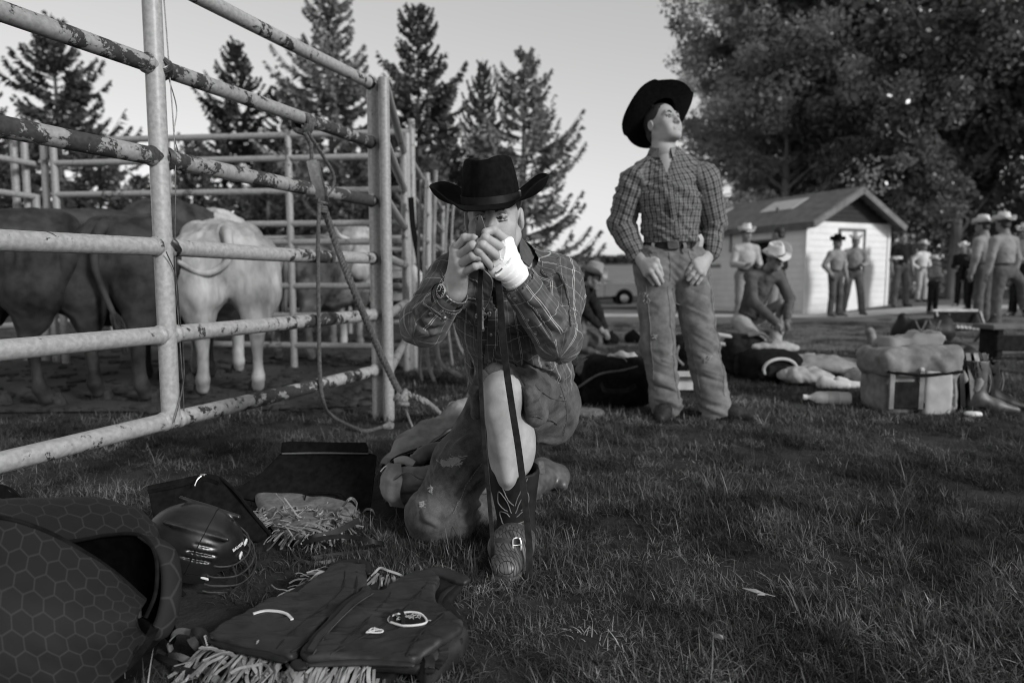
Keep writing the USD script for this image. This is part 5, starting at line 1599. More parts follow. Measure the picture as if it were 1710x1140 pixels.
    # hair, then hat
    b = Body(J['head'] - 0.17, J['head'] + 0.17, min(h, 0.008))
    b.ell(W(0, 0.020, 0.040), A(0.081, 0.096, 0.084) * s, R, 0)
    b.ell(W(0, 0.055, -0.03), A(0.068, 0.052, 0.06) * s, R, 0.02)
    b.ell(W(0, -0.075, -0.02), A(0.075, 0.06, 0.07) * s, R, 0.02, True)
    for x in (-1, 1):
        b.ell(W(0.08 * x, 0.0, -0.03), A(0.02, 0.035, 0.045) * s, R, 0.01, True)
    hm = b.mesh()
    hn = vnorm(*hm)
    part(t, 'hair', (hm[0] + hn * (0.006 * (meshkit.fbm(hm[0] * 60, 2, 1) - 0.5))[:, None], hm[1]), hair, smooth=True)
    if hat:
        HR = R
        if hat_tilt is not None:
            HR = head_frame(hat_tilt[0], hat_tilt[1])
        cowboy_hat(t, W(0, 0.008, 0.062), HR, hat, s, **(hatkw or {}))
    return t, W, R, J, front, spine, across

def stand_pose(base, face, H=1.78, arms=('down', 'down'), spread=0.11, lean=0.0, turn=0.0, step=0.0):
    """joints of someone standing on base, facing the direction face (x, y)"""
    s = H / 1.78
    f = unit(A(face[0], face[1], 0)); l = A(-f[1], f[0], 0) * -1     # l: to the person's right is -l
    l = -l
    base = np.asarray(base, float)
    W = lambda r, fw, z: base + s * (l * r + f * fw + UP * z)
    J = {}
    for q, y in (('L', 1), ('R', -1)):
        st = step * y
        J['hip' + q] = W(0.088 * y, 0, 0.93); J['knee' + q] = W(0.5 * (0.088 + spread) * y, 0.03 + st * 0.5, 0.50)
        J['ank' + q] = W(spread * y, st, 0.085); J['toe' + q] = W((spread + 0.04) * y, 0.17 + st, 0.035)
        J['sh' + q] = W(0.172 * y, lean, 1.39)
        k = arms[0 if q == 'L' else 1]
        if k == 'down':
            J['el' + q], J['wr' + q], J['ha' + q] = W(0.245 * y, -0.02 + lean, 1.13), W(0.25 * y, 0.06 + lean * .5, 0.88), W(0.24 * y, 0.10, 0.76)
        elif k == 'hip':
            J['el' + q], J['wr' + q], J['ha' + q] = W(0.36 * y, -0.06, 1.17), W(0.20 * y, 0.07, 1.0), W(0.13 * y, 0.12, 0.97)
        elif k == 'pocket':
            J['el' + q], J['wr' + q], J['ha' + q] = W(0.29 * y, -0.05, 1.14), W(0.2 * y, 0.08, 0.94), W(0.14 * y, 0.11, 0.84)
        elif k == 'fold':
            J['el' + q], J['wr' + q], J['ha' + q] = W(0.23 * y, 0.05, 1.16), W(0.02 * y, 0.2, 1.17), W(-0.08 * y, 0.2, 1.18)
        elif k == 'front':
            J['el' + q], J['wr' + q], J['ha' + q] = W(0.24 * y, 0.02, 1.14), W(0.12 * y, 0.24, 1.1), W(0.05 * y, 0.34, 1.14)
    J['chest'] = W(0, lean * 0.7, 1.27); J['neck'] = W(0, lean * 1.1 - 0.005, 1.49); J['head'] = W(0, lean * 1.3 + 0.015, 1.65)
    return J
def folds(m, lines_):
    """raises or sinks soft ridges along drawn paths: (path, height in mm, width in mm)"""
    v, f = tri(m)
    Q = Proj((v, f)); n = Q.n
    d = np.zeros(len(v))
    for path, amp, wd in lines_:
        p = smooth_path(Q.path(path, 30, 0.0), 4)
        dist, k = cKDTree(p).query(v, distance_upper_bound=0.05)
        end = np.sin(np.pi * np.clip((np.minimum(k, 29) + 1.5) / 32, 0, 1)) ** 0.6
        dist = np.where(np.isfinite(dist), dist, 1.0)
        amp = amp * 2.3
        d += np.where(dist < 0.05, amp * 0.001 * np.exp(-(dist / (wd * 0.001)) ** 2) * end, 0)
    return v + n * d[:, None], f

# ---------------------------------------------------------------- the kneeling man in the foreground
def kneeling_man():
    hipL, hipR = P(908, 676, 2.42), P(842, 686, 2.42)
    pel = (hipL + hipR) / 2
    kneeL, ankL = P(838, 648, 2.03), P(862, 888, 2.06)
    kneeR, ankR = P(726, 856, 2.2), P(893, 812, 2.62)
    belly, chest, upper = P(868, 625, 2.33), P(853, 515, 2.19), P(846, 462, 2.13)
    shR, elR, wrR = P(757, 466, 2.12), P(707, 539, 1.95), P(760, 487, 1.855)
    shL, elL, wrL = P(926, 466, 2.13), P(932, 567, 1.95), P(860, 464, 1.865)
    headc, neck = P(824, 362, 1.975), P(838, 446, 2.085)
    t = thing('person', 'kneeling person in black hat and dark plaid shirt, pulling a strap with both hands', 'person', A(pel[0], pel[1], 0))
    R = head_frame(A(-0.06, -1, -0.10), A(-0.05, 0, 1))

    # ---- the body: head, hands, bare knee and shin, and what the clothes cover
    hv, hf, W = head_mesh(headc, R, 1.0, 0.0024, neck)
    b = Body(np.min([belly, kneeR, elR, ankL, ankR, shR], 0) - 0.25, np.max([shL, ankR, hipL, elL], 0) + 0.2, 0.009)
    b.cap(pel, belly, 0.11, 0.11, 0.03); b.cap(belly, chest, 0.11, 0.12, 0.03, flat=(A(0, 1, 0), .75)); b.cap(chest, upper, 0.12, 0.09, 0.03, flat=(A(0, 1, 0), .75))
    b.cap(shR, shL, 0.05, 0.05, 0.04); b.cap(upper, neck, 0.08, 0.06, 0.03)
    b.chain([shR, elR, wrR], [0.048, 0.040, 0.028]); b.chain([shL, elL, wrL], [0.048, 0.040, 0.028])
    b.cap(hipL, kneeL + A(0, .05, 0), 0.08, 0.055); b.cap(hipR, kneeR, 0.085, 0.055); b.cap(kneeR, P(800, 868, 2.38), 0.05, 0.04); b.cap(P(800, 868, 2.38), P(876, 830, 2.6), 0.04, 0.035)
    low = b.mesh()
    # bare leg, finer
    b = Body(P(780, 600, 2.0) - A(.06, .1, .05), P(915, 905, 2.1) + A(.08, .22, .75), 0.004)
    b = Body(np.array([-0.19, 1.86, 0.02]), np.array([0.16, 2.32, 0.68]), 0.004)
    b.cap(kneeL + A(0.02, 0.12, -0.02), kneeL + A(0, 0.02, 0.0), 0.074, 0.064, 0.02)
    b.ell(kneeL + A(-0.004, -0.012, -0.002), A(0.058, 0.056, 0.062), k=0.03)
    b.ell(kneeL + A(-0.006, -0.046, 0.004), A(0.030, 0.022, 0.034), k=0.025)     # kneecap
    b.cap(kneeL + A(0.0, -0.008, -0.05), P(856, 885, 2.065), 0.056, 0.030, 0.04)
    b.cap(P(832, 690, 2.0), P(848, 800, 2.0), 0.030, 0.020, 0.03)                # shin edge
    b.ell(P(852, 742, 2.09), A(0.068, 0.070, 0.115), k=0.04)                     # calf
    b.ell(P(874, 742, 2.08), A(0.036, 0.045, 0.085), k=0.03)
    b.ell(P(822, 690, 1.985), A(0.016, 0.014, 0.022), k=0.02)
    leg = b.mesh()
    leg = (leg[0] + vnorm(*leg) * (0.002 * (meshkit.fbm(leg[0] * A(24, 24, 16), 2, 4) - 0.5))[:, None], leg[1])
    # right hand (left in the picture): back of the hand to the camera
    b = Body(np.array([wrR[0] - 0.075, 1.70, wrR[2] - 0.06]), np.array([wrR[0] + 0.12, 1.93, wrR[2] + 0.19]), 0.0018)
    b.cap(wrR + (elR - wrR) * 0.35, wrR, 0.036, 0.031, 0.01)
    mcp = [P(760, 417, 1.822), P(764, 429, 1.803), P(767, 442, 1.797), P(774, 455, 1.800)]
    fing = [[P(777, 397, 1.785), P(793, 397, 1.772), P(803, 404, 1.783)], [P(789, 410, 1.762), P(799, 412, 1.765), P(805, 419, 1.783)],
            [P(789, 428, 1.760), P(799, 429, 1.765), P(806, 434, 1.785)], [P(793, 445, 1.765), P(801, 443, 1.772), P(806, 446, 1.79)]]
    thumb = [wrR + (mcp[0] - wrR) * 0.2 + A(0.012, 0, 0), P(776, 448, 1.845), P(789, 428, 1.835), P(804, 408, 1.812)]
    add_hand(b, wrR + A(0.0, -0.006, 0.01), mcp, fing, thumb, r=0.0110, rw=0.031, rp=0.0150)
    handR = b.mesh()
    # left hand, taped
    b = Body(np.array([wrL[0] - 0.14, 1.69, wrL[2] - 0.06]), np.array([wrL[0] + 0.08, 1.93, wrL[2] + 0.19]), 0.0018)
    b.cap(wrL + (elL - wrL) * 0.3, wrL, 0.034, 0.030, 0.01)
    mcpL = [P(846, 401, 1.818), P(842, 417, 1.800), P(836, 433, 1.795), P(825, 451, 1.800)]
    fingL = [[P(824, 384, 1.778), P(811, 388, 1.768), P(804, 399, 1.785)], [P(811, 397, 1.752), P(803, 405, 1.762), P(808, 416, 1.785)],
             [P(806, 409, 1.748), P(800, 417, 1.760), P(807, 427, 1.785)], [P(799, 419, 1.752), P(798, 430, 1.768), P(808, 438, 1.790)]]
    thumbL = [wrL + (mcpL[0] - wrL) * 0.25 + A(-0.012, 0, 0), P(832, 430, 1.845), P(820, 412, 1.835), P(806, 401, 1.812)]
    add_hand(b, wrL + A(-0.004, -0.006, 0.008), mcpL, fingL, thumbL, r=0.0110, rw=0.030, rp=0.0148)
    handL = b.mesh()
    part(t, 'body', cat(low, (hv, hf), leg, handR, handL), 'skin', smooth=True)
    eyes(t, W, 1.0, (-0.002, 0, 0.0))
    for x in (-1, 1):
        br = spline([W(0.014 * x, -0.0905, 0.0145), W(0.030 * x, -0.0915, 0.0205), W(0.047 * x, -0.080, 0.0150)], 12)
        part(t, 'eyebrow', tube(br, np.r_[np.linspace(.003, .0042, 6), np.linspace(.004, .0015, 6)], 6), 'hair')
    # nails on the fingers that show them
    for a, b2 in ((fing[0][1], fing[0][2]), (fing[1][1], fing[1][2])):
        pass
    # hair under the hat
    b = Body(headc - 0.16, headc + 0.16, 0.004)
    b.ell(W(0, 0.022, 0.040), A(0.080, 0.096, 0.084), R, 0)
    b.ell(W(0, 0.06, -0.04), A(0.066, 0.050, 0.05), R, 0.02)
    b.ell(W(0, -0.08, -0.03), A(0.078, 0.062, 0.075), R, 0.02, True)
    for x in (-1, 1):
        b.ell(W(0.085 * x, 0.002, -0.03), A(0.03, 0.035, 0.045), R, 0.01, True)
    hm = b.mesh()
    part(t, 'hair', (hm[0] + vnorm(*hm) * (0.006 * (meshkit.fbm(hm[0] * A(90, 90, 25), 2, 1) - 0.5))[:, None], hm[1]), 'hair', smooth=True)
    # hat, tipped forward and rolled
    HR = head_frame(A(-0.05, -1, -0.24), A(-0.085, -0.24, 1))
    hc = P(820, 335, 1.965)
    hat, tow = cowboy_hat(t, hc, HR, 'black_felt', 1.0, brim=(0.184, 0.160), curl=0.056, dip=0.004, crown_h=0.112, nu=110, nv=22)
    part(hat, 'buckle', boxm(tow(0.0835, -0.014, 0.014), (0.008, 0.012, 0.020), HR, 0.002), 'metal')
    part(hat, 'edge_binding', tube(np.array([tow(*q) for q in hat_edge(0.184, 0.160, 0.056, 0.004)]), 0.0028, 6), 'black_felt')

    # ---- jeans
    b = Body(np.array([-0.42, 1.86, -0.02]), np.array([0.42, 2.85, 0.72]), 0.0062)
    b.cap(hipL, hipR, 0.115, 0.115, 0.03); b.cap(pel, belly, 0.125, 0.13, 0.05, flat=(A(0, 1, 0), .85))
    b.cap(hipL, P(872, 655, 2.14), 0.112, 0.084, 0.04)
    b.box(P(917, 680, 2.42), (0.082, 0.11, 0.105), None, 0.055, 0.04)
    b.cap(hipR, P(775, 775, 2.28), 0.118, 0.094, 0.04); b.cap(P(775, 775, 2.28), kneeR, 0.094, 0.080, 0.04)
    b.box(kneeR + A(0.03, 0.02, -0.02), (0.095, 0.08, 0.06), None, 0.04, 0.04); b.cap(kneeR, P(800, 868, 2.38), 0.074, 0.066, 0.04); b.cap(P(800, 868, 2.38), P(876, 830, 2.6), 0.066, 0.062, 0.03)
    # the leg pulled up over the bare knee, bunched
    b.chain([P(795, 690, 2.06), P(797, 655, 2.03), P(806, 632, 2.02), P(826, 619, 2.02), P(848, 620, 2.02), P(868, 634, 2.03), P(880, 655, 2.03), P(884, 680, 2.04), P(876, 702, 2.05)],
            [0.010, 0.014, 0.014, 0.013, 0.016, 0.022, 0.026, 0.024, 0.012], 0.012)
    b.cap(P(880, 640, 2.06), P(892, 690, 2.09), 0.04, 0.035, 0.03)
    b.ell(kneeL + A(-0.004, -0.028, -0.035), A(0.062, 0.062, 0.085), k=0.01, cut=True)
    b.cap(kneeL + A(0.006, 0.0, -0.03), P(856, 800, 2.04), 0.066, 0.062, 0.012, cut=True)
    jb = [(hipL, kneeL, .1, (0, -1, 0)), (hipR, kneeR, .1, (0, -1, 0)), (kneeR, ankR, .07, (0, -1, 0)), (pel, belly, .14, (0, -1, 0))]
    jm = wrinkle(b.mesh(), jb, 0.0085, 7, 17, 4, skew=0.9, fine=0.4)
    jm = folds(jm[:2], [([(800, 742), (775, 765), (742, 800)], 7, 9), ([(806, 765), (780, 795), (745, 835)], 8, 9), ([(812, 790), (790, 815), (762, 850), (735, 872)], 7, 8), ([(815, 828), (790, 845), (765, 868)], 7, 8), ([(750, 730), (735, 760), (722, 790)], 5, 8),
        ([(700, 850), (712, 868), (735, 882)], 6, 8), ([(818, 850), (800, 862), (775, 880)], 6, 7), ([(790, 720), (770, 730), (752, 745)], 5, 8), ([(808, 805), (780, 832)], -6, 8), ([(812, 750), (790, 772)], -6, 8),
        ([(893, 650), (910, 690), (903, 740)], 4, 10), ([(886, 700), (896, 735), (893, 760)], 5, 10), ([(920, 625), (945, 655), (958, 700)], 4, 10), ([(880, 640), (886, 665), (882, 690)], 6, 6), ([(870, 630), (878, 655)], -5, 6), ([(900, 760), (925, 750), (950, 730)], 6, 9)])
    jm = crease(jm, 0.0042, 8.5, 6, (1.2, 0.8, 1.5))
    jv, jf = keep_faces(jm[:2], lambda v: v[:, 2] > -0.015)
    jeans = part(t, 'jeans', (jv, jf), 'jeans_dark', smooth=True)
    J = Proj((jv, jf))
    rr = np.random.default_rng(3)
    for path, n in (([(808, 775), (790, 800), (770, 830), (757, 862)], 26),):
        q = J.path(path, 40, 0.0015)
        part(jeans, 'seam', tube(q, 0.0016, 6), 'jeans_dark')
        part(jeans, 'stitching', stitch(q + A(0.004, -0.002, 0.002), n, 0.0011), 'cloth_grey')
    for cx, cy, wd, hh, n in ((748, 770, 22, 7, 70), (757, 766, 12, 5, 50), (716, 815, 2.5, 5, 22), (702, 838, 2.5, 5, 22), (772, 776, 1.5, 1.5, 8)):
        pu = []
        for a in np.linspace(0, 2 * np.pi, 22, endpoint=False):
            k = rr.uniform(0.55, 1.0)
            pu.append(J.see(cx + wd * k * math.cos(a) + 0.35 * hh * math.sin(a), cy + hh * k * math.sin(a) - 0.30 * wd * k * math.cos(a), 0.0015)[0])
        v = np.vstack([pu, [J.see(cx, cy, 0.0025)[0]]])
        part(jeans, 'frayed_tear', (v, np.array([(22, (i + 1) % 22, i) for i in range(22)])), 'cloth_light', smooth=False)
        th = []
        for i in range(n):
            a, nn = J.see(cx + rr.normal(0, wd * 0.45), cy + rr.normal(0, hh * 0.45), 0.003)
            d = rr.normal(0, 1, 3) * A(0.007, 0.003, 0.004)
            th.append(ribbon(spline([a - d, a + nn * 0.002, a + d], 5), 0.0016, 0.0006, rr.normal(0, 1, 3)))
        part(jeans, 'frayed_tear', cat(*th), 'cloth_light', smooth=False)
    for path, n in (([(898, 640), (912, 655), (932, 668), (955, 672)], 18), ([(940, 640), (948, 665), (950, 700), (944, 735)], 20), ([(893, 700), (915, 705), (938, 715)], 14)):
        q = smooth_path(J.path(path, 40, 0.0012), 5)
        part(jeans, 'seam', tube(q, 0.0014, 5), 'jeans_dark')
        part(jeans, 'stitching', stitch(q + A(-0.003, -0.002, 0.002), n, 0.0009), 'cloth_grey')
    q = J.path([(905, 612), (930, 618), (952, 622)], 14, 0.003)
    part(jeans, 'waistband', ribbon(q, 0.03, 0.006, A(0, 0, 1)), 'jeans_dark')
    p, n = J.see(941, 661, 0.003)
    part(jeans, 'rivet', tube([p, p + n * 0.003], [0.005, 0.004], 10), 'metal')

    # ---- shirt
    b = Body(np.array([-0.40, 1.78, 0.30]), np.array([0.32, 2.52, 1.10]), 0.0056)
    b.cap(P(868, 632, 2.36), belly, 0.165, 0.165, 0.03, flat=(A(0, 1, 0), .72))
    b.cap(belly, chest, 0.165, 0.168, 0.05, flat=(A(0, 1, 0), .72)); b.cap(chest, upper, 0.165, 0.115, 0.05, flat=(A(0, 1, 0), .75))
    b.cap(shR, shL, 0.068, 0.066, 0.05); b.cap(upper, neck - A(0, 0, .01), 0.10, 0.072, 0.04)
    b.cap(shR, elR, 0.070, 0.061, 0.03); b.cap(elR, wrR + (elR - wrR) * 0.10, 0.059, 0.045, 0.015)
    b.cap(shL, elL, 0.070, 0.062, 0.03); b.cap(elL, wrL + (elL - wrL) * 0.10, 0.060, 0.043, 0.015)
    b.ell(P(958, 500, 2.1), A(0.03, .05, .07), k=0.04)
    fr_ = A(0, -1, 0)
    sb = [(belly, chest, .16, fr_), (chest, upper, .16, fr_), (shR, elR, .064, fr_), (elR, wrR, .052, fr_), (shL, elL, .064, fr_), (elL, wrL, .052, fr_), (pel, belly, .16, fr_)]
    sm = wrinkle(b.mesh(), sb, 0.0075, 9, 21, 12, skew=0.7, fine=0.35)
    sm = folds(sm[:2], [([(700, 530), (722, 545), (748, 540)], 5, 8), ([(690, 545), (712, 560), (738, 556)], 5, 8), ([(738, 510), (745, 530), (755, 545)], -5, 8), ([(745, 450), (752, 475), (746, 500)], 5, 8), ([(760, 440), (772, 470), (776, 500)], 5, 8),
        ([(900, 500), (925, 520), (950, 530)], 6, 8), ([(905, 520), (930, 545), (955, 555)], 6, 8), ([(890, 540), (915, 565), (940, 580)], 5, 7), ([(935, 440), (945, 470), (958, 500)], 5, 8), ([(920, 450), (928, 480), (940, 505)], -5, 8), ([(960, 520), (955, 555), (942, 585)], 6, 7),
        ([(790, 560), (800, 590), (795, 625)], 5, 8), ([(845, 560), (860, 600), (880, 630)], 6, 9), ([(870, 590), (895, 610), (930, 625)], 6, 8), ([(780, 600), (786, 630)], -5, 7), ([(905, 590), (925, 620), (945, 640)], 6, 8), ([(870, 470), (885, 500), (905, 515)], 5, 7), ([(690, 520), (705, 505), (725, 498)], 5, 7)])
    v, f = crease(sm[:2], 0.0028, 11, 9, (1.1, 1, 1.1))
    axR, axL = unit(elR - wrR), unit(elL - wrL)
    hemz = lambda x: 0.442 + 0.02 * np.sin(x * 22) + 0.02 * np.abs(x)
    keep = lambda p: (p[:, 2] > hemz(p[:, 0])) | (p[:, 1] < 2.1)
    v, f = keep_faces((v, f), keep)
    v, f = keep_faces((v, f), lambda p: (((p - wrR) @ axR) > 0.034) | (np.linalg.norm(p - wrR, axis=1) > 0.09))
    v, f = keep_faces((v, f), lambda p: (((p - wrL) @ axL) > 0.010) | (np.linalg.norm(p - wrL, axis=1) > 0.09))
    nkup = unit(headc - neck)
    v, f = keep_faces((v, f), lambda p: (((p - neck) @ nkup) < 0.012) | (np.linalg.norm(p - neck, axis=1) > 0.11) | (p[:, 1] < 1.97))
    # open neck: a deep V down the front
    cxv = lambda z: P(834, 470, 2.03)[0] + 0.0 * z
    zt, zb = P(834, 445, 2.0)[2], P(826, 520, 2.05)[2]
    def openv(p):
        w = np.clip((p[:, 2] - zb) / (zt - zb), 0, 1.6) * 0.036
        return ~((p[:, 2] > zb) & (np.abs(p[:, 0] - P(830, 480, 2.05)[0]) < w) & (p[:, 1] < 2.12) & (p[:, 1] > 1.93))
    v, f = keep_faces((v, f), openv)
    shirt = part(t, 'shirt', (v, f), 'plaid_man', smooth=True, uv=bone_uv(v, sb))
    S = Proj((v, f))
    # undershirt inside the V
    part(t, 'undershirt', drape(surf(lambda u, w: np.stack([P(832, 470, 2.06)[0] + (u - .5) * 0.11, 2.075 + 0.25 * (u - .5) ** 2 - 0.02 + 0.0 * w, zb - .02 + (zt - zb + .02) * w], -1), 12, 12), 0.002, 30), 'cloth_dark', smooth=True)
    # collar: stand, two flaps
    def stand(u, w):
        th = (0.13 + 1.74 * u) * np.pi
        r = 0.068 + 0.006 * w
        return (neck + A(0.0, 0.005, 0))[None, None] + np.stack([np.sin(th) * r, -np.cos(th) * r, 0 * r], -1) + nkup * (-0.02 + 0.05 * (1 - w) + 0.012 * np.cos(th))[..., None]
    col = part(shirt, 'collar', shell(surf(stand, 30, 5), 0.004), 'plaid_man', smooth=True)
    for top, back, tip, front in (((866, 392, 2.03), (893, 425, 2.14), (884, 446, 1.985), (868, 432, 2.0)), ((795, 425, 2.02), (770, 425, 2.13), (776, 456, 1.985), (790, 446, 1.99))):
        a, bk, tp, fn = P(*top), P(*back), P(*tip), P(*front)
        part(shirt, 'collar', shell(drape(surf(lambda u, w: (a * ((1 - u) * (1 - w))[..., None] + bk * (u * (1 - w))[..., None] + tp * (u * w)[..., None] + fn * ((1 - u) * w)[..., None]) + A(0, -0.012, 0) * np.sin(np.pi * w)[..., None], 12, 12), 0.003, 20), 0.004), 'plaid_man', smooth=True)
    # placket, pockets, seams, cuffs, snaps
    pl = S.path([(826, 520), (819, 550), (817, 580), (814, 610)], 24, 0.0035)
    plk = ribbon(pl, 0.034, 0.003, A(1, 0, 0))
    part(shirt, 'placket', plk, 'plaid_man', uv=np.stack([plk[0][:, 0], plk[0][:, 2]], -1)[:, :2], smooth=True)
    for dx in (-0.012, 0.012):
        part(shirt, 'stitching', stitch(S.at(pl + A(dx, 0, 0), 0.0055)[0], 34, 0.0007), 'cloth_light')
    def snap(px, py):
        p, n = S.see(px, py, 0.004)
        part(shirt, 'snap', tube([p - n * 0.002, p + n * 0.002, p + n * 0.0032], [0.0056, 0.0056, 0.003], 14), 'metal')
    for q in ((827, 521), (819, 563), (815, 606), (776, 511), (717, 529), (744, 506), (743, 538), (875, 537), (855, 502), (893, 560)):
        snap(*q)
    for path in ([(763, 505), (776, 511), (791, 505)], [(763, 505), (765, 540)], [(765, 540), (779, 545), (793, 540)], [(770, 455), (785, 470), (800, 480)],
                 [(888, 440), (905, 455), (925, 452), (946, 470)], [(945, 470), (952, 500), (957, 540)], [(735, 445), (745, 470), (748, 500)], [(700, 512), (718, 523), (735, 533)], [(875, 508), (900, 535), (925, 560)], [(855, 540), (870, 560), (880, 570)]):
        q = S.path(path, 22, 0.0012)
        part(shirt, 'seam', tube(q, 0.0016, 5), 'plaid_man')
        part(shirt, 'stitching', stitch(S.at(q + A(0.003, 0, 0.003), 0.0018)[0], 18, 0.0006), 'cloth_light')
    for wr, el, r in ((wrR, elR, 0.0455), (wrL, elL, 0.0445)):
        ax = unit(el - wr); u = unit(np.cross(ax, UP)); w2 = np.cross(ax, u)
        o = wr + ax * (0.030 if wr is wrR else 0.008)
        def cuff(a, s_):
            th = a * 2 * np.pi
            rr_ = (r + 0.003 * np.sin(th * 3) * (1 - s_))
            return o + ax * (0.055 * s_)[..., None] + (np.cos(th) * rr_)[..., None] * u + (np.sin(th) * rr_)[..., None] * w2
        cm = shell(surf(cuff, 37, 5, True), 0.004)
        part(shirt, 'cuff', cm, 'plaid_man', smooth=True, uv=bone_uv(cm[0], [(wr, el, r, fr_)]))
        th = np.linspace(0, 2 * np.pi, 60)
        for s_ in (0.006, 0.049):
            part(shirt, 'stitching', stitch(o + ax * s_ + (np.cos(th) * (r + .003))[:, None] * u + (np.sin(th) * (r + .003))[:, None] * w2, 50, 0.0007), 'cloth_light')
    # ---- tape on the left hand
    b = Body(wrL - A(0.13, 0.14, 0.07), wrL + A(0.09, 0.07, 0.19), 0.0022)
    ww = wrL + A(-0.004, -0.006, 0.008)
    b.cap(wrL + axL * 0.03, ww, 0.037, 0.0345, 0.01)
    for i, m in enumerate(mcpL):
        b.cap(ww, ww + (m - ww) * (0.96, 1.0, 1.0, 0.94)[i], 0.0315, 0.0178, 0.014)
    for i in range(3):
        b.cap(ww * .45 + (mcpL[i] + mcpL[i + 1]) / 2 * .55, (mcpL[i] + mcpL[i + 1]) / 2 * 0.95 + ww * 0.05, 0.024, 0.0168, 0.012)
    b.cap(ww * 0.25 + mcpL[3] * 0.75, mcpL[1] * 0.9 + mcpL[2] * 0.1, 0.0185, 0.0165, 0.008)
    b.cap(thumbL[0], thumbL[1] * 0.6 + thumbL[0] * 0.4, 0.024, 0.02, 0.01)
    wv, wf = b.mesh()
    wn = vnorm(wv, wf)
    d1 = unit(mcpL[3] - ww + (mcpL[0] - mcpL[3]) * 0.8)
    band_ = ((wv - ww) @ unit(mcpL[0] - ww) * 62 + (wv - ww) @ unit(mcpL[3] - mcpL[0]) * 30)
    step = 0.0022 * (band_ - np.floor(band_)) * (1 - 0.5 * meshkit.noise(wv * 40, 2))
    wrap = part(t, 'hand_wrap', (wv + wn * step[:, None], wf), 'tape', smooth=True)
    Wp = Proj((wv, wf))
    q = Wp.path([(826, 462), (836, 460), (845, 451)], 12, 0.002)
    part(wrap, 'tape_edge', ribbon(q, 0.004, 0.001, A(0.4, 0, 1)), 'cloth_mid')
    for seg in (([(818, 445), (834, 444), (846, 426), (842, 404)]), ([(828, 466), (846, 452), (860, 432)])):
        part(wrap, 'tape_edge', ribbon(Wp.path(seg, 18, 0.0022), 0.010, 0.0012, A(0.5, 0, 0.9)), 'tape')
    # ---- watch and bracelet
    ax = unit(elR - wrR); fc = unit(P(741, 473, 1.80) - (wrR + ax * 0.006)); fc = unit(fc - ax * np.dot(fc, ax)); sd = np.cross(ax, fc)
    wc = wrR + ax * 0.006
    watch = part_group(t, 'wristwatch')
    n = 22
    for k in range(n):
        a = 2 * np.pi * k / n
        if abs(math.atan2(math.sin(a), math.cos(a))) < 0.42:
            continue
        d = fc * math.cos(a) + sd * math.sin(a)
        part(watch, 'link', boxm(wc + d * 0.0385, (0.018, 0.0098, 0.0045), np.stack([ax, np.cross(d, ax), d], 1), 0.0012), 'metal')
    c = wc + fc * 0.040
    part(watch, 'case', tube([c - fc * 0.006, c - fc * 0.002, c + fc * 0.004, c + fc * 0.0055], [0.0185, 0.0205, 0.0205, 0.018], 28), 'metal')
    part(watch, 'dial', tube([c + fc * 0.004, c + fc * 0.0062], 0.0165, 28), 'black_leather')
    for a in range(12):
        d = ax * math.cos(a * math.pi / 6) + sd * math.sin(a * math.pi / 6)
        part(watch, 'hour_mark', boxm(c + fc * 0.0066 + d * 0.0135, (0.0036, 0.0012, 0.0008), np.stack([d, np.cross(fc, d), fc], 1)), 'plastic_white')
    for a, L in ((0.6, 0.0085), (2.6, 0.012)):
        d = ax * math.cos(a) + sd * math.sin(a)
        part(watch, 'watch_hand', boxm(c + fc * 0.0072 + d * L / 2, (L, 0.0014, 0.0006), np.stack([d, np.cross(fc, d), fc], 1)), 'plastic_white')
    part(watch, 'crown_knob', tube([c + ax * 0.020, c + ax * 0.0245], 0.003, 10), 'metal')
    # ---- necklace with cross
    pend = P(806, 530, 1.985)
    ch = spline([P(800, 446, 1.97), P(803, 470, 1.975), P(804, 495, 1.98), pend + A(0, 0, 0.026)], 60)
    neckl = part_group(t, 'necklace')
    part(neckl, 'chain', cat(*[tube(helix(ch[i], ch[i + 1] - ch[i - 1] + (A(.002, 0, 0) if i % 2 else A(0, .002, 0)), 0.0022, 1, 0.0012, 8), 0.0008, 4) for i in range(1, 59)]), 'metal')
    part(neckl, 'chain', tube(spline([P(806, 448, 1.975), P(822, 468, 1.985), P(818, 500, 1.99), pend + A(0.006, 0, 0.024)], 30), 0.0012, 5), 'metal')
    for a, b2 in ((A(0, 0, .022), A(0, 0, -.034)), (A(-.017, 0, .004), A(.019, 0, .010))):
        part(neckl, 'cross_bar', cat(tube([pend + a, pend + b2], 0.003, 8), *[tube(helix(pend + q, A(0, 1, 0), 0.0052, 1, 0.001, 14), 0.0018, 5) for q in (a, b2)]), 'metal')
    part(neckl, 'cross_ring', tube(helix(pend + A(0, 0, 0.004), A(0, 1, 0), 0.011, 1, 0.001, 24), 0.0018, 6), 'metal')
    return t, ankL, ankR

def hat_edge(bx, by, curl, dip):
    ca, cb = 0.0835, 0.103
    out = []
    for th in np.linspace(0, 2 * np.pi, 120):
        cs, sn = math.cos(th), math.sin(th)
        k = abs(cs) ** 2.4; q = min(max((abs(cs) - 0.36) / 0.56, 0), 1); kz = q * q * (3 - 2 * q)
        w = (bx - ca) * k + (by - cb) * (1 - k)
        w = w * 1.1 if k > 0.3 else w
        ang = k * 1.05 * 1.25
        ow = w * (math.sin(ang) / ang if ang > 1e-4 else 1)
        out.append((cs * (ca + ow), sn * (cb + ow), curl * kz - dip * (1 - k) * (1 if sn < 0 else 0.8)))
    return out

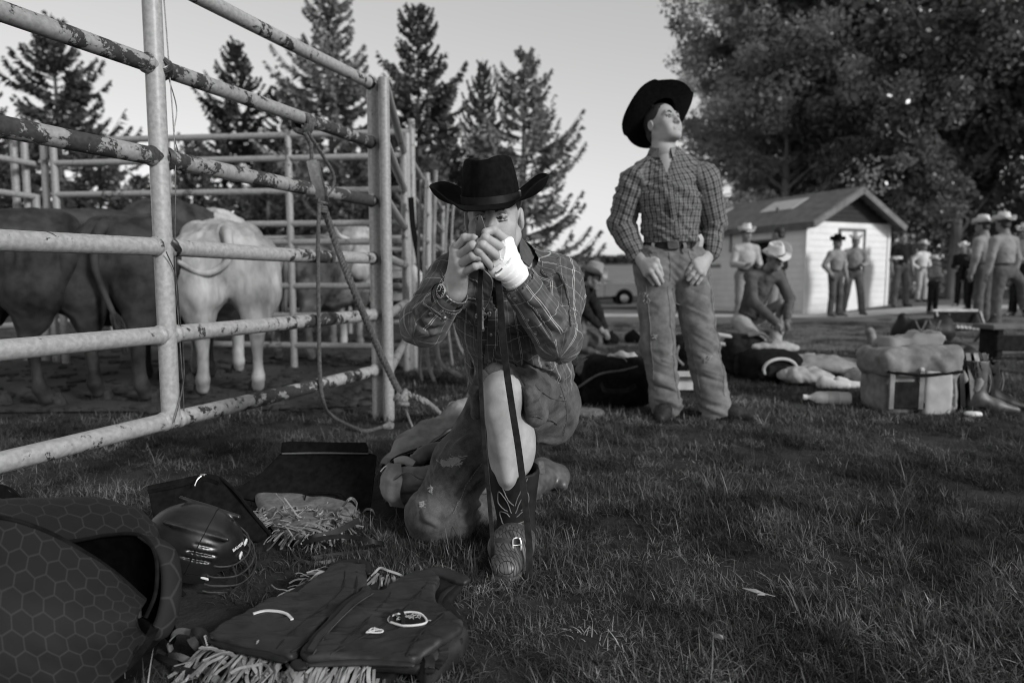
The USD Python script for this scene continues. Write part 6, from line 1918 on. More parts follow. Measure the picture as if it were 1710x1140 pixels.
def kneeler_boots(t, ankL, ankR):
    # front boot, toes towards the camera
    heel, ball, toe = P(868, 925, 2.14), P(853, 948, 1.965), P(846, 966, 1.87)
    heel[2], ball[2], toe[2] = 0.05, 0.052, 0.036
    boot = part_group(t, 'boot')
    b = Body(np.array([-0.12, 1.78, -0.01]), np.array([0.16, 2.26, 0.36]), 0.004)
    b.cap(ankL, P(858, 790, 2.07), 0.050, 0.080, 0.02, flat=(A(0, 1, 0), 0.9))
    b.cap(ankL, ball * .4 + heel * .6 + UP * .03, 0.050, 0.046, 0.03); b.cap(ankL, heel + UP * 0.02, 0.048, 0.042, 0.03)
    b.half(P(858, 776, 2.07), A(0.05, -0.25, 1))
    b.cap(P(845, 832, 1.95), P(848, 770, 1.95), 0.004, 0.062, 0.004, cut=True); b.cap(P(845, 838, 1.99), P(848, 770, 1.99), 0.004, 0.062, 0.004, cut=True)
    b.cap(P(858, 760, 2.07), P(860, 850, 2.065), 0.078, 0.046, 0.004, cut=True, flat=(A(0, 1, 0), 0.9))
    v, f = b.mesh()
    shaft = part(boot, 'shaft', (v, f), 'black_leather', smooth=True)
    Sf = Proj((v, f))
    for s in ((1, -1)):
        X = lambda x: 857 + s * x
        for path in ([(X(6), 862), (X(16), 840), (X(27), 826), (X(31), 838), (X(24), 850), (X(14), 858)], [(X(8), 868), (X(18), 860), (X(28), 858), (X(24), 872), (X(14), 878)], [(X(5), 886), (X(16), 876), (X(28), 884)], [(X(30), 800), (X(20), 818), (X(8), 842), (X(1), 850)]):
            part(shaft, 'stitched_flame', tube(Sf.path(path, 26, 0.001), 0.0017, 5), 'mid_leather')
    b = Body(np.array([-0.13, 1.74, -0.01]), np.array([0.17, 2.26, 0.2]), 0.0035)
    b.cap(heel + UP * 0.01, ball, 0.046, 0.063, 0.02, flat=(UP, 0.85)); b.cap(ball, toe, 0.063, 0.043, 0.02, flat=(UP, 0.78))
    b.cap(P(860, 903, 2.03), ball + UP * 0.014, 0.056, 0.052, 0.03)
    b.half(A(0, 0, 0.018), A(0, 0, -1)); b.half(A(0, 0, 0.135), A(0, 0, 1))
    v, f = b.mesh()
    part(boot, 'vamp', (v, f), 'scale_leather', smooth=True, uv=np.stack([v[:, 0] + 0.03 * np.sin(v[:, 1] * 20), v[:, 1] * 1.0 - 0.6 * v[:, 2]], -1))
    pts = [toe * A(1, 1, 0) + A(0, -.044, 0), toe * A(1, 1, 0) + A(.034, -.028, 0), ball * A(1, 1, 0) + A(.064, 0, 0), heel * A(1, 1, 0) + A(.034, -.03, 0), heel * A(1, 1, 0) + A(.034, .04, 0), heel * A(1, 1, 0) + A(-.034, .04, 0), heel * A(1, 1, 0) + A(-.034, -.03, 0), ball * A(1, 1, 0) + A(-.064, 0, 0), toe * A(1, 1, 0) + A(-.034, -.028, 0)]
    from shapely.geometry import Polygon
    pg = Polygon([(p[0], p[1]) for p in pts]).buffer(.012).buffer(-.012)
    m = trimesh.creation.extrude_polygon(pg, 0.010, engine='earcut'); part(boot, 'sole', (np.array(m.vertices) + A(0, 0, 0.012), m.faces), 'brown_leather', smooth=30)
    part(boot, 'heel', boxm(heel * A(1, 1, 0) + A(0, .01, .006), (0.064, 0.06, 0.03), None, 0.006), 'brown_leather')
    # spur strap with buckle
    B = Body(np.array([-0.13, 1.74, -0.01]), np.array([0.17, 2.26, 0.3]), 0.004)
    B.cap(P(860, 903, 2.03), ball + UP * 0.014, 0.058, 0.054, 0.03); B.cap(ankL, heel + UP * .02, 0.052, 0.046, .03); B.cap(ankL, ball * .4 + heel * .6 + UP * .03, 0.053, 0.049, 0.03)
    K = Proj(B.mesh())
    q = K.path([(818, 912), (828, 906), (846, 905), (862, 907), (880, 908), (893, 913)], 26, 0.008)
    strap = part(boot, 'strap', ribbon(q, 0.028, 0.005, UP), 'brown_leather')
    c, n = K.see(868, 909, 0.014)
    u = unit(np.cross(UP, n)); w = np.cross(n, u)
    ring = np.array([c + u * 0.012 * math.copysign(abs(math.cos(a)) ** .6, math.cos(a)) + w * 0.020 * math.copysign(abs(math.sin(a)) ** .7, math.sin(a)) for a in np.linspace(0, 2 * np.pi, 33)])
    part(strap, 'buckle', tube(ring, 0.003, 7), 'metal')
    part(strap, 'buckle_pin', tube([c - u * .012 + n * .002, c + u * .014 + n * .003], 0.0018, 6), 'metal')
    c2, n2 = K.see(881, 909, 0.013)
    part(strap, 'keeper', ribbon(np.array([c2 + w * .018, c2 + n2 * .002 + w * .009, c2 + n2 * .003, c2 + n2 * .002 - w * .009, c2 - w * .018]), 0.012, 0.003, u), 'brown_leather')
    # back boot, on its toes behind
    boot = part_group(t, 'boot')
    a, hl, bl, to = P(898, 800, 2.64), P(905, 783, 2.72), P(930, 838, 2.72), P(938, 846, 2.66)
    to[2] = 0.03; bl[2] = max(bl[2], 0.045)
    b = Body(a - 0.3, a + 0.32, 0.005)
    b.cap(P(880, 812, 2.55), a, 0.058, 0.052, 0.02); b.cap(a, hl, 0.05, 0.042, 0.03); b.cap(hl, bl, 0.040, 0.047, 0.03); b.cap(a, bl, 0.046, 0.044, 0.03); b.cap(bl, to, 0.046, 0.026, 0.02)
    part(boot, 'upper', b.mesh(), 'brown_leather', smooth=True)
    so = spline([hl + A(0.012, 0.045, .01), hl * .5 + bl * .5 + A(0.02, .045, .0), bl + A(0.012, .047, -.006), to + A(0.008, .03, -.018)], 14)
    part(boot, 'sole', ribbon(so, np.r_[np.linspace(.062, .06, 5), np.linspace(.075, .095, 5), np.linspace(.09, .05, 4)], 0.010, A(1, -0.3, 0.2)), 'black_leather')
    part(boot, 'heel', boxm(hl + A(0.014, .055, .012), (0.06, 0.03, 0.05), basis(unit(bl - hl)), 0.006), 'black_leather')
    part(boot, 'pull_strap', ribbon(spline([P(903, 770, 2.60), P(905, 780, 2.57), P(906, 790, 2.57)], 6), 0.02, 0.004), 'mid_leather')
KT, kankL, kankR = kneeling_man()
kneeler_boots(KT, kankL, kankR)

# the strap between his hands
t = thing('leather_strap', 'long dark leather strap held at the nose, two tails hanging past the bare knee', 'strap', P(822, 930, 1.9) * A(1, 1, 0))
tip = spline([P(801, 359, 1.765), P(802, 375, 1.765), P(803, 395, 1.768), P(804, 412, 1.78), P(805, 440, 1.80)], 20)
part(t, 'strap_point', ribbon(tip, np.r_[np.linspace(0.004, 0.026, 8), np.full(12, 0.026)], 0.004, A(1, 0.15, 0)), 'strap_leather')
part(t, 'strap_point', ribbon(spline([P(803, 361, 1.772), P(806, 380, 1.772), P(810, 398, 1.775), P(809, 430, 1.795)], 14), np.r_[np.linspace(0.003, 0.018, 7), np.full(7, 0.018)], 0.003, A(1, -0.5, 0)), 'mid_leather')
part(t, 'strap_tail', ribbon(spline([P(804, 436, 1.80), P(801, 500, 1.84), P(801, 570, 1.87), P(803, 640, 1.885), P(808, 730, 1.89), P(815, 810, 1.90), P(820, 870, 1.90), P(823, 915, 1.885), G(822, 950)], 60), 0.0125, 0.003, A(1, -0.4, 0)), 'strap_leather')
part(t, 'strap_tail', ribbon(spline([P(812, 440, 1.80), P(831, 470, 1.83), P(838, 540, 1.86), P(845, 610, 1.885), P(855, 680, 1.89), P(866, 750, 1.90), P(876, 830, 1.895), P(883, 900, 1.88), P(884, 950, 1.86), G(886, 972)], 60), 0.019, 0.0035, A(1, -0.3, 0)), 'strap_leather')
# ---------------------------------------------------------------- the standing man
def standing_man():
    d = 4.12
    J = dict(shR=P(1059, 304, d + .02), shL=P(1175, 301, d - .02), elR=P(1037, 372, d + .06), elL=P(1191, 372, d + .05), wrR=P(1062, 424, d - .02), wrL=P(1186, 422, d - .03),
             haR=P(1084, 452, d - .12), haL=P(1164, 452, d - .12), hipR=P(1094, 440, d), hipL=P(1148, 438, d), kneeR=P(1098, 572, d - .03), kneeL=P(1172, 572, d - .02),
             chest=P(1118, 330, d), neck=P(1108, 252, d - .01), head=P(1107, 208, d + .01), ankR=P(1112, 684, d + .05), ankL=P(1193, 683, d), toeR=P(1105, 697, d - .12), toeL=P(1238, 699, d - .08))
    J['ankR'][2] = J['ankL'][2] = 0.085
    J['toeR'][2] = J['toeL'][2] = 0.032
    def hands(b):
        for q, sx in (('R', 1), ('L', -1)):
            w = J['wr' + q]
            if q == 'R':
                mc = [P(1096, 436, d - .13), P(1092, 446, d - .14), P(1086, 453, d - .14), P(1079, 458, d - .12)]
                fg = [[P(1102, 448, d - .13), P(1106, 460, d - .12)], [P(1100, 458, d - .14), P(1106, 470, d - .13)], [P(1094, 465, d - .14), P(1100, 475, d - .13)], [P(1086, 467, d - .12), P(1091, 475, d - .12)]]
                th = [w + A(.015, -.01, -.02), P(1094, 430, d - .10), P(1102, 432, d - .06)]
            else:
                mc = [P(1160, 438, d - .13), P(1163, 447, d - .14), P(1168, 454, d - .14), P(1174, 458, d - .12)]
                fg = [[P(1152, 449, d - .13), P(1147, 459, d - .12)], [P(1155, 458, d - .14), P(1149, 467, d - .13)], [P(1161, 465, d - .14), P(1155, 473, d - .13)], [P(1169, 467, d - .12), P(1164, 474, d - .12)]]
                th = [w + A(-.015, -.01, -.02), P(1163, 430, d - .10), P(1155, 432, d - .06)]
            add_hand(b, w + (np.mean(mc, 0) - w) * 0.1, mc, fg, th, r=0.0145, rw=0.036, rp=0.020)
    face = unit(A(0.46, -0.80, 0.36))
    up = A(-0.30, 0.22, 1)
    t, W, R, J, front, spine, across = figure('person', 'standing person in wide tilted black hat, checked shirt and pale jeans, hands at pockets', J, face, h=0.0085, shirt='check_man', pants='jeans_light', hat='black_felt',
        hatkw=dict(brim=(0.208, 0.205), curl=0.035, dip=0.0, crown_h=0.115, nu=80, nv=14), boots='strap_leather', skin='skin_far', s=1.09, bulk=1.04, amp=0.015, detail=hands, hat_tilt=(unit(A(0.38, -0.55, 0.72)), A(-0.26, 0.72, 0.66)), vneck=0.13, pamp=0.017, loose=1.12)
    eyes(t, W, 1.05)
    for x in (-1, 1):
        br = spline([W(0.014 * x, -0.0915, 0.0150), W(0.030 * x, -0.0925, 0.0205), W(0.048 * x, -0.081, 0.0150)], 12)
        part(t, 'eyebrow', tube(br, np.r_[np.linspace(.0035, .0046, 6), np.linspace(.0044, .0015, 6)], 6), 'hair')
    T = Proj(LAST['trousers']); tp = LAST['trousers_path']
    for path in ([(1120, 420), (1122, 440), (1121, 470)], [(1085, 415), (1083, 432), (1072, 446)], [(1150, 415), (1156, 432), (1170, 444)], [(1072, 440), (1078, 500), (1085, 570), (1092, 650)], [(1185, 450), (1196, 520), (1205, 590), (1212, 660)], [(1126, 480), (1140, 540), (1158, 610), (1172, 675)], [(1118, 480), (1122, 540), (1128, 600), (1136, 665)]):
        q = T.path(path, 40, 0.001)
        part(tp, 'seam', tube(q, 0.0035, 5), 'jeans_light')
    for x in (1092, 1142):
        part(tp, 'belt_loop', ribbon(spline([T.see(x, 406, 0.02)[0], T.see(x, 412, 0.026)[0], T.see(x, 420, 0.014)[0]], 6), 0.018, 0.005, across), 'jeans_light')
    rr = np.random.default_rng(8)
    for cx, cy in ((1073, 492), (1078, 502), (1092, 563), (1184, 600)):
        th = []
        for i in range(16):
            a, n = T.see(cx + rr.normal(0, 2.5), cy + rr.normal(0, 3), 0.004)
            dd = rr.normal(0, 0.007, 3)
            th.append(ribbon(spline([a - dd * .5, a + n * .004, a + dd], 4), 0.004, 0.001, rr.normal(0, 1, 3)))
        part(tp, 'frayed_tear', cat(*th), 'cloth_light', smooth=False)
    # chest pockets cut on the bias, snaps
    sb = Body(np.min([J['shR'], J['hipR']], 0) - .25, np.max([J['shL'], J['hipL'], J['neck']], 0) + .25, 0.0085)
    pel = (J['hipL'] + J['hipR']) / 2; shc = (J['shL'] + J['shR']) / 2; s, bulk = 1.09, 1.04
    sb.cap(pel + spine * 0.07 * s, J['chest'], 0.128 * s * bulk, 0.152 * s * bulk, 0.04, flat=(front, 0.78))
    sb.cap(J['chest'], shc - spine * 0.01, 0.145 * s * bulk, 0.10 * s * bulk, 0.05, flat=(front, 0.75))
    S = Proj(sb.mesh())
    for cs in (((1070, 320), (1108, 318), (1108, 340), (1089, 349), (1070, 340)), ((1130, 318), (1166, 320), (1166, 340), (1148, 349), (1130, 340))):
        pts = [S.see(*c, 0.012)[0] for c in cs]
        c0 = np.mean(pts, 0)
        n = len(pts)
        v = np.array([c0] + pts); v = np.vstack([v, v + front * -0.004])
        f = [(0, i + 1, (i + 1) % n + 1) for i in range(n)]
        e1 = unit(A(1, 0, 1)); e2 = unit(A(-1, 0, 1))
        part(t, 'pocket', (v, np.array(f + [(a + n + 1, c + n + 1, b + n + 1) for a, b, c in f] + [(i + 1, i + n + 2, (i + 1) % n + 1) for i in range(n)])), 'check_man', smooth=False, uv=np.stack([v @ e1, v @ e2], -1))
    for q in ((1118, 297), (1126, 351), (1131, 376), (1088, 320), (1147, 320)):
        p, n = S.see(*q, 0.013)
        part(t, 'snap', tube([p, p + n * 0.003], [0.006, 0.004], 10), 'mid_leather')
    q = spline([S.see(x, y, 0.012)[0] for x, y in ((1118, 290), (1124, 330), (1130, 370), (1133, 398))], 20)
    part(t, 'placket', ribbon(q, 0.035, 0.004, across), 'check_man', smooth=True, uv=np.stack([np.repeat(np.array([[0, .035, .035, 0]]), 20, 0).ravel(), np.repeat(np.linspace(0, .4, 20), 4)], -1))
    part(t, 'label_tag', ribbon(spline([P(1168, 392, d - .14), P(1172, 400, d - .15), P(1170, 412, d - .15)], 8), 0.022, 0.004, across), 'cloth_white')
    return t
standing_man()

# ---------------------------------------------------------------- people farther off
def at_ground(px, d):
    p = P(px, 500, d)
    return A(p[0], d, float(ground_z(p[0], d)))
HT = dict(nu=40, nv=8)
# crouching man with the pale hat, reaching into his bag
def crouching(px, d, hatpx, label, shirt, pants, hat, face, hatmat, big=1.0, sleeves=1.0, mirror=1):
    o = at_ground(px, d)
    f = unit(A(face[0], face[1], 0)); l = A(-f[1], f[0], 0)
    w = lambda r, fw, z: o + (l * r * mirror + f * fw + UP * z) * big
    J = dict(hipL=w(.10, -.22, .36), hipR=w(-.10, -.20, .34), kneeL=w(.17, .16, .56), kneeR=w(-.15, .20, .14), ankL=w(.15, .10, .09), ankR=w(-.14, -.22, .12), toeL=w(.17, .27, .035), toeR=w(-.15, -.08, .04),
             chest=w(0, -.02, .74), neck=w(0.0, .12, .92), head=w(0.02, .22, 1.05), shL=w(.19, .08, .86), shR=w(-.19, .08, .86), elL=w(.25, .20, .60), elR=w(-.24, .20, .58), wrL=w(.10, .34, .40), wrR=w(-.06, .36, .36), haL=w(.06, .40, .28), haR=w(-.03, .42, .24))
    return figure('person', label, J, unit(A(*face)), h=0.016, shirt=shirt, pants=pants, hat=hatmat, hatkw=HT, amp=0.010, hat_tilt=hat, sleeve=sleeves)
crouching(1268, 7.9, None, 'crouching person in a pale straw-coloured hat and dark shirt bending over open bags', 'cloth_slate', 'cloth_light', (unit(A(0.55, -0.75, -0.35)), A(-0.5, -0.15, 1)), (0.30, -0.9, -0.25), 'pale_felt', 1.02)
crouching(966, 7.9, None, 'crouching person with a light cap brim in front of the white truck', 'cloth_dark', 'denim_far', (unit(A(0.8, -0.4, -0.3)), A(0.1, -0.1, 1)), (0.85, -0.45, -0.3), 'grey_felt', 0.82, 1.0, -1)
def stand(px, d, feet, label, face, H, arms=('down', 'down'), look=None, z=None, **kw):
    o = at_ground(px, d)
    J = stand_pose(o, face, H, arms, kw.pop('spread', 0.12), kw.pop('lean', 0.0), step=kw.pop('step', 0.0))
    if 'edit' in kw:
        kw.pop('edit')(J, o)
    return figure('person', label, J, unit(A(*(look or (face[0], face[1], -0.05)))), h=kw.pop('h', 0.02), s=H / 1.78, amp=0.01, hatkw=HT, **kw)
stand(1394, 15.3, 525, 'person in black hat and grey shirt, left one of the pair by the shed door', (0.35, -1), 1.78, ('down', 'pocket'), shirt='cloth_grey', pants='cloth_slate', hat='black_felt')
stand(1424, 15.6, 523, 'person in pale hat and grey shirt, right one of the pair by the shed door', (-0.25, -1), 1.82, ('front', 'hip'), shirt='cloth_grey', pants='denim_far', hat='pale_felt', spread=0.18, step=0.08, lean=0.03)
stand(1502, 16.6, 520, 'bareheaded person in black T-shirt with a pale chest print, right of the shed', (0.0, -1), 1.80, ('down', 'down'), shirt='cloth_dark', pants='denim_far', sleeve=0.5, spread=0.15)
def print_on(px, py, d, wd, ht, name, mat, txt=None):
    p = P(px, py, d)
    a = np.linspace(0, 2 * np.pi, 20, endpoint=False)
    v = np.array([p + A(math.copysign(abs(math.cos(q)) ** .6, math.cos(q)) * wd, 0.03 * math.cos(q) ** 2, math.sin(q) * ht) for q in a] + [p])
    v = np.vstack([v, v - A(0, .006, 0)])
    n = 20
    return v, np.array([(n, (i + 1) % n, i) for i in range(n)] + [(n + n + 1, i + n + 1, (i + 1) % n + n + 1) for i in range(n)] + [(i, (i + 1) % n, i + n + 1) for i in range(n)] + [((i + 1) % n, (i + 1) % n + n + 1, i + n + 1) for i in range(n)])
tees = '/World/person_005'
part(tees, 'chest_print', print_on(1501, 430, 16.465, 0.12, 0.036, '', ''), 'cloth_white', smooth=False)
stand(1243, 11.5, 510, 'person in pale hat and white shirt, half hidden behind the crouching one', (0.1, -1), 1.70, ('front', 'front'), shirt='cloth_light', pants='cloth_grey', hat='pale_felt')
stand(1297, 10.2, 510, 'person in black shirt with white back print, turned away behind the crouching one', (-0.65, 0.75), 1.62, ('down', 'front'), shirt='cloth_dark', pants='cloth_grey', hair='hair')
tl = P(1298, 442, 10.0)
part('/World/person_007', 'back_print', boxm(tl + A(0.02, -0.02, 0.05), (0.07, 0.012, 0.17), np.stack([A(.95, 0, .3), A(0, 1, 0), A(-.3, 0, .95)], 1), 0.02), 'cloth_white')
part('/World/person_007', 'back_print', boxm(tl + A(-0.04, -0.02, -0.10), (0.07, 0.012, 0.15), np.stack([A(.85, 0, .5), A(0, 1, 0), A(-.5, 0, .85)], 1), 0.02), 'cloth_white')
def leg_up(J, o):
    J['kneeR'] = o + A(0.30, 0.05, 0.80); J['ankR'] = o + A(0.42, 0.12, 0.42); J['toeR'] = o + A(0.56, 0.15, 0.37)
stand(1676, 11.0, 545, 'person in pale hat and grey shirt seen from behind with one foot raised', (-0.2, 1), 1.86, ('down', 'down'), shirt='cloth_grey', pants='denim_far', hat='pale_felt', edit=leg_up, lean=0.06)
stand(1642, 11.9, 545, 'person in pale hat and grey shirt, left one of the pair with their backs turned', (-0.5, 0.9), 1.88, ('down', 'front'), shirt='cloth_grey', pants='denim_far', hat='pale_felt', lean=0.05)
stand(1557, 14.6, 525, 'small child in a pale hat and light shirt, arms folded, near the dark crowd', (0.3, -1), 1.22, ('fold', 'fold'), shirt='cloth_mid', pants='cloth_dark', hat='pale_felt')
stand(1606, 15.8, 520, 'person in pale hat and dark jacket sitting among the crowd under the trees', (-0.7, -0.7), 1.45, ('front', 'front'), shirt='cloth_dark', pants='cloth_dark', hat='pale_felt', lean=0.10)
stand(1625, 14.6, 520, 'person in dark clothes leaning forward behind the two pale hats', (-0.9, -0.3), 1.40, ('front', 'down'), shirt='cloth_dark', pants='cloth_dark', lean=0.16)
stand(1475, 18.0, 515, 'far person in a grey top at the right corner of the shed', (0.4, -1), 1.6, ('down', 'down'), shirt='cloth_mid', pants='cloth_mid')
stand(1537, 18.5, 515, 'far person in a white shirt between the black T-shirt and the child', (0.2, -1), 1.62, ('down', 'hip'), shirt='cloth_white', pants='cloth_light', hat='pale_felt')
stand(1704, 13.5, 520, 'person in a white hat cut off by the right picture edge', (-0.8, -0.5), 1.78, ('front', 'down'), shirt='cloth_light', pants='cloth_dark', hat='pale_felt')
# ---------------------------------------------------------------- gear on the grass
import shapely
from shapely.geometry import Polygon as SPoly
def slab(poly, z, half, rnd, h=0.004, smooth=0.012, tilt=None, extra=None):
    """cushion-like slab over a ground outline (world xy)"""
    pg = SPoly(poly).buffer(-smooth).buffer(2 * smooth).buffer(-smooth)
    x0, y0, x1, y1 = pg.bounds
    b = Body((x0 - .02, y0 - .02, z - half - .03), (x1 + .02, y1 + .02, z + half + .06), h)
    X, Y = np.meshgrid(b.ax[0], b.ax[1], indexing='ij')
    pts = shapely.points(X.ravel().astype(float), Y.ravel().astype(float))
    d2 = shapely.distance(pg.exterior, pts).reshape(X.shape); ins = shapely.contains(pg, pts).reshape(X.shape)
    d2 = np.where(ins, -d2, d2)[..., None].astype(np.float32)
    zz = b.ax[2][None, None, :] - z
    if tilt is not None:
        zz = zz - (tilt(X, Y)[..., None]).astype(np.float32)
    q = np.sqrt(np.maximum(d2 + rnd, 0) ** 2 + np.maximum(np.abs(zz) - half + rnd, 0) ** 2) + np.minimum(np.maximum(d2 + rnd, np.abs(zz) - half + rnd), 0) - rnd
    b.d = q.astype(np.float32)
    return b.mesh()
def gxy(pts, z=0.0):
    return [tuple(G(x, y, z)[:2]) for x, y in pts]
def patch3(c0, c1, n=24, m=16, bulge=(0, 0, 0), power=1.0):
    """surface between two point rows, bulging in the middle"""
    a, b = spline(c0, n), spline(c1, n)
    t = np.linspace(0, 1, m)[None, :, None]
    p = a[:, None] * (1 - t) + b[:, None] * t + np.sin(np.pi * t ** power) * np.asarray(bulge, float)
    idx = np.arange(n * m).reshape(n, m)
    q, r, s, u = idx[:-1, :-1], idx[1:, :-1], idx[1:, 1:], idx[:-1, 1:]
    return p.reshape(-1, 3), np.vstack([np.stack([q, r, s], -1).reshape(-1, 3), np.stack([q, s, u], -1).reshape(-1, 3)])
def sheet_uv(m, n, w, h_, thick=True):
    u, v = np.meshgrid(np.linspace(0, w, n), np.linspace(0, h_, len(tri(m)[0]) // n), indexing='ij')
    uv = np.stack([u.ravel(), v.ravel()], -1)
    return np.vstack([uv, uv]) if thick else uv
def fringe_strip(base, d, L, w, r, curl=0.5, n=6, side=None):
    d = unit(d)
    pts = [np.asarray(base, float)]
    for i in range(n):
        d = unit(d + r.normal(0, curl * 0.3, 3) * A(1, 1, 0.6) + A(0, 0, -0.10))
        q = pts[-1] + d * L / n
        q[2] = max(q[2], 0.006 + 0.004 * r.uniform())
        pts.append(q)
    return ribbon(spline(pts, 9), w, 0.0018, A(-d[1], d[0], 0.5 * r.normal()) if side is None else side)
R9 = np.random.default_rng(19)

# --- the open bag with the hexagon print
def hex_bag():
    t = thing('open_bag', 'big dark open bag with hexagon print in the lower left corner', 'bag', G(90, 1040))
    back = [P(-60, 862, 1.80), P(0, 845, 1.78), P(60, 838, 1.76), P(150, 841, 1.72), P(215, 866, 1.67), P(262, 903, 1.60)]
    rim = [P(-60, 895, 1.50), P(30, 897, 1.51), P(112, 904, 1.52), P(180, 893, 1.52), P(236, 893, 1.50), P(268, 912, 1.48)]
    flap = [P(-60, 862, 1.40), P(10, 866, 1.40), P(70, 884, 1.41), P(128, 914, 1.42), P(190, 955, 1.41), P(244, 1003, 1.40)]
    low = [P(-60, 1190, 1.20), P(10, 1190, 1.22), P(80, 1180, 1.25), P(150, 1160, 1.29), P(205, 1120, 1.33), P(246, 1062, 1.37)]
    def cloth(name, c0, c1, bulge, seed, size, mat='hex_cloth', amp=0.007):
        m = drape(drape(patch3(c0, c1, 44, 30, bulge), amp * 1.6, 7, seed, (1, 1.6, 1)), 0.003, 26, seed + 4, (1, 2, 1))
        part(t, name, shell(m, 0.006), mat, smooth=True, uv=sheet_uv(m, 44, *size) if mat == 'hex_cloth' else None)
    cloth('back_panel', back, rim, (0, 0.0, 0.045), 3, (0.52, 0.27))
    cloth('front_panel', flap, low, (0.02, -0.07, 0.03), 5, (0.50, 0.42))
    ro = spline([rim[-2], rim[-1], P(284, 942, 1.47), P(285, 1000, 1.43), P(270, 1050, 1.40), P(246, 1062, 1.385)], 30)
    m = tube(ro, np.r_[np.linspace(0.010, 0.024, 10), np.full(14, 0.024), np.linspace(0.022, 0.008, 6)], 16, flat=(1.0, 0.55))
    uvr = np.stack([np.r_[np.repeat(np.arange(30) * 0.009, 16), 0, 0.27], np.r_[np.tile(np.arange(16) * 0.006, 30), 0, 0]], -1)
    part(t, 'rim', m, 'hex_cloth', smooth=True, uv=uvr)
    part(t, 'zip', tube(spline([rim[1], rim[2], rim[3], rim[4], P(262, 925, 1.46), P(263, 985, 1.42), P(246, 1030, 1.395)], 40) + A(0, -0.006, 0.002), 0.0042, 6), 'black_nylon')
    part(t, 'zip', tube(spline(flap, 40) + A(0, -0.004, 0.003), 0.005, 6), 'black_nylon')
    inner = [p + A(0.004, 0.004, -0.004) for p in rim]; fl2 = [p + A(0, 0.006, -0.006) for p in flap]
    part(t, 'lining', drape(patch3(inner, fl2, 40, 24, (0.02, 0.03, -0.17)), 0.012, 10, 8), 'liner', smooth=True)
    end = [rim[-1], P(284, 945, 1.50), P(284, 1000, 1.46), P(262, 1050, 1.43)]
    part(t, 'lining', drape(patch3(end, [flap[-1] + A(-.04, .05, -.06)] * 4, 20, 14, (0.01, 0.05, -0.02)), 0.004, 10, 8), 'liner', smooth=True)
    gb = [A(p[0], p[1] + 0.03, -0.01) for p in back]
    part(t, 'rear_panel', drape(patch3(back, gb, 30, 14, (0, 0.05, 0)), 0.006, 8, 2), 'black_nylon', smooth=True)
    part(t, 'base', drape(patch3([A(p[0], p[1], 0.01) for p in gb], [A(p[0], p[1], min(p[2], 0.02)) for p in low], 20, 14), 0.004, 8, 2), 'black_nylon', smooth=True)
    part(t, 'side_panel', drape(patch3([P(285, 1000, 1.44), P(272, 1046, 1.41), P(248, 1062, 1.38)], [G(262, 1075), G(248, 1082), G(226, 1095)], 16, 12, (0.015, -0.01, 0)), 0.005, 12, 3), 'black_nylon', smooth=True)
    part(t, 'carry_strap', ribbon(spline([P(-40, 812, 1.95), P(10, 822, 1.9), P(30, 838, 1.86), P(52, 848, 1.8), P(62, 852, 1.76)], 18), 0.036, 0.005, A(0.3, 0.2, 1)), 'black_nylon')
    part(t, 'piping', tube(spline([P(-20, 808, 1.95), P(14, 817, 1.9), P(36, 834, 1.86), P(58, 846, 1.79)], 18), 0.003, 6), 'cloth_mid')
    part(t, 'buckle', boxm(P(228, 1020, 1.37), (0.018, 0.01, 0.03), None, 0.003), 'plastic_white' if False else 'dark_metal')
    for a, b2 in (((205, 1100, 1.34), (226, 1062, 1.36)), ((210, 1112, 1.33), (262, 1040, 1.40))):
        part(t, 'webbing', ribbon(spline([P(*a), P((a[0] + b2[0]) / 2 + 6, (a[1] + b2[1]) / 2, (a[2] + b2[2]) / 2 - 0.02), P(*b2)], 10), 0.02, 0.003, A(1, 0, 0)), 'black_nylon')
hex_bag()
KEEP_OUT += [(G(90, 1040)[0], 1.55, 0.42, 0.36, 0)]

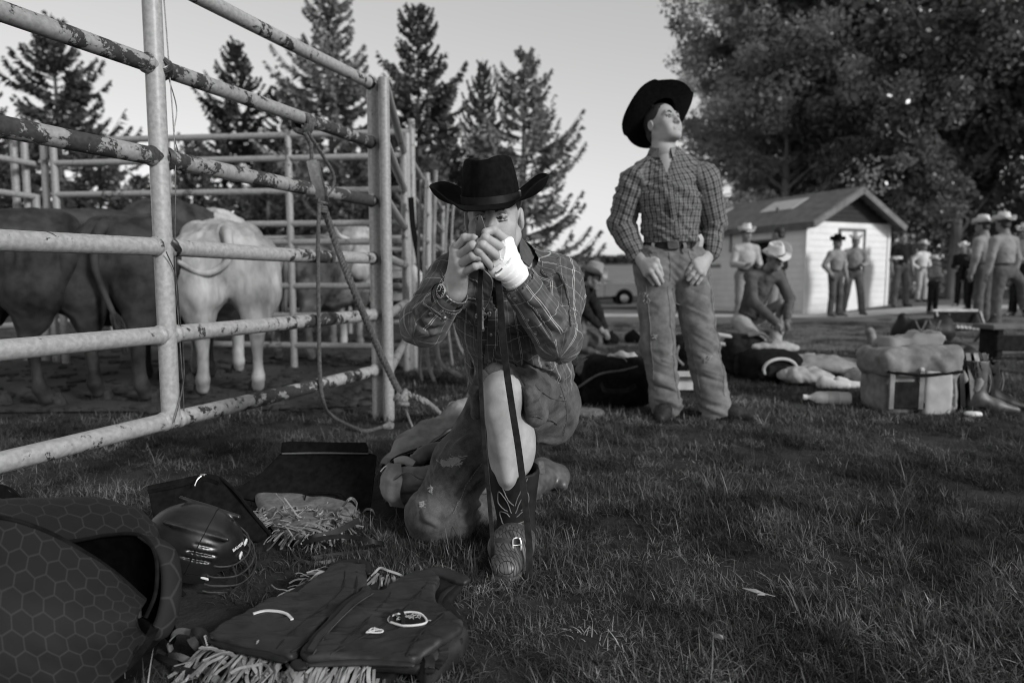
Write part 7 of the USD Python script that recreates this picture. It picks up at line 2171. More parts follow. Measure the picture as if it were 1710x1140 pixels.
# --- hockey-style helmet with a wire cage
def helmet():
    c = P(322, 904, 1.82)
    f = unit(A(0.92, 0.16, -0.36)); u = unit(A(0.22, -0.34, 0.92)); u = unit(u - f * np.dot(u, f)); l = np.cross(u, f)
    R = np.stack([f, l, u], 1)
    W = lambda x, y, z: c + R @ A(x, y, z)
    t = thing('helmet', 'shiny dark sports helmet with wire face cage lying on the grass', 'helmet', A(c[0], c[1], 0))
    b = Body(c - .2, c + .2, 0.0035)
    b.ell(c, (0.124, 0.098, 0.106), R, 0)
    b.ell(W(0.03, 0, 0.0), (0.104, 0.095, 0.098), R, 0.02)
    b.box(W(0, 0, -0.135), (0.2, 0.2, 0.09), R, 0.01, 0.01, cut=True)
    b.ell(W(-0.004, 0, -0.02), (0.110, 0.084, 0.094), R, 0.004, cut=True)
    b.box(W(0.16, 0, -0.06), (0.08, 0.085, 0.052), R, 0.02, 0.006, cut=True)
    for y in (-1, 1):      # ridges and vents over the crown
        b.cap(W(0.09, 0.045 * y, 0.088), W(-0.07, 0.05 * y, 0.090), 0.007, 0.006, 0.008)
        for k in range(3):
            b.cap(W(0.095 - k * 0.012, (0.062 + 0.011 * k) * y, 0.066 - 0.016 * k), W(0.02 - k * 0.012, (0.076 + 0.009 * k) * y, 0.073 - 0.018 * k), 0.0042, 0.0036, 0.002, cut=True)
    b.cap(W(0.01, -0.106, -0.03), W(0.015, 0, 0.1135), 0.0, 0.0, 0)
    v, fc = b.mesh()
    sh = part(t, 'shell', (v, fc), 'helmet_shell', smooth=True)
    S = Proj((v, fc))
    seam = []
    for a in np.linspace(-0.15, math.pi + 0.15, 30):
        seam.append(S.at(W(0.022 + 0.012 * math.sin(a), -0.12 * math.cos(a), 0.125 * math.sin(a) - 0.01), 0.0004)[0])
    part(sh, 'seam', tube(np.array(seam), 0.0014, 5), 'rubber')
    part(sh, 'trim', tube(np.array([S.at(W(0.13 * math.cos(a), 0.108 * math.sin(a), -0.046), 0.001)[0] for a in np.linspace(0.75, 2 * math.pi - 0.75, 50)]), 0.004, 6), 'rubber')
    # side band with lettering
    q = np.array([S.at(W(x, -0.12, -0.034), 0.001)[0] for x in np.linspace(-0.115, 0.085, 16)])
    band = part(t, 'side_band', ribbon(q, 0.030, 0.005, u), 'rubber')
    def letter(txt, o, xd, zd, h_, mat, par, bold=True):
        m = meshkit.text_mesh(txt, h_, 0.0008, bold)
        v = np.array(m.vertices); nd = np.cross(xd, zd)
        part(par, 'lettering', (o + v[:, :1] * xd + v[:, 1:2] * zd + v[:, 2:3] * nd, m.faces), mat, smooth=False)
    a0 = S.at(W(-0.062, -0.13, -0.038), 0.007)[0]; a1 = S.at(W(-0.005, -0.13, -0.036), 0.0075)[0]
    xd = unit(a1 - a0); nd = unit(-l + f * 0.0); nd = unit(nd - xd * np.dot(nd, xd)); zd = np.cross(nd, xd)
    letter('BAUER', a0 - zd * 0.003, xd, zd, 0.0105, 'cloth_light', band)
    a0, n0 = S.at(W(0.118, -0.046, 0.052), 0.003); xd = unit(l * 1.0 + f * 0.25); xd = unit(xd - n0 * np.dot(xd, n0)); zd = np.cross(n0, xd)
    letter('BAUER', a0, xd, zd, 0.008, 'plastic_white', sh)
    for y in (-0.02, 0.03):
        p, n = S.at(W(0.13, y, 0.02), 0.003)
        part(t, 'cage_clip', boxm(p, (0.014, 0.020, 0.006), np.stack([np.cross(l, n), l, n], 1), 0.002), 'plastic_white')
    p, n = S.at(W(0.08, -0.115, -0.02), 0.004)
    part(t, 'cage_clip', boxm(p, (0.022, 0.006, 0.007), np.stack([f, np.cross(n, f), n], 1), 0.002), 'plastic_white')
    part(t, 'ear_guard', tube([W(-0.01, -0.103, -0.066), W(-0.01, -0.093, -0.066)], [0.030, 0.033], 18, flat=(1, .7)), 'rubber', smooth=30)
    part(t, 'ear_guard', tube([W(-0.01, 0.103, -0.066), W(-0.01, 0.093, -0.066)], [0.030, 0.033], 18, flat=(1, .7)), 'rubber', smooth=30)
    part(t, 'padding', drape(surf(lambda a, w: W(0, 0, 0)[None, None] + (np.stack([np.cos(a * 2 * np.pi) * .112 * np.sin(w * 1.7), np.sin(a * 2 * np.pi) * .085 * np.sin(w * 1.7), .096 * np.cos(w * 1.7) - .02], -1)) @ R.T, 25, 10, True), 0.004, 30), 'liner', smooth=True)
    for k, z in enumerate((0.022, -0.006, -0.034, -0.062, -0.090, -0.116)):
        ext = (0.150, 0.168, 0.180, 0.182, 0.175, 0.158)[k]; hw = (0.085, 0.098, 0.102, 0.100, 0.090, 0.072)[k]
        hw *= 0.94; pts = [W(0.075, -hw, z), W(0.10, -hw * 0.97, z), W(ext * 0.88, -hw * 0.66, z - 0.002), W(ext, 0, z - 0.004), W(ext * 0.88, hw * 0.66, z - 0.002), W(0.10, hw * 0.97, z), W(0.075, hw, z)]
        part(t, 'cage_bar', tube(spline(pts, 36), 0.0024, 7), 'dark_metal')
    for y in (-0.062, -0.022, 0.022, 0.062):
        k = 1 - (y / 0.13) ** 2
        pts = [W(0.142 * k ** .5, y, 0.024), W(0.170 * k ** .6, y, -0.02), W(0.178 * k ** .6, y, -0.062), W(0.168 * k ** .6, y, -0.1), W(0.15 * k ** .5, y, -0.118)]
        part(t, 'cage_bar', tube(spline(pts, 20), 0.0024, 7), 'dark_metal')
    part(t, 'chin_cup', drape(tube(spline([W(0.10, -0.05, -0.12), W(0.128, 0, -0.122), W(0.10, 0.05, -0.12)], 10), 0.018, 10, flat=(.5, 1)), 0.002, 30), 'rubber')
    part(t, 'chin_strap', ribbon(spline([W(0.0, -0.1, -0.06), W(0.06, -0.085, -0.12), W(0.10, -0.05, -0.125)], 12), 0.014, 0.002, l), 'black_nylon')
helmet()
KEEP_OUT += [(P(330, 900, 1.83)[0], 1.83, 0.13, 0.09, 0)]

# --- black gear case: two stiff panels
def stiff(t, name, pix, thick, mat, dfun):
    pts = np.array([P(x, y, dfun(x, y)) for x, y in pix])
    o = pts.mean(0); _, _, vt = np.linalg.svd(pts - o)
    e1, e2, n = vt
    q = np.stack([(pts - o) @ e1, (pts - o) @ e2], -1)
    pg = SPoly(q).buffer(0).buffer(-0.004).buffer(0.008).buffer(-0.004)
    m = trimesh.creation.extrude_polygon(pg, thick, engine='earcut')
    for _ in range(3):
        m = m.subdivide() if len(m.faces) < 6000 else m
    v = np.array(m.vertices)
    w = o + v[:, :1] * e1 + v[:, 1:2] * e2 + (v[:, 2:3] - thick / 2) * n
    w = w + n * (0.010 * (meshkit.fbm(w * 7, 2, 3) - 0.5))[:, None]
    part(t, name, (w, m.faces), mat, smooth=40)
    return n
t = thing('gear_case', 'open flat black case, its stiff panels standing behind the helmet and fringe', 'case', G(520, 850))
dB = lambda x, y: 2.42 + (852 - y) / 112 * 0.22
stiff(t, 'lid_panel', [(470, 757), (522, 757), (616, 758), (628, 761), (617, 852), (560, 853), (470, 846), (404, 832), (398, 816), (438, 790)], 0.012, 'black_nylon', dB)
stiff(t, 'spine_strip', [(472, 741), (490, 739), (612, 741), (615, 747), (615, 757), (470, 756)], 0.020, 'black_nylon', lambda x, y: dB(x, y) - 0.012)
part(t, 'edge_binding', tube(spline([P(471, 757, 2.59), P(540, 756, 2.59), P(615, 757, 2.59)], 20), 0.0035, 6), 'cloth_mid')
part(t, 'edge_binding', tube(spline([P(628, 761, 2.58), P(623, 806, 2.49), P(617, 852, 2.40)], 20), 0.003, 6), 'black_nylon')
part(t, 'pocket_edge', tube(spline([P(508, 836, 2.42), P(514, 824, 2.44), P(540, 821, 2.44), P(566, 823, 2.44), P(580, 833, 2.42)], 24), 0.003, 6), 'black_nylon')
dA = lambda x, y: 2.02 + (880 - y) / 100 * 0.14
stiff(t, 'flap_panel', [(247, 812), (300, 801), (345, 791), (370, 797), (395, 822), (425, 862), (452, 892), (430, 905), (300, 900), (258, 868)], 0.014, 'black_nylon', dA)
zp = spline([P(250, 813, 2.10), P(300, 803, 2.11), P(345, 793, 2.13), P(368, 799, 2.12)], 24)
part(t, 'zip', ribbon(zp + A(0, -0.012, -0.01), 0.012, 0.003, A(0, 0, 1)), 'black_nylon')
part(t, 'edge_binding', tube(spline([P(368, 797, 2.13), P(395, 822, 2.08), P(426, 862, 2.03), P(452, 892, 1.99)], 24), 0.005, 6), 'black_nylon')
zt = P(338, 793, 2.10)
part(t, 'zip_pull', boxm(zt, (0.016, 0.008, 0.006), None, 0.002), 'metal')
part(t, 'zip_pull', tube(spline([zt, zt + A(-.010, -.012, -.010), zt + A(-.016, -.02, -.028)], 8), 0.0022, 6), 'metal')
part(t, 'zip_pull', tube(spline([zt + A(.004, 0, .002), zt + A(.014, -.005, .004)], 6), 0.002, 6), 'metal')
KEEP_OUT += [(G(520, 850)[0], 2.45, 0.24, 0.07, 0.0), (G(350, 890)[0], 2.03, 0.19, 0.07, 0)]

# --- fringed chaps heaped in front of it
t = thing('fringed_chaps', 'heap of pale leather fringe and dark straps beside the helmet cage', 'chaps', G(500, 890))
m = slab(gxy([(425, 848), (470, 842), (540, 852), (590, 862), (600, 875), (560, 890), (505, 915), (468, 908), (440, 880)]), 0.025, 0.022, 0.018, 0.005, tilt=lambda x, y: 0.018 * meshkit.fbm(np.stack([x * 12, y * 12, 0 * x], -1), 2, 1))
part(t, 'leather', m, 'mid_leather', smooth=True)
def fringe_row(t, path, dirs, n, L, w, mats, z=0.05, curl=0.6):
    n = int(n * 1.35); w = w * 0.68
    p = spline([G(x, y, z) for x, y in path], n)
    for i in range(n):
        k = i / max(n - 1, 1)
        d = np.asarray(dirs[0]) * (1 - k) + np.asarray(dirs[1]) * k
        part(t, 'fringe', fringe_strip(p[i] + R9.normal(0, 0.004, 3), d + R9.normal(0, 0.18, 3), L * R9.uniform(0.7, 1.2), w * R9.uniform(0.8, 1.2), R9, curl), mats[int(R9.integers(len(mats)))], smooth=False)
fringe_row(t, [(430, 850), (500, 846), (570, 858)], ((-0.1, -1, 0.15), (0.3, -1, 0.1)), 42, 0.11, 0.008, ['pale_leather', 'mid_leather', 'pale_leather'], 0.055, 0.9)
fringe_row(t, [(436, 868), (500, 866), (575, 868)], ((-0.6, -0.6, 0.1), (0.7, -0.6, 0.2)), 36, 0.10, 0.008, ['pale_leather', 'mid_leather'], 0.05, 0.9)
fringe_row(t, [(462, 886), (520, 888), (560, 880)], ((-0.3, -1, 0.0), (-0.2, -1, 0.0)), 34, 0.075, 0.007, ['pale_leather', 'mid_leather', 'brown_leather'], 0.045, 0.4)
fringe_row(t, [(455, 876), (490, 880), (520, 878)], ((0.9, -0.4, 0.1), (1, -0.3, 0.1)), 14, 0.14, 0.010, ['pale_leather'], 0.055, 0.4)
def floop(t, name, pts, w, mat, th=0.003, side=A(0, 0.4, 1), n=40):
    part(t, name, ribbon(spline([P(*p) if len(p) == 3 else G(*p) + UP * 0.008 for p in pts], n), w, th, side), mat)
floop(t, 'tie', [(560, 868), (578, 838, 2.2), (588, 832, 2.2), (596, 843, 2.18), (592, 858, 2.15), (606, 876), (620, 884), (634, 905)], 0.009, 'mid_leather')
floop(t, 'tie', [(548, 872), (562, 852, 2.2), (576, 848, 2.18), (586, 858, 2.15), (596, 878), (612, 900), (640, 915)], 0.007, 'mid_leather')
floop(t, 'tie', [(604, 862), (612, 850, 2.25), (622, 852, 2.22), (628, 868), (640, 874), (648, 888), (636, 902)], 0.007, 'brown_leather')
floop(t, 'strap', [(505, 916), (520, 898, 2.04), (560, 888, 2.08), (600, 868, 2.15)], 0.018, 'black_leather')
floop(t, 'strap', [(487, 922), (520, 902, 2.03), (575, 895, 2.03), (625, 904, 2.0), (640, 914), (620, 924), (560, 930), (520, 936)], 0.013, 'black_leather')
floop(t, 'strap', [(487, 920), (492, 934), (520, 944), (560, 940)], 0.011, 'brown_leather')
KEEP_OUT += [(G(510, 885)[0], 2.17, 0.15, 0.11, 0)]

# --- leather vest on a second heap of fringe
def vest():
    z = 0.066
    t = thing('leather_vest', 'dark zipped leather vest with two pale patches lying flat on fringe', 'vest', G(560, 1050))
    L = [(345, 1066), (395, 1030), (440, 1006), (490, 990), (530, 966), (556, 946), (585, 941), (612, 946), (613, 978), (582, 1006), (540, 1046), (500, 1090), (488, 1104), (440, 1090), (385, 1080)]
    Rr = [(614, 978), (622, 990), (640, 990), (668, 968), (690, 958), (718, 960), (735, 970), (726, 990), (728, 1008), (748, 1026), (774, 1042), (772, 1056), (735, 1085), (690, 1108), (600, 1104), (512, 1108), (500, 1094), (545, 1046), (585, 1006)]
    wr = lambda seed, a=0.012: (lambda x, y: a * (meshkit.fbm(np.stack([x * 9 + y * 4, y * 15, 0 * x], -1), 3, seed) - 0.5) * 2 + 0.3 * a * (1 - np.abs(2 * meshkit.noise(np.stack([x * 14 + y * 20, y * 46 - x * 10, 0 * x], -1), seed + 7) - 1) * 2))
    m1 = slab(gxy(L, z), z, 0.010, 0.009, 0.004, 0.010, wr(3)); m2 = slab(gxy(Rr, z), z + 0.004, 0.011, 0.010, 0.004, 0.010, wr(4))
    part(t, 'left_front', m1, 'vest_leather', smooth=True); part(t, 'right_front', m2, 'vest_leather', smooth=True)
    S = Proj(cat(m1, m2))
    back = slab(gxy([(350, 1070), (470, 1000), (555, 950), (610, 955), (650, 985), (700, 965), (776, 975), (752, 1010), (782, 1050), (772, 1080), (700, 1122), (500, 1112)], 0.045), 0.047, 0.012, 0.010, 0.005, 0.012, wr(6, 0.006))
    part(t, 'back', back, 'black_leather', smooth=True)
    top = lambda x, y, lift=0.003: S.at(G(x, y, z + 0.016) + A(0, 0, 0.02), lift)[0]
    def line(pts, r, mat, name='seam', lift=0.0005, n=40):
        q = spline([top(x, y, 0) for x, y in pts], n); q = smooth_path(S.at(q, lift)[0], 3)
        part(t, name, tube(q, r, 6), mat); return q
    def strip(pts, w, mat, name, lift=0.003, th=0.003, n=40):
        q = smooth_path(S.at(spline([top(x, y, 0) for x, y in pts], n), lift)[0], 5)
        d = np.gradient(q, axis=0); part(t, name, ribbon(q, w, th, np.stack([-d[:, 1], d[:, 0], 0 * d[:, 0]], -1)), mat)
    line([(578, 950), (565, 985), (500, 1040), (450, 1084)], 0.0016, 'black_leather'); line([(600, 950), (596, 985), (560, 1020), (520, 1060), (480, 1096)], 0.0022, 'black_leather')
    line([(655, 985), (640, 1010), (585, 1060), (560, 1100)], 0.0016, 'black_leather'); line([(720, 965), (690, 1000), (660, 1030), (575, 1082), (548, 1104)], 0.0018, 'black_leather')
    line([(742, 1024), (700, 1060), (670, 1102)], 0.0025, 'black_leather')
    strip([(612, 985), (580, 1012), (540, 1052), (502, 1098)], 0.020, 'black_leather', 'zip_flap', 0.004, 0.006)
    strip([(618, 990), (588, 1014), (548, 1052), (512, 1098)], 0.012, 'vest_leather', 'zip_flap', 0.007, 0.006)
    for pts in ([(623, 992), (592, 1018), (552, 1056), (520, 1098)], [(605, 984), (572, 1010), (532, 1050), (494, 1094)]):
        part(t, 'stitching', stitch(S.at(np.array([top(*p, 0) for p in pts]), 0.003)[0], 60, 0.0007), 'cloth_mid')
    strip([(422, 1019), (436, 1016), (455, 1016), (472, 1019), (484, 1024), (490, 1029)], 0.0065, 'embroid', 'pocket_trim', 0.002, 0.003)
    # oval patch, its ring and a small shield
    def oval(cx, cy, rx, ry, lift, name, mat, r0=0.0, n=40):
        a = np.linspace(0, 2 * np.pi, n, endpoint=False)
        rad = [1.0] if r0 else [0.04, 0.35, 0.7, 1.0]
        rings = []
        for k in rad:
            o = np.array([top(cx + k * rx * math.cos(q), cy + k * ry * math.sin(q), lift) for q in a])
            o = sum(np.roll(o, d, 0) for d in (-2, -1, 0, 1, 2)) / 5 if k > .5 else o
            rings.append(o)
        if r0:
            part(t, name, tube(np.vstack([rings[0], rings[0][:2]]), r0, 6), mat)
        else:
            v = np.vstack(rings); f = []
            for k in range(len(rad) - 1):
                for i_ in range(n):
                    p0, p1 = k * n + i_, k * n + (i_ + 1) % n
                    f += [(p0, p1, p1 + n), (p0, p1 + n, p0 + n)]
            part(t, name, (v, np.array(f)), mat, smooth=True)
    oval(680, 1038, 32, 10.5, 0.003, 'patch', 'cloth_dark'); oval(680, 1038, 35, 12, 0.0035, 'patch_ring', 'embroid', 0.0026)
    for k in range(22):
        x, y = 684 + R9.normal(0, 12), 1037 + R9.normal(0, 3.2)
        q = spline([top(x - R9.uniform(2, 5), y, 0.005), top(x, y - R9.uniform(0, 2.5), 0.006), top(x + R9.uniform(2, 5), y + R9.normal(0, 1), 0.005)], 6)
        part(t, 'embroidery', tube(q, 0.0010, 5), 'cloth_light')
    oval(625, 1055, 14, 5.2, 0.004, 'patch_ring', 'embroid', 0.0018); oval(625, 1055, 14, 5.2, 0.003, 'patch', 'cloth_mid')
    part(t, 'patch_bar', ribbon(np.array([top(613, 1056, .006), top(625, 1055, .007), top(637, 1054, .006)]), 0.003, 0.001), 'embroid')
    part(t, 'patch_bar', ribbon(np.array([top(625, 1050, .006), top(625, 1060, .006)]), 0.003, 0.001), 'embroid')
    part(t, 'loop', ribbon(spline([top(650, 1043, .004), top(655, 1036, .012), top(664, 1032, .018), top(672, 1036, .012), top(674, 1049, .004)], 18), 0.008, 0.003, A(0.2, 1, 0.3)), 'black_leather')
    part(t, 'loop', tube(spline([top(488, 1015, .002), top(494, 1013, .004), top(499, 1011, .002)], 6), 0.0015, 5), 'black_leather')
    # collar, shoulder pads, hem roll, side panel with straps
    roll = lambda name, pts, r, mat='vest_leather', fl=(1, 0.6): part(t, name, drape(tube(spline([P(*p) if len(p) == 3 else G(p[0], p[1], z) for p in pts], 30), np.r_[np.linspace(r * .5, r, 5), np.full(20, r), np.linspace(r, r * .5, 5)], 12, flat=fl), 0.002, 30), mat, smooth=True)
    roll('collar', [(553, 949), (566, 942), (590, 938), (610, 942), (616, 958)], 0.014, 'black_leather')
    roll('shoulder_pad', [(706, 961), (728, 955), (755, 962), (781, 972)], 0.022)
    roll('armhole_edge', [(733, 972), (722, 988), (724, 1006), (742, 1026)], 0.009)
    roll('armhole_edge', [(760, 976), (742, 990), (734, 1006), (744, 1020)], 0.007, 'black_leather')
    roll('hem_edge', [(348, 1070), (400, 1084), (450, 1094), (480, 1104)], 0.010, 'black_leather')
    roll('hem_edge', [(492, 1104), (500, 1112), (512, 1110)], 0.013, 'black_leather')
    roll('hem_edge', [(515, 1110), (580, 1106), (640, 1106), (692, 1110)], 0.009)
    sp = slab(gxy([(690, 1110), (735, 1085), (775, 1055), (783, 1070), (772, 1092), (740, 1118), (712, 1140), (700, 1130)], 0.03), 0.035, 0.034, 0.026, 0.004, 0.008)
    part(t, 'side_panel', sp, 'vest_leather', smooth=True)
    S2 = Proj(sp)
    for pts in ([(738, 1078), (752, 1092), (758, 1112)], [(716, 1096), (730, 1112), (733, 1134)]):
        q = S2.at(spline([G(x, y, 0.07) for x, y in pts], 16), 0.004)[0]
        part(t, 'side_strap', ribbon(q, 0.02, 0.004, A(1, 0.4, 0)), 'black_leather')
        part(t, 'strap_clip', boxm(q[12] + A(0, -.004, .002), (0.022, 0.012, 0.010), None, 0.003), 'rubber')
    KEEP_OUT.append((G(570, 1040)[0], G(570, 1040)[1], 0.33, 0.14, 0.15))
vest()

t = thing('fringed_chaps', 'fringed chaps with curling straps underneath the leather vest', 'chaps', G(480, 1115))
part(t, 'leather', slab(gxy([(330, 1070), (480, 1060), (640, 1070), (690, 1110), (640, 1165), (420, 1165), (330, 1120)]), 0.018, 0.014, 0.010, 0.006), 'black_leather', smooth=True)
fringe_row(t, [(345, 1078), (420, 1096), (490, 1112)], ((-0.5, -1, 0.05), (0.2, -1, 0.05)), 34, 0.09, 0.010, ['pale_leather', 'mid_leather', 'pale_leather'], 0.05, 0.7)
fringe_row(t, [(400, 1100), (460, 1118), (520, 1130)], ((0.6, -0.7, 0.05), (0.4, -0.9, 0.05)), 26, 0.07, 0.009, ['mid_leather', 'pale_leather'], 0.04, 0.9)
fringe_row(t, [(505, 1114), (560, 1110), (625, 1112)], ((-0.25, -1, -0.1), (-0.2, -1, -0.1)), 34, 0.06, 0.0105, ['pale_leather'], 0.055, 0.15)
fringe_row(t, [(430, 1128), (520, 1138), (640, 1136)], ((-0.2, -1, 0), (0.2, -1, 0)), 40, 0.08, 0.009, ['mid_leather', 'pale_leather', 'mid_leather'], 0.03, 0.5)
fringe_row(t, [(610, 955), (640, 962), (672, 966)], ((-0.1, -1, 0.05), (0.4, -1, 0.05)), 18, 0.07, 0.008, ['pale_leather', 'mid_leather'], 0.062, 0.5)
fringe_row(t, [(548, 952), (520, 968), (490, 988)], ((-1, -0.1, 0.3), (-1, 0, 0.1)), 12, 0.06, 0.007, ['pale_leather', 'mid_leather'], 0.05, 1.0)
for pts, w, mat in (([(286, 1092), (283, 1070, 1.47), (296, 1054, 1.47), (318, 1056, 1.46), (330, 1068, 1.45), (345, 1085)], 0.013, 'mid_leather'),
                    ([(352, 1100), (330, 1080, 1.43), (318, 1062, 1.43), (326, 1054, 1.43), (338, 1056, 1.43), (346, 1072, 1.42), (352, 1092, 1.41), (380, 1112), (460, 1128)], 0.017, 'black_leather'),
                    ([(376, 1110), (380, 1086, 1.42), (390, 1078, 1.42), (400, 1084, 1.42), (394, 1096, 1.41), (376, 1104, 1.41)], 0.012, 'mid_leather'),
                    ([(282, 1100), (300, 1096, 1.42), (326, 1108, 1.40), (350, 1122, 1.38), (376, 1140)], 0.014, 'mid_leather'),
                    ([(262, 1100), (290, 1106, 1.40), (300, 1116, 1.38), (330, 1122, 1.37)], 0.012, 'black_leather'),
                    ([(340, 1116), (352, 1124, 1.37), (366, 1138, 1.36), (378, 1152)], 0.015, 'pale_leather'),
                    ([(296, 1106), (290, 1118), (300, 1132), (330, 1134)], 0.011, 'mid_leather'),
                    ([(500, 988, 1.72), (520, 968, 1.74), (535, 955, 1.75), (545, 962, 1.74), (530, 980, 1.72), (505, 990, 1.71)], 0.008, 'pale_leather'),
                    ([(620, 962, 1.75), (634, 948, 1.77), (648, 952, 1.76), (672, 962, 1.75), (655, 972, 1.74)], 0.006, 'pale_leather')):
    floop(t, 'strap', pts, w, mat, 0.003, A(0.3, 0.6, 1))
for k in range(9):
    p = P(346 + 1.0 * k - 3, 1062 + 3.4 * k, 1.418)
    part(t, 'rivet', tube([p, p + A(0, -.004, .002)], [0.0035, 0.002], 8), 'metal')
KEEP_OUT += [(G(480, 1115)[0], G(480, 1115)[1], 0.27, 0.09, 0)]

# --- grey canvas bag behind the kneeling man
t = thing('canvas_bag', 'open grey canvas bag with dark inside, behind the torn knee', 'bag', G(700, 830))
ridge_ = [P(800, 668, 3.05), P(772, 669, 3.0), P(735, 692, 2.88), P(690, 716, 2.74), P(672, 727, 2.68), P(655, 752, 2.6), P(638, 780, 2.5)]
edge_ = [P(805, 690, 2.85), P(780, 690, 2.82), P(757, 716, 2.72), P(722, 740, 2.62), P(690, 752, 2.56), P(662, 762, 2.5), P(644, 780, 2.46)]
lidm = crease(drape(patch3(ridge_, edge_, 60, 30, (0.0, -0.015, 0.012)), 0.016, 6, 5, (1, 1.8, 1.8)), 0.017, 8, 8, (1.2, 1, 1.6))
part(t, 'lid', shell(lidm, 0.006), 'canvas', smooth=True)
part(t, 'zip', ribbon(spline(edge_, 50) + A(0, -0.008, -0.004), 0.014, 0.003, A(0, 0.3, 1)), 'black_nylon')
part(t, 'zip_teeth', stitch(np.array(edge_) + A(0, -0.011, -0.002), 70, 0.0014), 'dark_metal')
lip = [P(660, 778, 2.36), P(690, 778, 2.36), P(722, 776, 2.38), P(770, 770, 2.42), P(820, 765, 2.5)]
part(t, 'lining', drape(patch3(edge_, [lip[0], lip[0], lip[1], lip[2], lip[3], lip[4], lip[4]], 30, 16, (0, 0.05, -0.13)), 0.006, 8, 2), 'liner', smooth=True)
bot = [G(640, 842) + UP * .02, G(680, 850), G(715, 850), G(770, 845), G(820, 840)]
part(t, 'front_panel', shell(crease(drape(patch3(lip, bot, 60, 36, (0, -0.05, 0.0), 0.8), 0.018, 9, 9, (1.6, 1, 1)), 0.010, 10, 2, (1, 1, 1.8)), 0.006), 'canvas', smooth=True)
part(t, 'end_fold', crease(patch3([P(650, 772, 2.42), P(638, 800, 2.38), P(637, 822, 2.36), P(650, 842, 2.36)], [P(668, 776, 2.36), P(672, 800, 2.30), P(668, 826, 2.3), P(676, 845, 2.34)], 24, 14, (-0.01, -0.03, 0.01)), 0.008, 14, 6), 'canvas', smooth=True)
part(t, 'seam', tube(spline([P(660, 800, 2.29), P(680, 788, 2.27), P(705, 800, 2.27), P(730, 786, 2.28)], 20), 0.003, 5), 'brown_leather')
part(t, 'rear_panel', drape(patch3(ridge_, [A(p[0], p[1] + .02, -0.01) for p in ridge_], 24, 10, (0, .06, 0)), 0.006, 8, 3), 'canvas', smooth=True)
part(t, 'roll', tube(spline([P(660, 772, 2.40), P(676, 768, 2.40), P(690, 776, 2.40)], 10), 0.016, 12), 'cloth_light')
part(t, 'zip_pull', tube([P(636, 787, 2.38), P(642, 780, 2.38), P(650, 775, 2.38)], 0.0035, 6), 'metal')
part(t, 'chain', cat(*[tube(helix(P(698 - k * 0.7, 748 + 3 * k, 2.50), A(0, 1, .3), 0.003, 1, .001, 8), 0.001, 4) for k in range(9)]), 'metal')
part(t, 'contents', drape(tube(spline([P(690, 770, 2.46), P(715, 756, 2.5), P(740, 752, 2.52), P(760, 760, 2.52)], 14), 0.03, 10), 0.02, 18), 'brown_leather', smooth=True)
KEEP_OUT += [(G(700, 830)[0], 2.6, 0.2, 0.3, 0)]

# --- black gear bag beyond him
def soft_bag(t, c, half, R=None, seed=1, h=0.012, rnd=None, amp=0.02, name='body', mat='black_nylon'):
    c = np.asarray(c, float)
    b = Body(c - np.linalg.norm(half) * 1.05, c + np.linalg.norm(half) * 1.05, h)
    b.box(c, half, R, rnd or min(half) * 0.7)
    m = crease(drape(b.mesh(), amp, 7, seed), amp * (0.45 if mat != 'canvas' and mat != 'cloth_grey' else 0.34), 11 if mat != 'canvas' else 6.5, seed, (1, 1, 0.7))
    part(t, name, m, mat, smooth=True)
    return Proj(m)
c = P(1030, 648, 4.62); c[2] = 0.15
t = thing('gear_bag', 'black gear bag with clothes spilling from it, left of the standing boots', 'bag', A(c[0], c[1], 0))
S = soft_bag(t, c, (0.25, 0.2, 0.16), None, 3)
soft_bag(t, P(972, 640, 4.7), (0.13, 0.15, 0.11), None, 6, name='side_pocket')
part(t, 'handle', ribbon(spline([P(1003, 640, 4.37), P(1012, 652, 4.33), P(1045, 652, 4.33), P(1062, 644, 4.37)], 20), 0.03, 0.006, UP), 'cloth_dark')
part(t, 'handle', ribbon(spline([P(1018, 606, 4.6), P(1030, 596, 4.55), P(1044, 600, 4.5), P(1050, 616, 4.45)], 20), 0.025, 0.006, A(0, 1, 0.2)), 'canvas')
part(t, 'strap', ribbon(spline([P(1062, 600, 4.55), P(1076, 625, 4.5), P(1084, 660, 4.5)], 16), 0.03, 0.006, A(1, 0, 0.3)), 'canvas')
part(t, 'piping', tube(spline([P(960, 650, 4.45), P(1000, 625, 4.42), P(1040, 618, 4.42), P(1064, 612, 4.46)], 24), 0.008, 6), 'cloth_mid')
def crumple(name, label, px, d, size, mat, seed, group=None, z=None, parent=None, cat_='clothes', fine=2.4):
    c = P(*px, d)
    if z is not None: c[2] = z
    b = Body(c - max(size) * 1.5, c + max(size) * 1.5, 0.012)
    b.ell(c, size, None, 0)
    b.ell(c + A(size[0] * .4, -size[1] * .2, -size[2] * .2), np.asarray(size) * A(.7, .8, .7), None, .03)
    m = b.mesh(); m = crease(drape(m, min(size) * 0.5, fine / max(size), seed, oct=3), min(size) * 0.12, 6.5, seed, (1, 1.4, 1.4))
    if parent: part(parent, name, m, mat, smooth=True)
    else: solo(name, m, mat, label, cat_, group, smooth=True)
crumple('clothes', '', (1038, 600), 4.66, (0.10, 0.10, 0.05), 'cloth_light', 3, parent=t); crumple('clothes', '', (985, 618), 4.6, (0.10, 0.12, 0.06), 'cloth_mid', 4, parent=t)
crumple('crumpled_cloth', 'dark crumpled cloth on the grass at the foot of the gear bag', (975, 688), 4.2, (0.12, 0.1, 0.02), 'cloth_mid', 8, z=0.02)
c = P(1145, 644, 5.2); c[2] = 0.07
t = thing('cardboard_box', 'low pale box seen between the standing person\'s legs', 'box', A(c[0], c[1], 0))
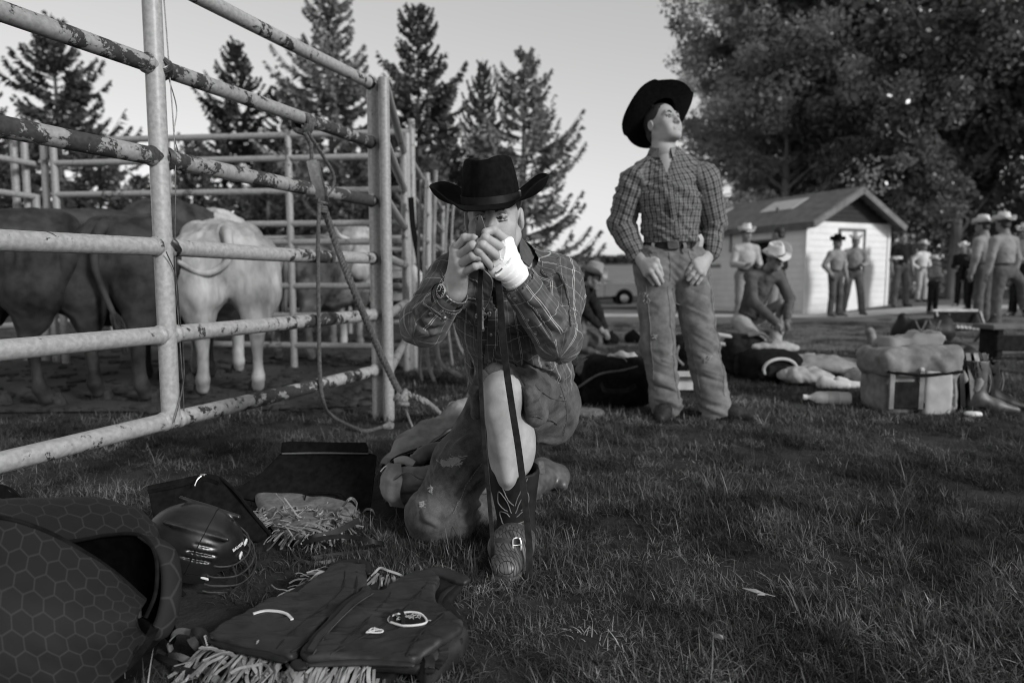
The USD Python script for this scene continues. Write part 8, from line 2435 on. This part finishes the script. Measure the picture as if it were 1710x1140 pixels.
part(t, 'carton', boxm(c, (0.22, 0.2, 0.12), None, 0.004), 'canvas_pale', smooth=False); part(t, 'flap', boxm(c + A(0.0, -0.13, 0.058), (0.20, 0.08, 0.006), None), 'canvas_pale', smooth=False)
c = P(1142, 590, 6.2); c[2] = 0.16
t = thing('dark_bag', 'dark upright bag seen between the standing person\'s knees', 'bag', A(c[0], c[1], 0)); soft_bag(t, c, (0.13, 0.12, 0.17), None, 9); part(t, 'strap', tube(spline([c + A(-.06, -.1, .13), c + A(-.1, -.14, .0), c + A(-.04, -.15, -.08)], 10), 0.012, 6), 'canvas')
for px, d, lab in ((1021, 8.7, 'small dark drawstring bag on the lawn, the nearer left one of two'), (1057, 8.9, 'small dark drawstring bag on the lawn, nearest the standing person\'s knee')):
    o = at_ground(px, d)
    t = thing('small_bag', lab, 'bag', o)
    b = Body(o - .2, o + .3, 0.012); b.ell(o + A(0, 0, .07), (.11, .09, .085), None, 0); b.cap(o + A(0, 0, .1), o + A(0.01, 0, .17), .06, .02, .04)
    part(t, 'sack', drape(b.mesh(), 0.01, 14, 3), 'black_nylon', smooth=True); part(t, 'cord', tube(helix(o + A(0.01, 0, .155), UP, 0.03, 2, .006, 30), 0.006, 6), 'cloth_mid')

# --- heap of bags before the crouching man
o = at_ground(1243, 6.0)
t = thing('backpack', 'dark grey backpack in front of the crouching person, left end of the heap', 'backpack', o)
soft_bag(t, o + A(0, 0, .17), (0.17, 0.14, 0.18), None, 4, mat='cloth_dark'); soft_bag(t, o + A(0, -.16, .1), (0.11, 0.05, 0.09), None, 5, name='pocket', mat='cloth_dark')
part(t, 'shoulder_strap', ribbon(spline([o + A(-.12, -.05, .34), o + A(-.28, -.1, .36), o + A(-.34, -.12, .3), o + A(-.2, -.14, .28)], 16), 0.05, 0.012, A(0, 1, .4)), 'cloth_light')
part(t, 'shoulder_strap', ribbon(spline([o + A(.0, -.12, .36), o + A(.12, -.14, .37), o + A(.2, -.15, .30)], 16), 0.05, 0.012, A(0, 1, .4)), 'cloth_mid')
o = at_ground(1300, 5.55)
t = thing('boot_bag', 'black rounded bag with a pale rim lying open in the middle of the heap', 'bag', o)
S = soft_bag(t, o + A(0, .12, .12), (0.21, 0.20, 0.13), None, 6, amp=0.012)
q = [o + A(0.115 * math.cos(a) * 1.15, -0.085 - 0.02 * math.sin(a), 0.12 + 0.085 * math.sin(a)) for a in np.linspace(-0.4, math.pi + 0.5, 40)]
part(t, 'pale_rim', tube(np.array(q), 0.013, 8), 'canvas_pale')
part(t, 'mesh_panel', boxm(o + A(0, -.085, .10), (0.2, 0.02, 0.10), None, .01), 'cloth_dark')
crumple('jacket', 'light grey jacket thrown over the heap of bags', (1350, 592), 5.7, (0.34, 0.24, 0.075), 'cloth_grey', 7, z=0.14, cat_='jacket')
crumple('jacket', 'darker crumpled jacket at the right end of the heap of bags', (1392, 600), 5.9, (0.26, 0.2, 0.08), 'cloth_mid', 11, z=0.08, cat_='jacket')
crumple('trousers', 'pale folded trousers hanging over the front of the heap', (1345, 610), 5.4, (0.20, 0.12, 0.07), 'cloth_light', 12, z=0.08, cat_='trousers')
crumple('towel', 'light towel bundled behind the black rounded bag', (1290, 580), 5.9, (0.20, 0.12, 0.045), 'cloth_light', 13, z=0.26, cat_='towel')
for k, (px, py, d, sz, mat, lab) in enumerate(((1394, 632, 5.15, (0.14, 0.1, 0.05), 'canvas_pale', 'small pale shoe at the front of the heap, left one of the pair'), (1420, 630, 5.2, (0.13, 0.1, 0.04), 'canvas_pale', 'small pale shoe at the front of the heap, right one of the pair'),
                                              (1436, 612, 5.5, (0.2, 0.12, 0.05), 'cloth_mid', 'grey rolled cloth right of the pale shoes'))):
    c = P(px, py, d); c[2] = sz[2]
    if k < 2:
        t = thing('shoe', lab, 'shoe', A(c[0], c[1], 0)); b = Body(c - .22, c + .22, .008); b.cap(c + A(-.1, 0, .0), c + A(.09, 0, -.012), .04, .032, .02); b.cap(c + A(-.09, 0, .03), c + A(-.04, 0, .02), .034, .03, .02); part(t, 'upper', b.mesh(), mat, smooth=True); part(t, 'sole', boxm(c + A(0, 0, -.04), (.25, .08, .015), None, .005), 'cloth_dark')
    else:
        crumple('rolled_cloth', lab, (px, py), d, (0.16, 0.10, 0.05), mat, 5, z=0.05, cat_='cloth')
crumple('dark_cloth', 'dark clothes lying low right of the grey jacket', (1440, 622), 5.6, (0.22, 0.16, 0.045), 'cloth_dark', 15, z=0.03, cat_='clothes')

# --- plastic bottle lying on the grass
c0, c1 = P(1346, 677, 4.55), P(1408, 672, 4.5); c0[2] = c1[2] = 0.055
ax = unit(c1 - c0)
t = thing('plastic_bottle', 'clear plastic bottle lying on the open grass', 'bottle', (c0 + c1) / 2 * A(1, 1, 0))
pr = [(0.0, .014), (.02, .015), (.03, .02), (.06, .040), (.09, .044), (.10, .041), (.12, .044), (.15, .044), (.16, .041), (.18, .044), (.25, .044), (.262, .036)]
part(t, 'bottle', tube([c0 + ax * (a * 1.05) for a, _ in pr], [r for _, r in pr], 20), 'bottle_plastic', smooth=50)
part(t, 'cap', tube([c0 - ax * .02, c0 + ax * .004], .0175, 14), 'plastic_white'); part(t, 'label', tube([c0 + ax * .128, c0 + ax * .20], .0448, 20, caps=False), 'cloth_light')

# --- pale duffel and boots on the right
o = G(1545, 690); o[1] += .16
t = thing('duffel_bag', 'pale two-tone duffel bag with its top flap folded over, on the right', 'bag', o)
part(t, 'end_panel', boxm(o + A(.225, -.03, .2), (.03, .26, .3), None, .012), 'black_nylon')
S = soft_bag(t, o + A(-.02, 0, .17), (0.25, 0.16, 0.19), None, 12, 0.012, 0.07, 0.022, mat='canvas')
soft_bag(t, o + A(-.04, -.02, .33), (0.26, 0.17, 0.085), np.array([[.995, 0, -.1], [0, 1, 0], [.1, 0, .995]]), 14, 0.012, 0.06, 0.03, 'flap', 'canvas')
soft_bag(t, o + A(.02, .08, .42), (0.20, 0.1, 0.06), np.array([[.98, 0, -.2], [0, 1, 0], [.2, 0, .98]]), 16, 0.012, 0.05, 0.035, 'rolled_top', 'cloth_grey')
soft_bag(t, o + A(.06, -.15, .13), (0.09, 0.045, 0.15), None, 18, 0.01, 0.025, 0.006, 'front_panel', 'cloth_light')
part(t, 'dark_panel', boxm(o + A(-.14, -.182, .12), (0.17, 0.02, 0.17), None, .006), 'cloth_dark'); part(t, 'webbing', boxm(o + A(-.12, -.182, .055), (0.22, 0.016, 0.035), None, .004), 'black_nylon')
for x in (-.235, -.05):
    part(t, 'webbing', boxm(o + A(x, -.186, .15), (0.035, 0.014, 0.24), None, .004), 'canvas')
part(t, 'zip_seam', tube(spline([o + A(-.27, -.19, .27), o + A(-.05, -.2, .25), o + A(.2, -.19, .27)], 20), 0.010, 6), 'black_nylon')
part(t, 'clip', boxm(o + A(-.06, -.20, .285), (.03, .02, .025), None, .006), 'canvas_pale')
for x in (.03, .11):
    part(t, 'foot', boxm(o + A(x, -.18, .03), (.03, .02, .05), None, .006), 'canvas_pale')
o2 = G(1622, 690); o2[1] += .12
t = thing('dark_chaps', 'dark leather chaps and straps bundled between duffel and boots', 'chaps', o2)
soft_bag(t, o2 + A(-.03, .08, .2), (0.15, 0.14, 0.22), None, 21, amp=.03, mat='black_leather')
part(t, 'bell', tube(spline([o2 + A(-.06, -.1, .27), o2 + A(-.05, -.11, .22), o2 + A(-.05, -.11, .19)], 8), [.012, .016, .02, .022, .024, .02, .012, .006], 10), 'canvas')
part(t, 'bell', tube(spline([o2 + A(.02, -.12, .26), o2 + A(.03, -.13, .20), o2 + A(.01, -.13, .14)], 8), [.016, .022, .026, .028, .026, .022, .02, .01], 10), 'canvas')
for k in range(5):
    part(t, 'strap', ribbon(spline([o2 + A(-.12 + .05 * k, -.08, .38), o2 + A(-.14 + .06 * k, -.13, .22), o2 + A(-.12 + .065 * k, -.12, .04)], 12), 0.03, 0.006, A(1, 0, 0)), ['brown_leather', 'black_leather', 'mid_leather'][k % 3])
def cowboy_boot(name, label, o, face, mat, lean=(0, 0)):
    f = unit(A(face[0], face[1], 0)); r = A(f[1], -f[0], 0)
    w = lambda a, b_, z: o + f * a + r * b_ + UP * z
    t = thing(name, label, 'boot', o, 'pair of cowboy boots')
    b = Body(o - A(.35, .35, .02), o + A(.35, .35, .42), .008)
    top = w(-.02 + lean[0], lean[1], .34)
    b.cap(w(0, 0, .1), top, .046, .070, .02, flat=(r, .8)); b.cap(w(0, 0, .09), w(.10, 0, .055), .046, .042, .03); b.cap(w(.10, 0, .05), w(.21, 0, .034), .042, .020, .02); b.cap(w(0, 0, .09), w(-.03, 0, .06), .045, .036, .02)
    b.cap(top - UP * .1, top + UP * .06, .05, .068, .004, flat=(r, .8), cut=True); b.half(top + UP * .0, UP)
    part(t, 'upper', b.mesh(), mat, smooth=True)
    part(t, 'sole', ribbon(np.array([w(-.06, 0, .034), w(-.02, 0, .034), w(.03, 0, .024), w(.10, 0, .012), w(.18, 0, .012), w(.235, 0, .02)]), np.array([.06, .07, .06, .085, .06, .02]), .01, r), 'black_leather')
    part(t, 'heel', boxm(w(-.04, 0, .017), (.055, .058, .034), np.stack([f, r, UP], 1), .004), 'black_leather')
    part(t, 'pull_strap', ribbon(spline([w(-.02, -.05, .30), w(-.02, -.065, .35), w(-.02, -.055, .36)], 8), .03, .004, f), 'mid_leather')
    part(t, 'stitching', tube(spline([w(.05, -.03, .14), w(.06, -.02, .2), w(.055, 0, .25), w(.06, .02, .2), w(.05, .03, .14)], 20), .004, 5), 'mid_leather')
o3 = G(1656, 692)
cowboy_boot('cowboy_boot', 'dark tall cowboy boot standing beside the bundled chaps, toe to the right', o3 + A(-.06, .05, 0), (.92, -.35), 'brown_leather')
cowboy_boot('cowboy_boot', 'tall cowboy boot nearest the right picture edge, pale along the toe', o3 + A(.07, .12, 0), (.95, -.3), 'black_leather', (-.02, .02))
crumple('paper_scrap', 'crumpled paper scrap on the grass before the boots', (1622, 696), 4.15, (.05, .03, .012), 'paper', 3, z=.02, cat_='paper')

# --- things farther back on the right
o = at_ground(1545, 8.6)
t = thing('saddle', 'dark bronc saddle on the grass with two pale pointed marks', 'saddle', o)
b = Body(o - A(.5, .4, .05), o + A(.5, .4, .5), .016)
b.cap(o + A(-.22, 0, .16), o + A(.2, 0, .18), .17, .17, .05); b.cap(o + A(-.25, 0, .2), o + A(-.27, 0, .36), .12, .06, .06); b.cap(o + A(.22, 0, .2), o + A(.25, 0, .30), .14, .09, .06); b.cap(o + A(-.1, -.18, .2), o + A(-.1, -.25, .05), .16, .12, .05)
part(t, 'seat', b.mesh(), 'black_leather', smooth=True)
for x in (-.22, -.05):
    part(t, 'trim', tube(spline([o + A(x - .07, -.30, .34), o + A(x, -.31, .22), o + A(x + .07, -.30, .34)], 14), .009, 6), 'mid_leather')
part(t, 'stirrup', tube(helix(o + A(-.2, -.3, .12), A(0, 1, 0), .07, 1, .001, 24), .014, 8), 'wood')
o = at_ground(1610, 8.9)
t = thing('folding_chair', 'dark folding chair with a beaded pale band, right of the saddle', 'chair', o)
for x in (-.28, .30):
    part(t, 'leg', beam(o + A(x, -.12, 0), o + A(x - .02, .1, .42), .03, .03), 'dark_metal'); part(t, 'leg', beam(o + A(x, .2, 0), o + A(x, -.16, .40), .03, .03), 'dark_metal')
part(t, 'backrest', boxm(o + A(0, .16, .30), (.56, .03, .22), None, .01), 'cloth_dark'); part(t, 'seat', boxm(o + A(0, -.02, .20), (.56, .34, .03), None, .01), 'cloth_dark')
for k in range(9):
    part(t, 'bead', trimesh.creation.icosphere(1, .026).apply_translation(o + A(-.20 + .05 * k, -.2, .235 - .004 * k)), 'canvas_pale', smooth=True)
part(t, 'front_rail', beam(o + A(-.3, -.19, .28), o + A(.32, -.19, .25), .025, .025), 'dark_metal'); part(t, 'top_rail', beam(o + A(-.3, .17, .43), o + A(.3, .17, .43), .03, .03), 'canvas_pale')
o = at_ground(1500, 8.2)
for k, (px, d, lab) in enumerate(((1470, 7.6, 'pale boot lying on its side left of the saddle'), (1500, 7.2, 'grey boot tipped over in front of the saddle'))):
    o = at_ground(px, d)
    t = thing('fallen_boot', lab, 'boot', o)
    b = Body(o - .4, o + .45, .012)
    if k == 0: b.chain([o + A(-.1, 0, .26), o + A(-.03, 0, .08), o + A(.03, 0, .06), o + A(.22, 0, .05)], [.05, .045, .045, .06], .02)
    else: b.chain([o + A(.22, 0, .10), o + A(0, 0, .1), o + A(-.14, 0, .07)], [.07, .055, .05], .02)
    part(t, 'upper', b.mesh(), 'mid_leather' if k else 'canvas', smooth=True); part(t, 'sole', boxm(o + A(.1 if k == 0 else -.1, 0, .012), (.2, .08, .02), None, .005), 'black_leather')
for k, (px, py, d, sz, mat, lab) in enumerate(((1535, 566, 6.6, (.34, .2, .05), 'canvas', 'grey blanket spread behind the pale duffel'), (1580, 562, 6.4, (.3, .2, .06), 'cloth_mid', 'crumpled coat behind the pale duffel, right of the blanket'), (1465, 577, 6.9, (.08, .06, .03), 'cloth_light', 'pale crumpled cup-sized scrap on the lawn left of the fallen boot'), (1352, 572, 7.2, (.06, .05, .03), 'cloth_light', 'tiny pale scrap on the lawn right of the crouching person'))):
    crumple('cloth_heap', lab, (px, py), d, sz, mat, 30 + k, z=sz[2], cat_='cloth')
for k, (px, r) in enumerate(((1520, .03), (1545, .03))):
    a, b2 = P(px - 12, 575, 6.3), P(px + 14, 555, 6.5)
    a[2] = .1; 
    t = thing('upright_strap', 'angled strap standing up from the blanket, ' + ('left' if k == 0 else 'right') + ' of two', 'strap', a * A(1, 1, 0))
    part(t, 'strap', ribbon(spline([a + A(-.06, 0, .0), (a + b2) / 2 + A(-.02, 0, .12), b2 + A(.06, 0, -.02), b2 + A(.12, -.05, -.14)], 14), .06, .012, A(0, 1, .3)), 'mid_leather')
o = at_ground(1700, 7.0)
t = thing('bench', 'dark low bench cut off by the right picture edge', 'bench', o)
part(t, 'seat', boxm(o + A(.15, 0, .36), (1.0, .32, .05), None, .01), 'cloth_mid')
part(t, 'front_board', boxm(o + A(.15, -.14, .20), (.9, .03, .16), None, .008), 'cloth_dark')
for x in (-.25, .5):
    part(t, 'leg', boxm(o + A(x, 0, .17), (.06, .28, .34), None, .008), 'cloth_dark')


# --- dry leaves and straw in the grass
for k, (px, py, s_) in enumerate(((1262, 987, .05), (1272, 992, .03), (1200, 1062, .035), (905, 795, .03))):
    o = G(px, py, .045)
    a = R9.uniform(0, 6.28); d = A(math.cos(a), math.sin(a), .25); e = A(-d[1], d[0], .1)
    q = np.array([o - d * s_ * .6, o + e * s_ * .3, o + d * s_ * .7, o - e * s_ * .3, o + UP * .006])
    t = thing('dry_leaf', ('pale curled dry leaf in the dark grass, larger of the two together', 'small pale leaf scrap touching the larger dry leaf', 'flat brown leaf lying nearest the lower edge', 'small leaf beside the back boot')[k], 'leaf', o)
    part(t, 'blade', shell((q, np.array([(0, 1, 4), (1, 2, 4), (2, 3, 4), (3, 0, 4)])), .001), 'dry_leaf', smooth=False); part(t, 'stalk', tube([o - d * s_ * .6, o - d * s_ * 1.0], .0012, 5), 'dry_leaf')
# grass keeps clear of boots and knees
for q in ((0.0, 2.0, .055, .16, 0), (P(726, 856, 2.2)[0], 2.2, .10, .11, 0), (P(800, 868, 2.38)[0], 2.42, .17, .07, .6), (P(930, 838, 2.7)[0], 2.7, .06, .08, 0), (P(1112, 690, 4.1)[0], 4.1, .07, .14, 0), (P(1205, 690, 4.1)[0], 4.1, .12, .08, 0), (P(1545, 690, 4.3)[0], 4.4, .3, .2, 0), (P(1030, 650, 4.6)[0], 4.6, .3, .25, 0)):
    KEEP_OUT.append(q)
plant_grass()
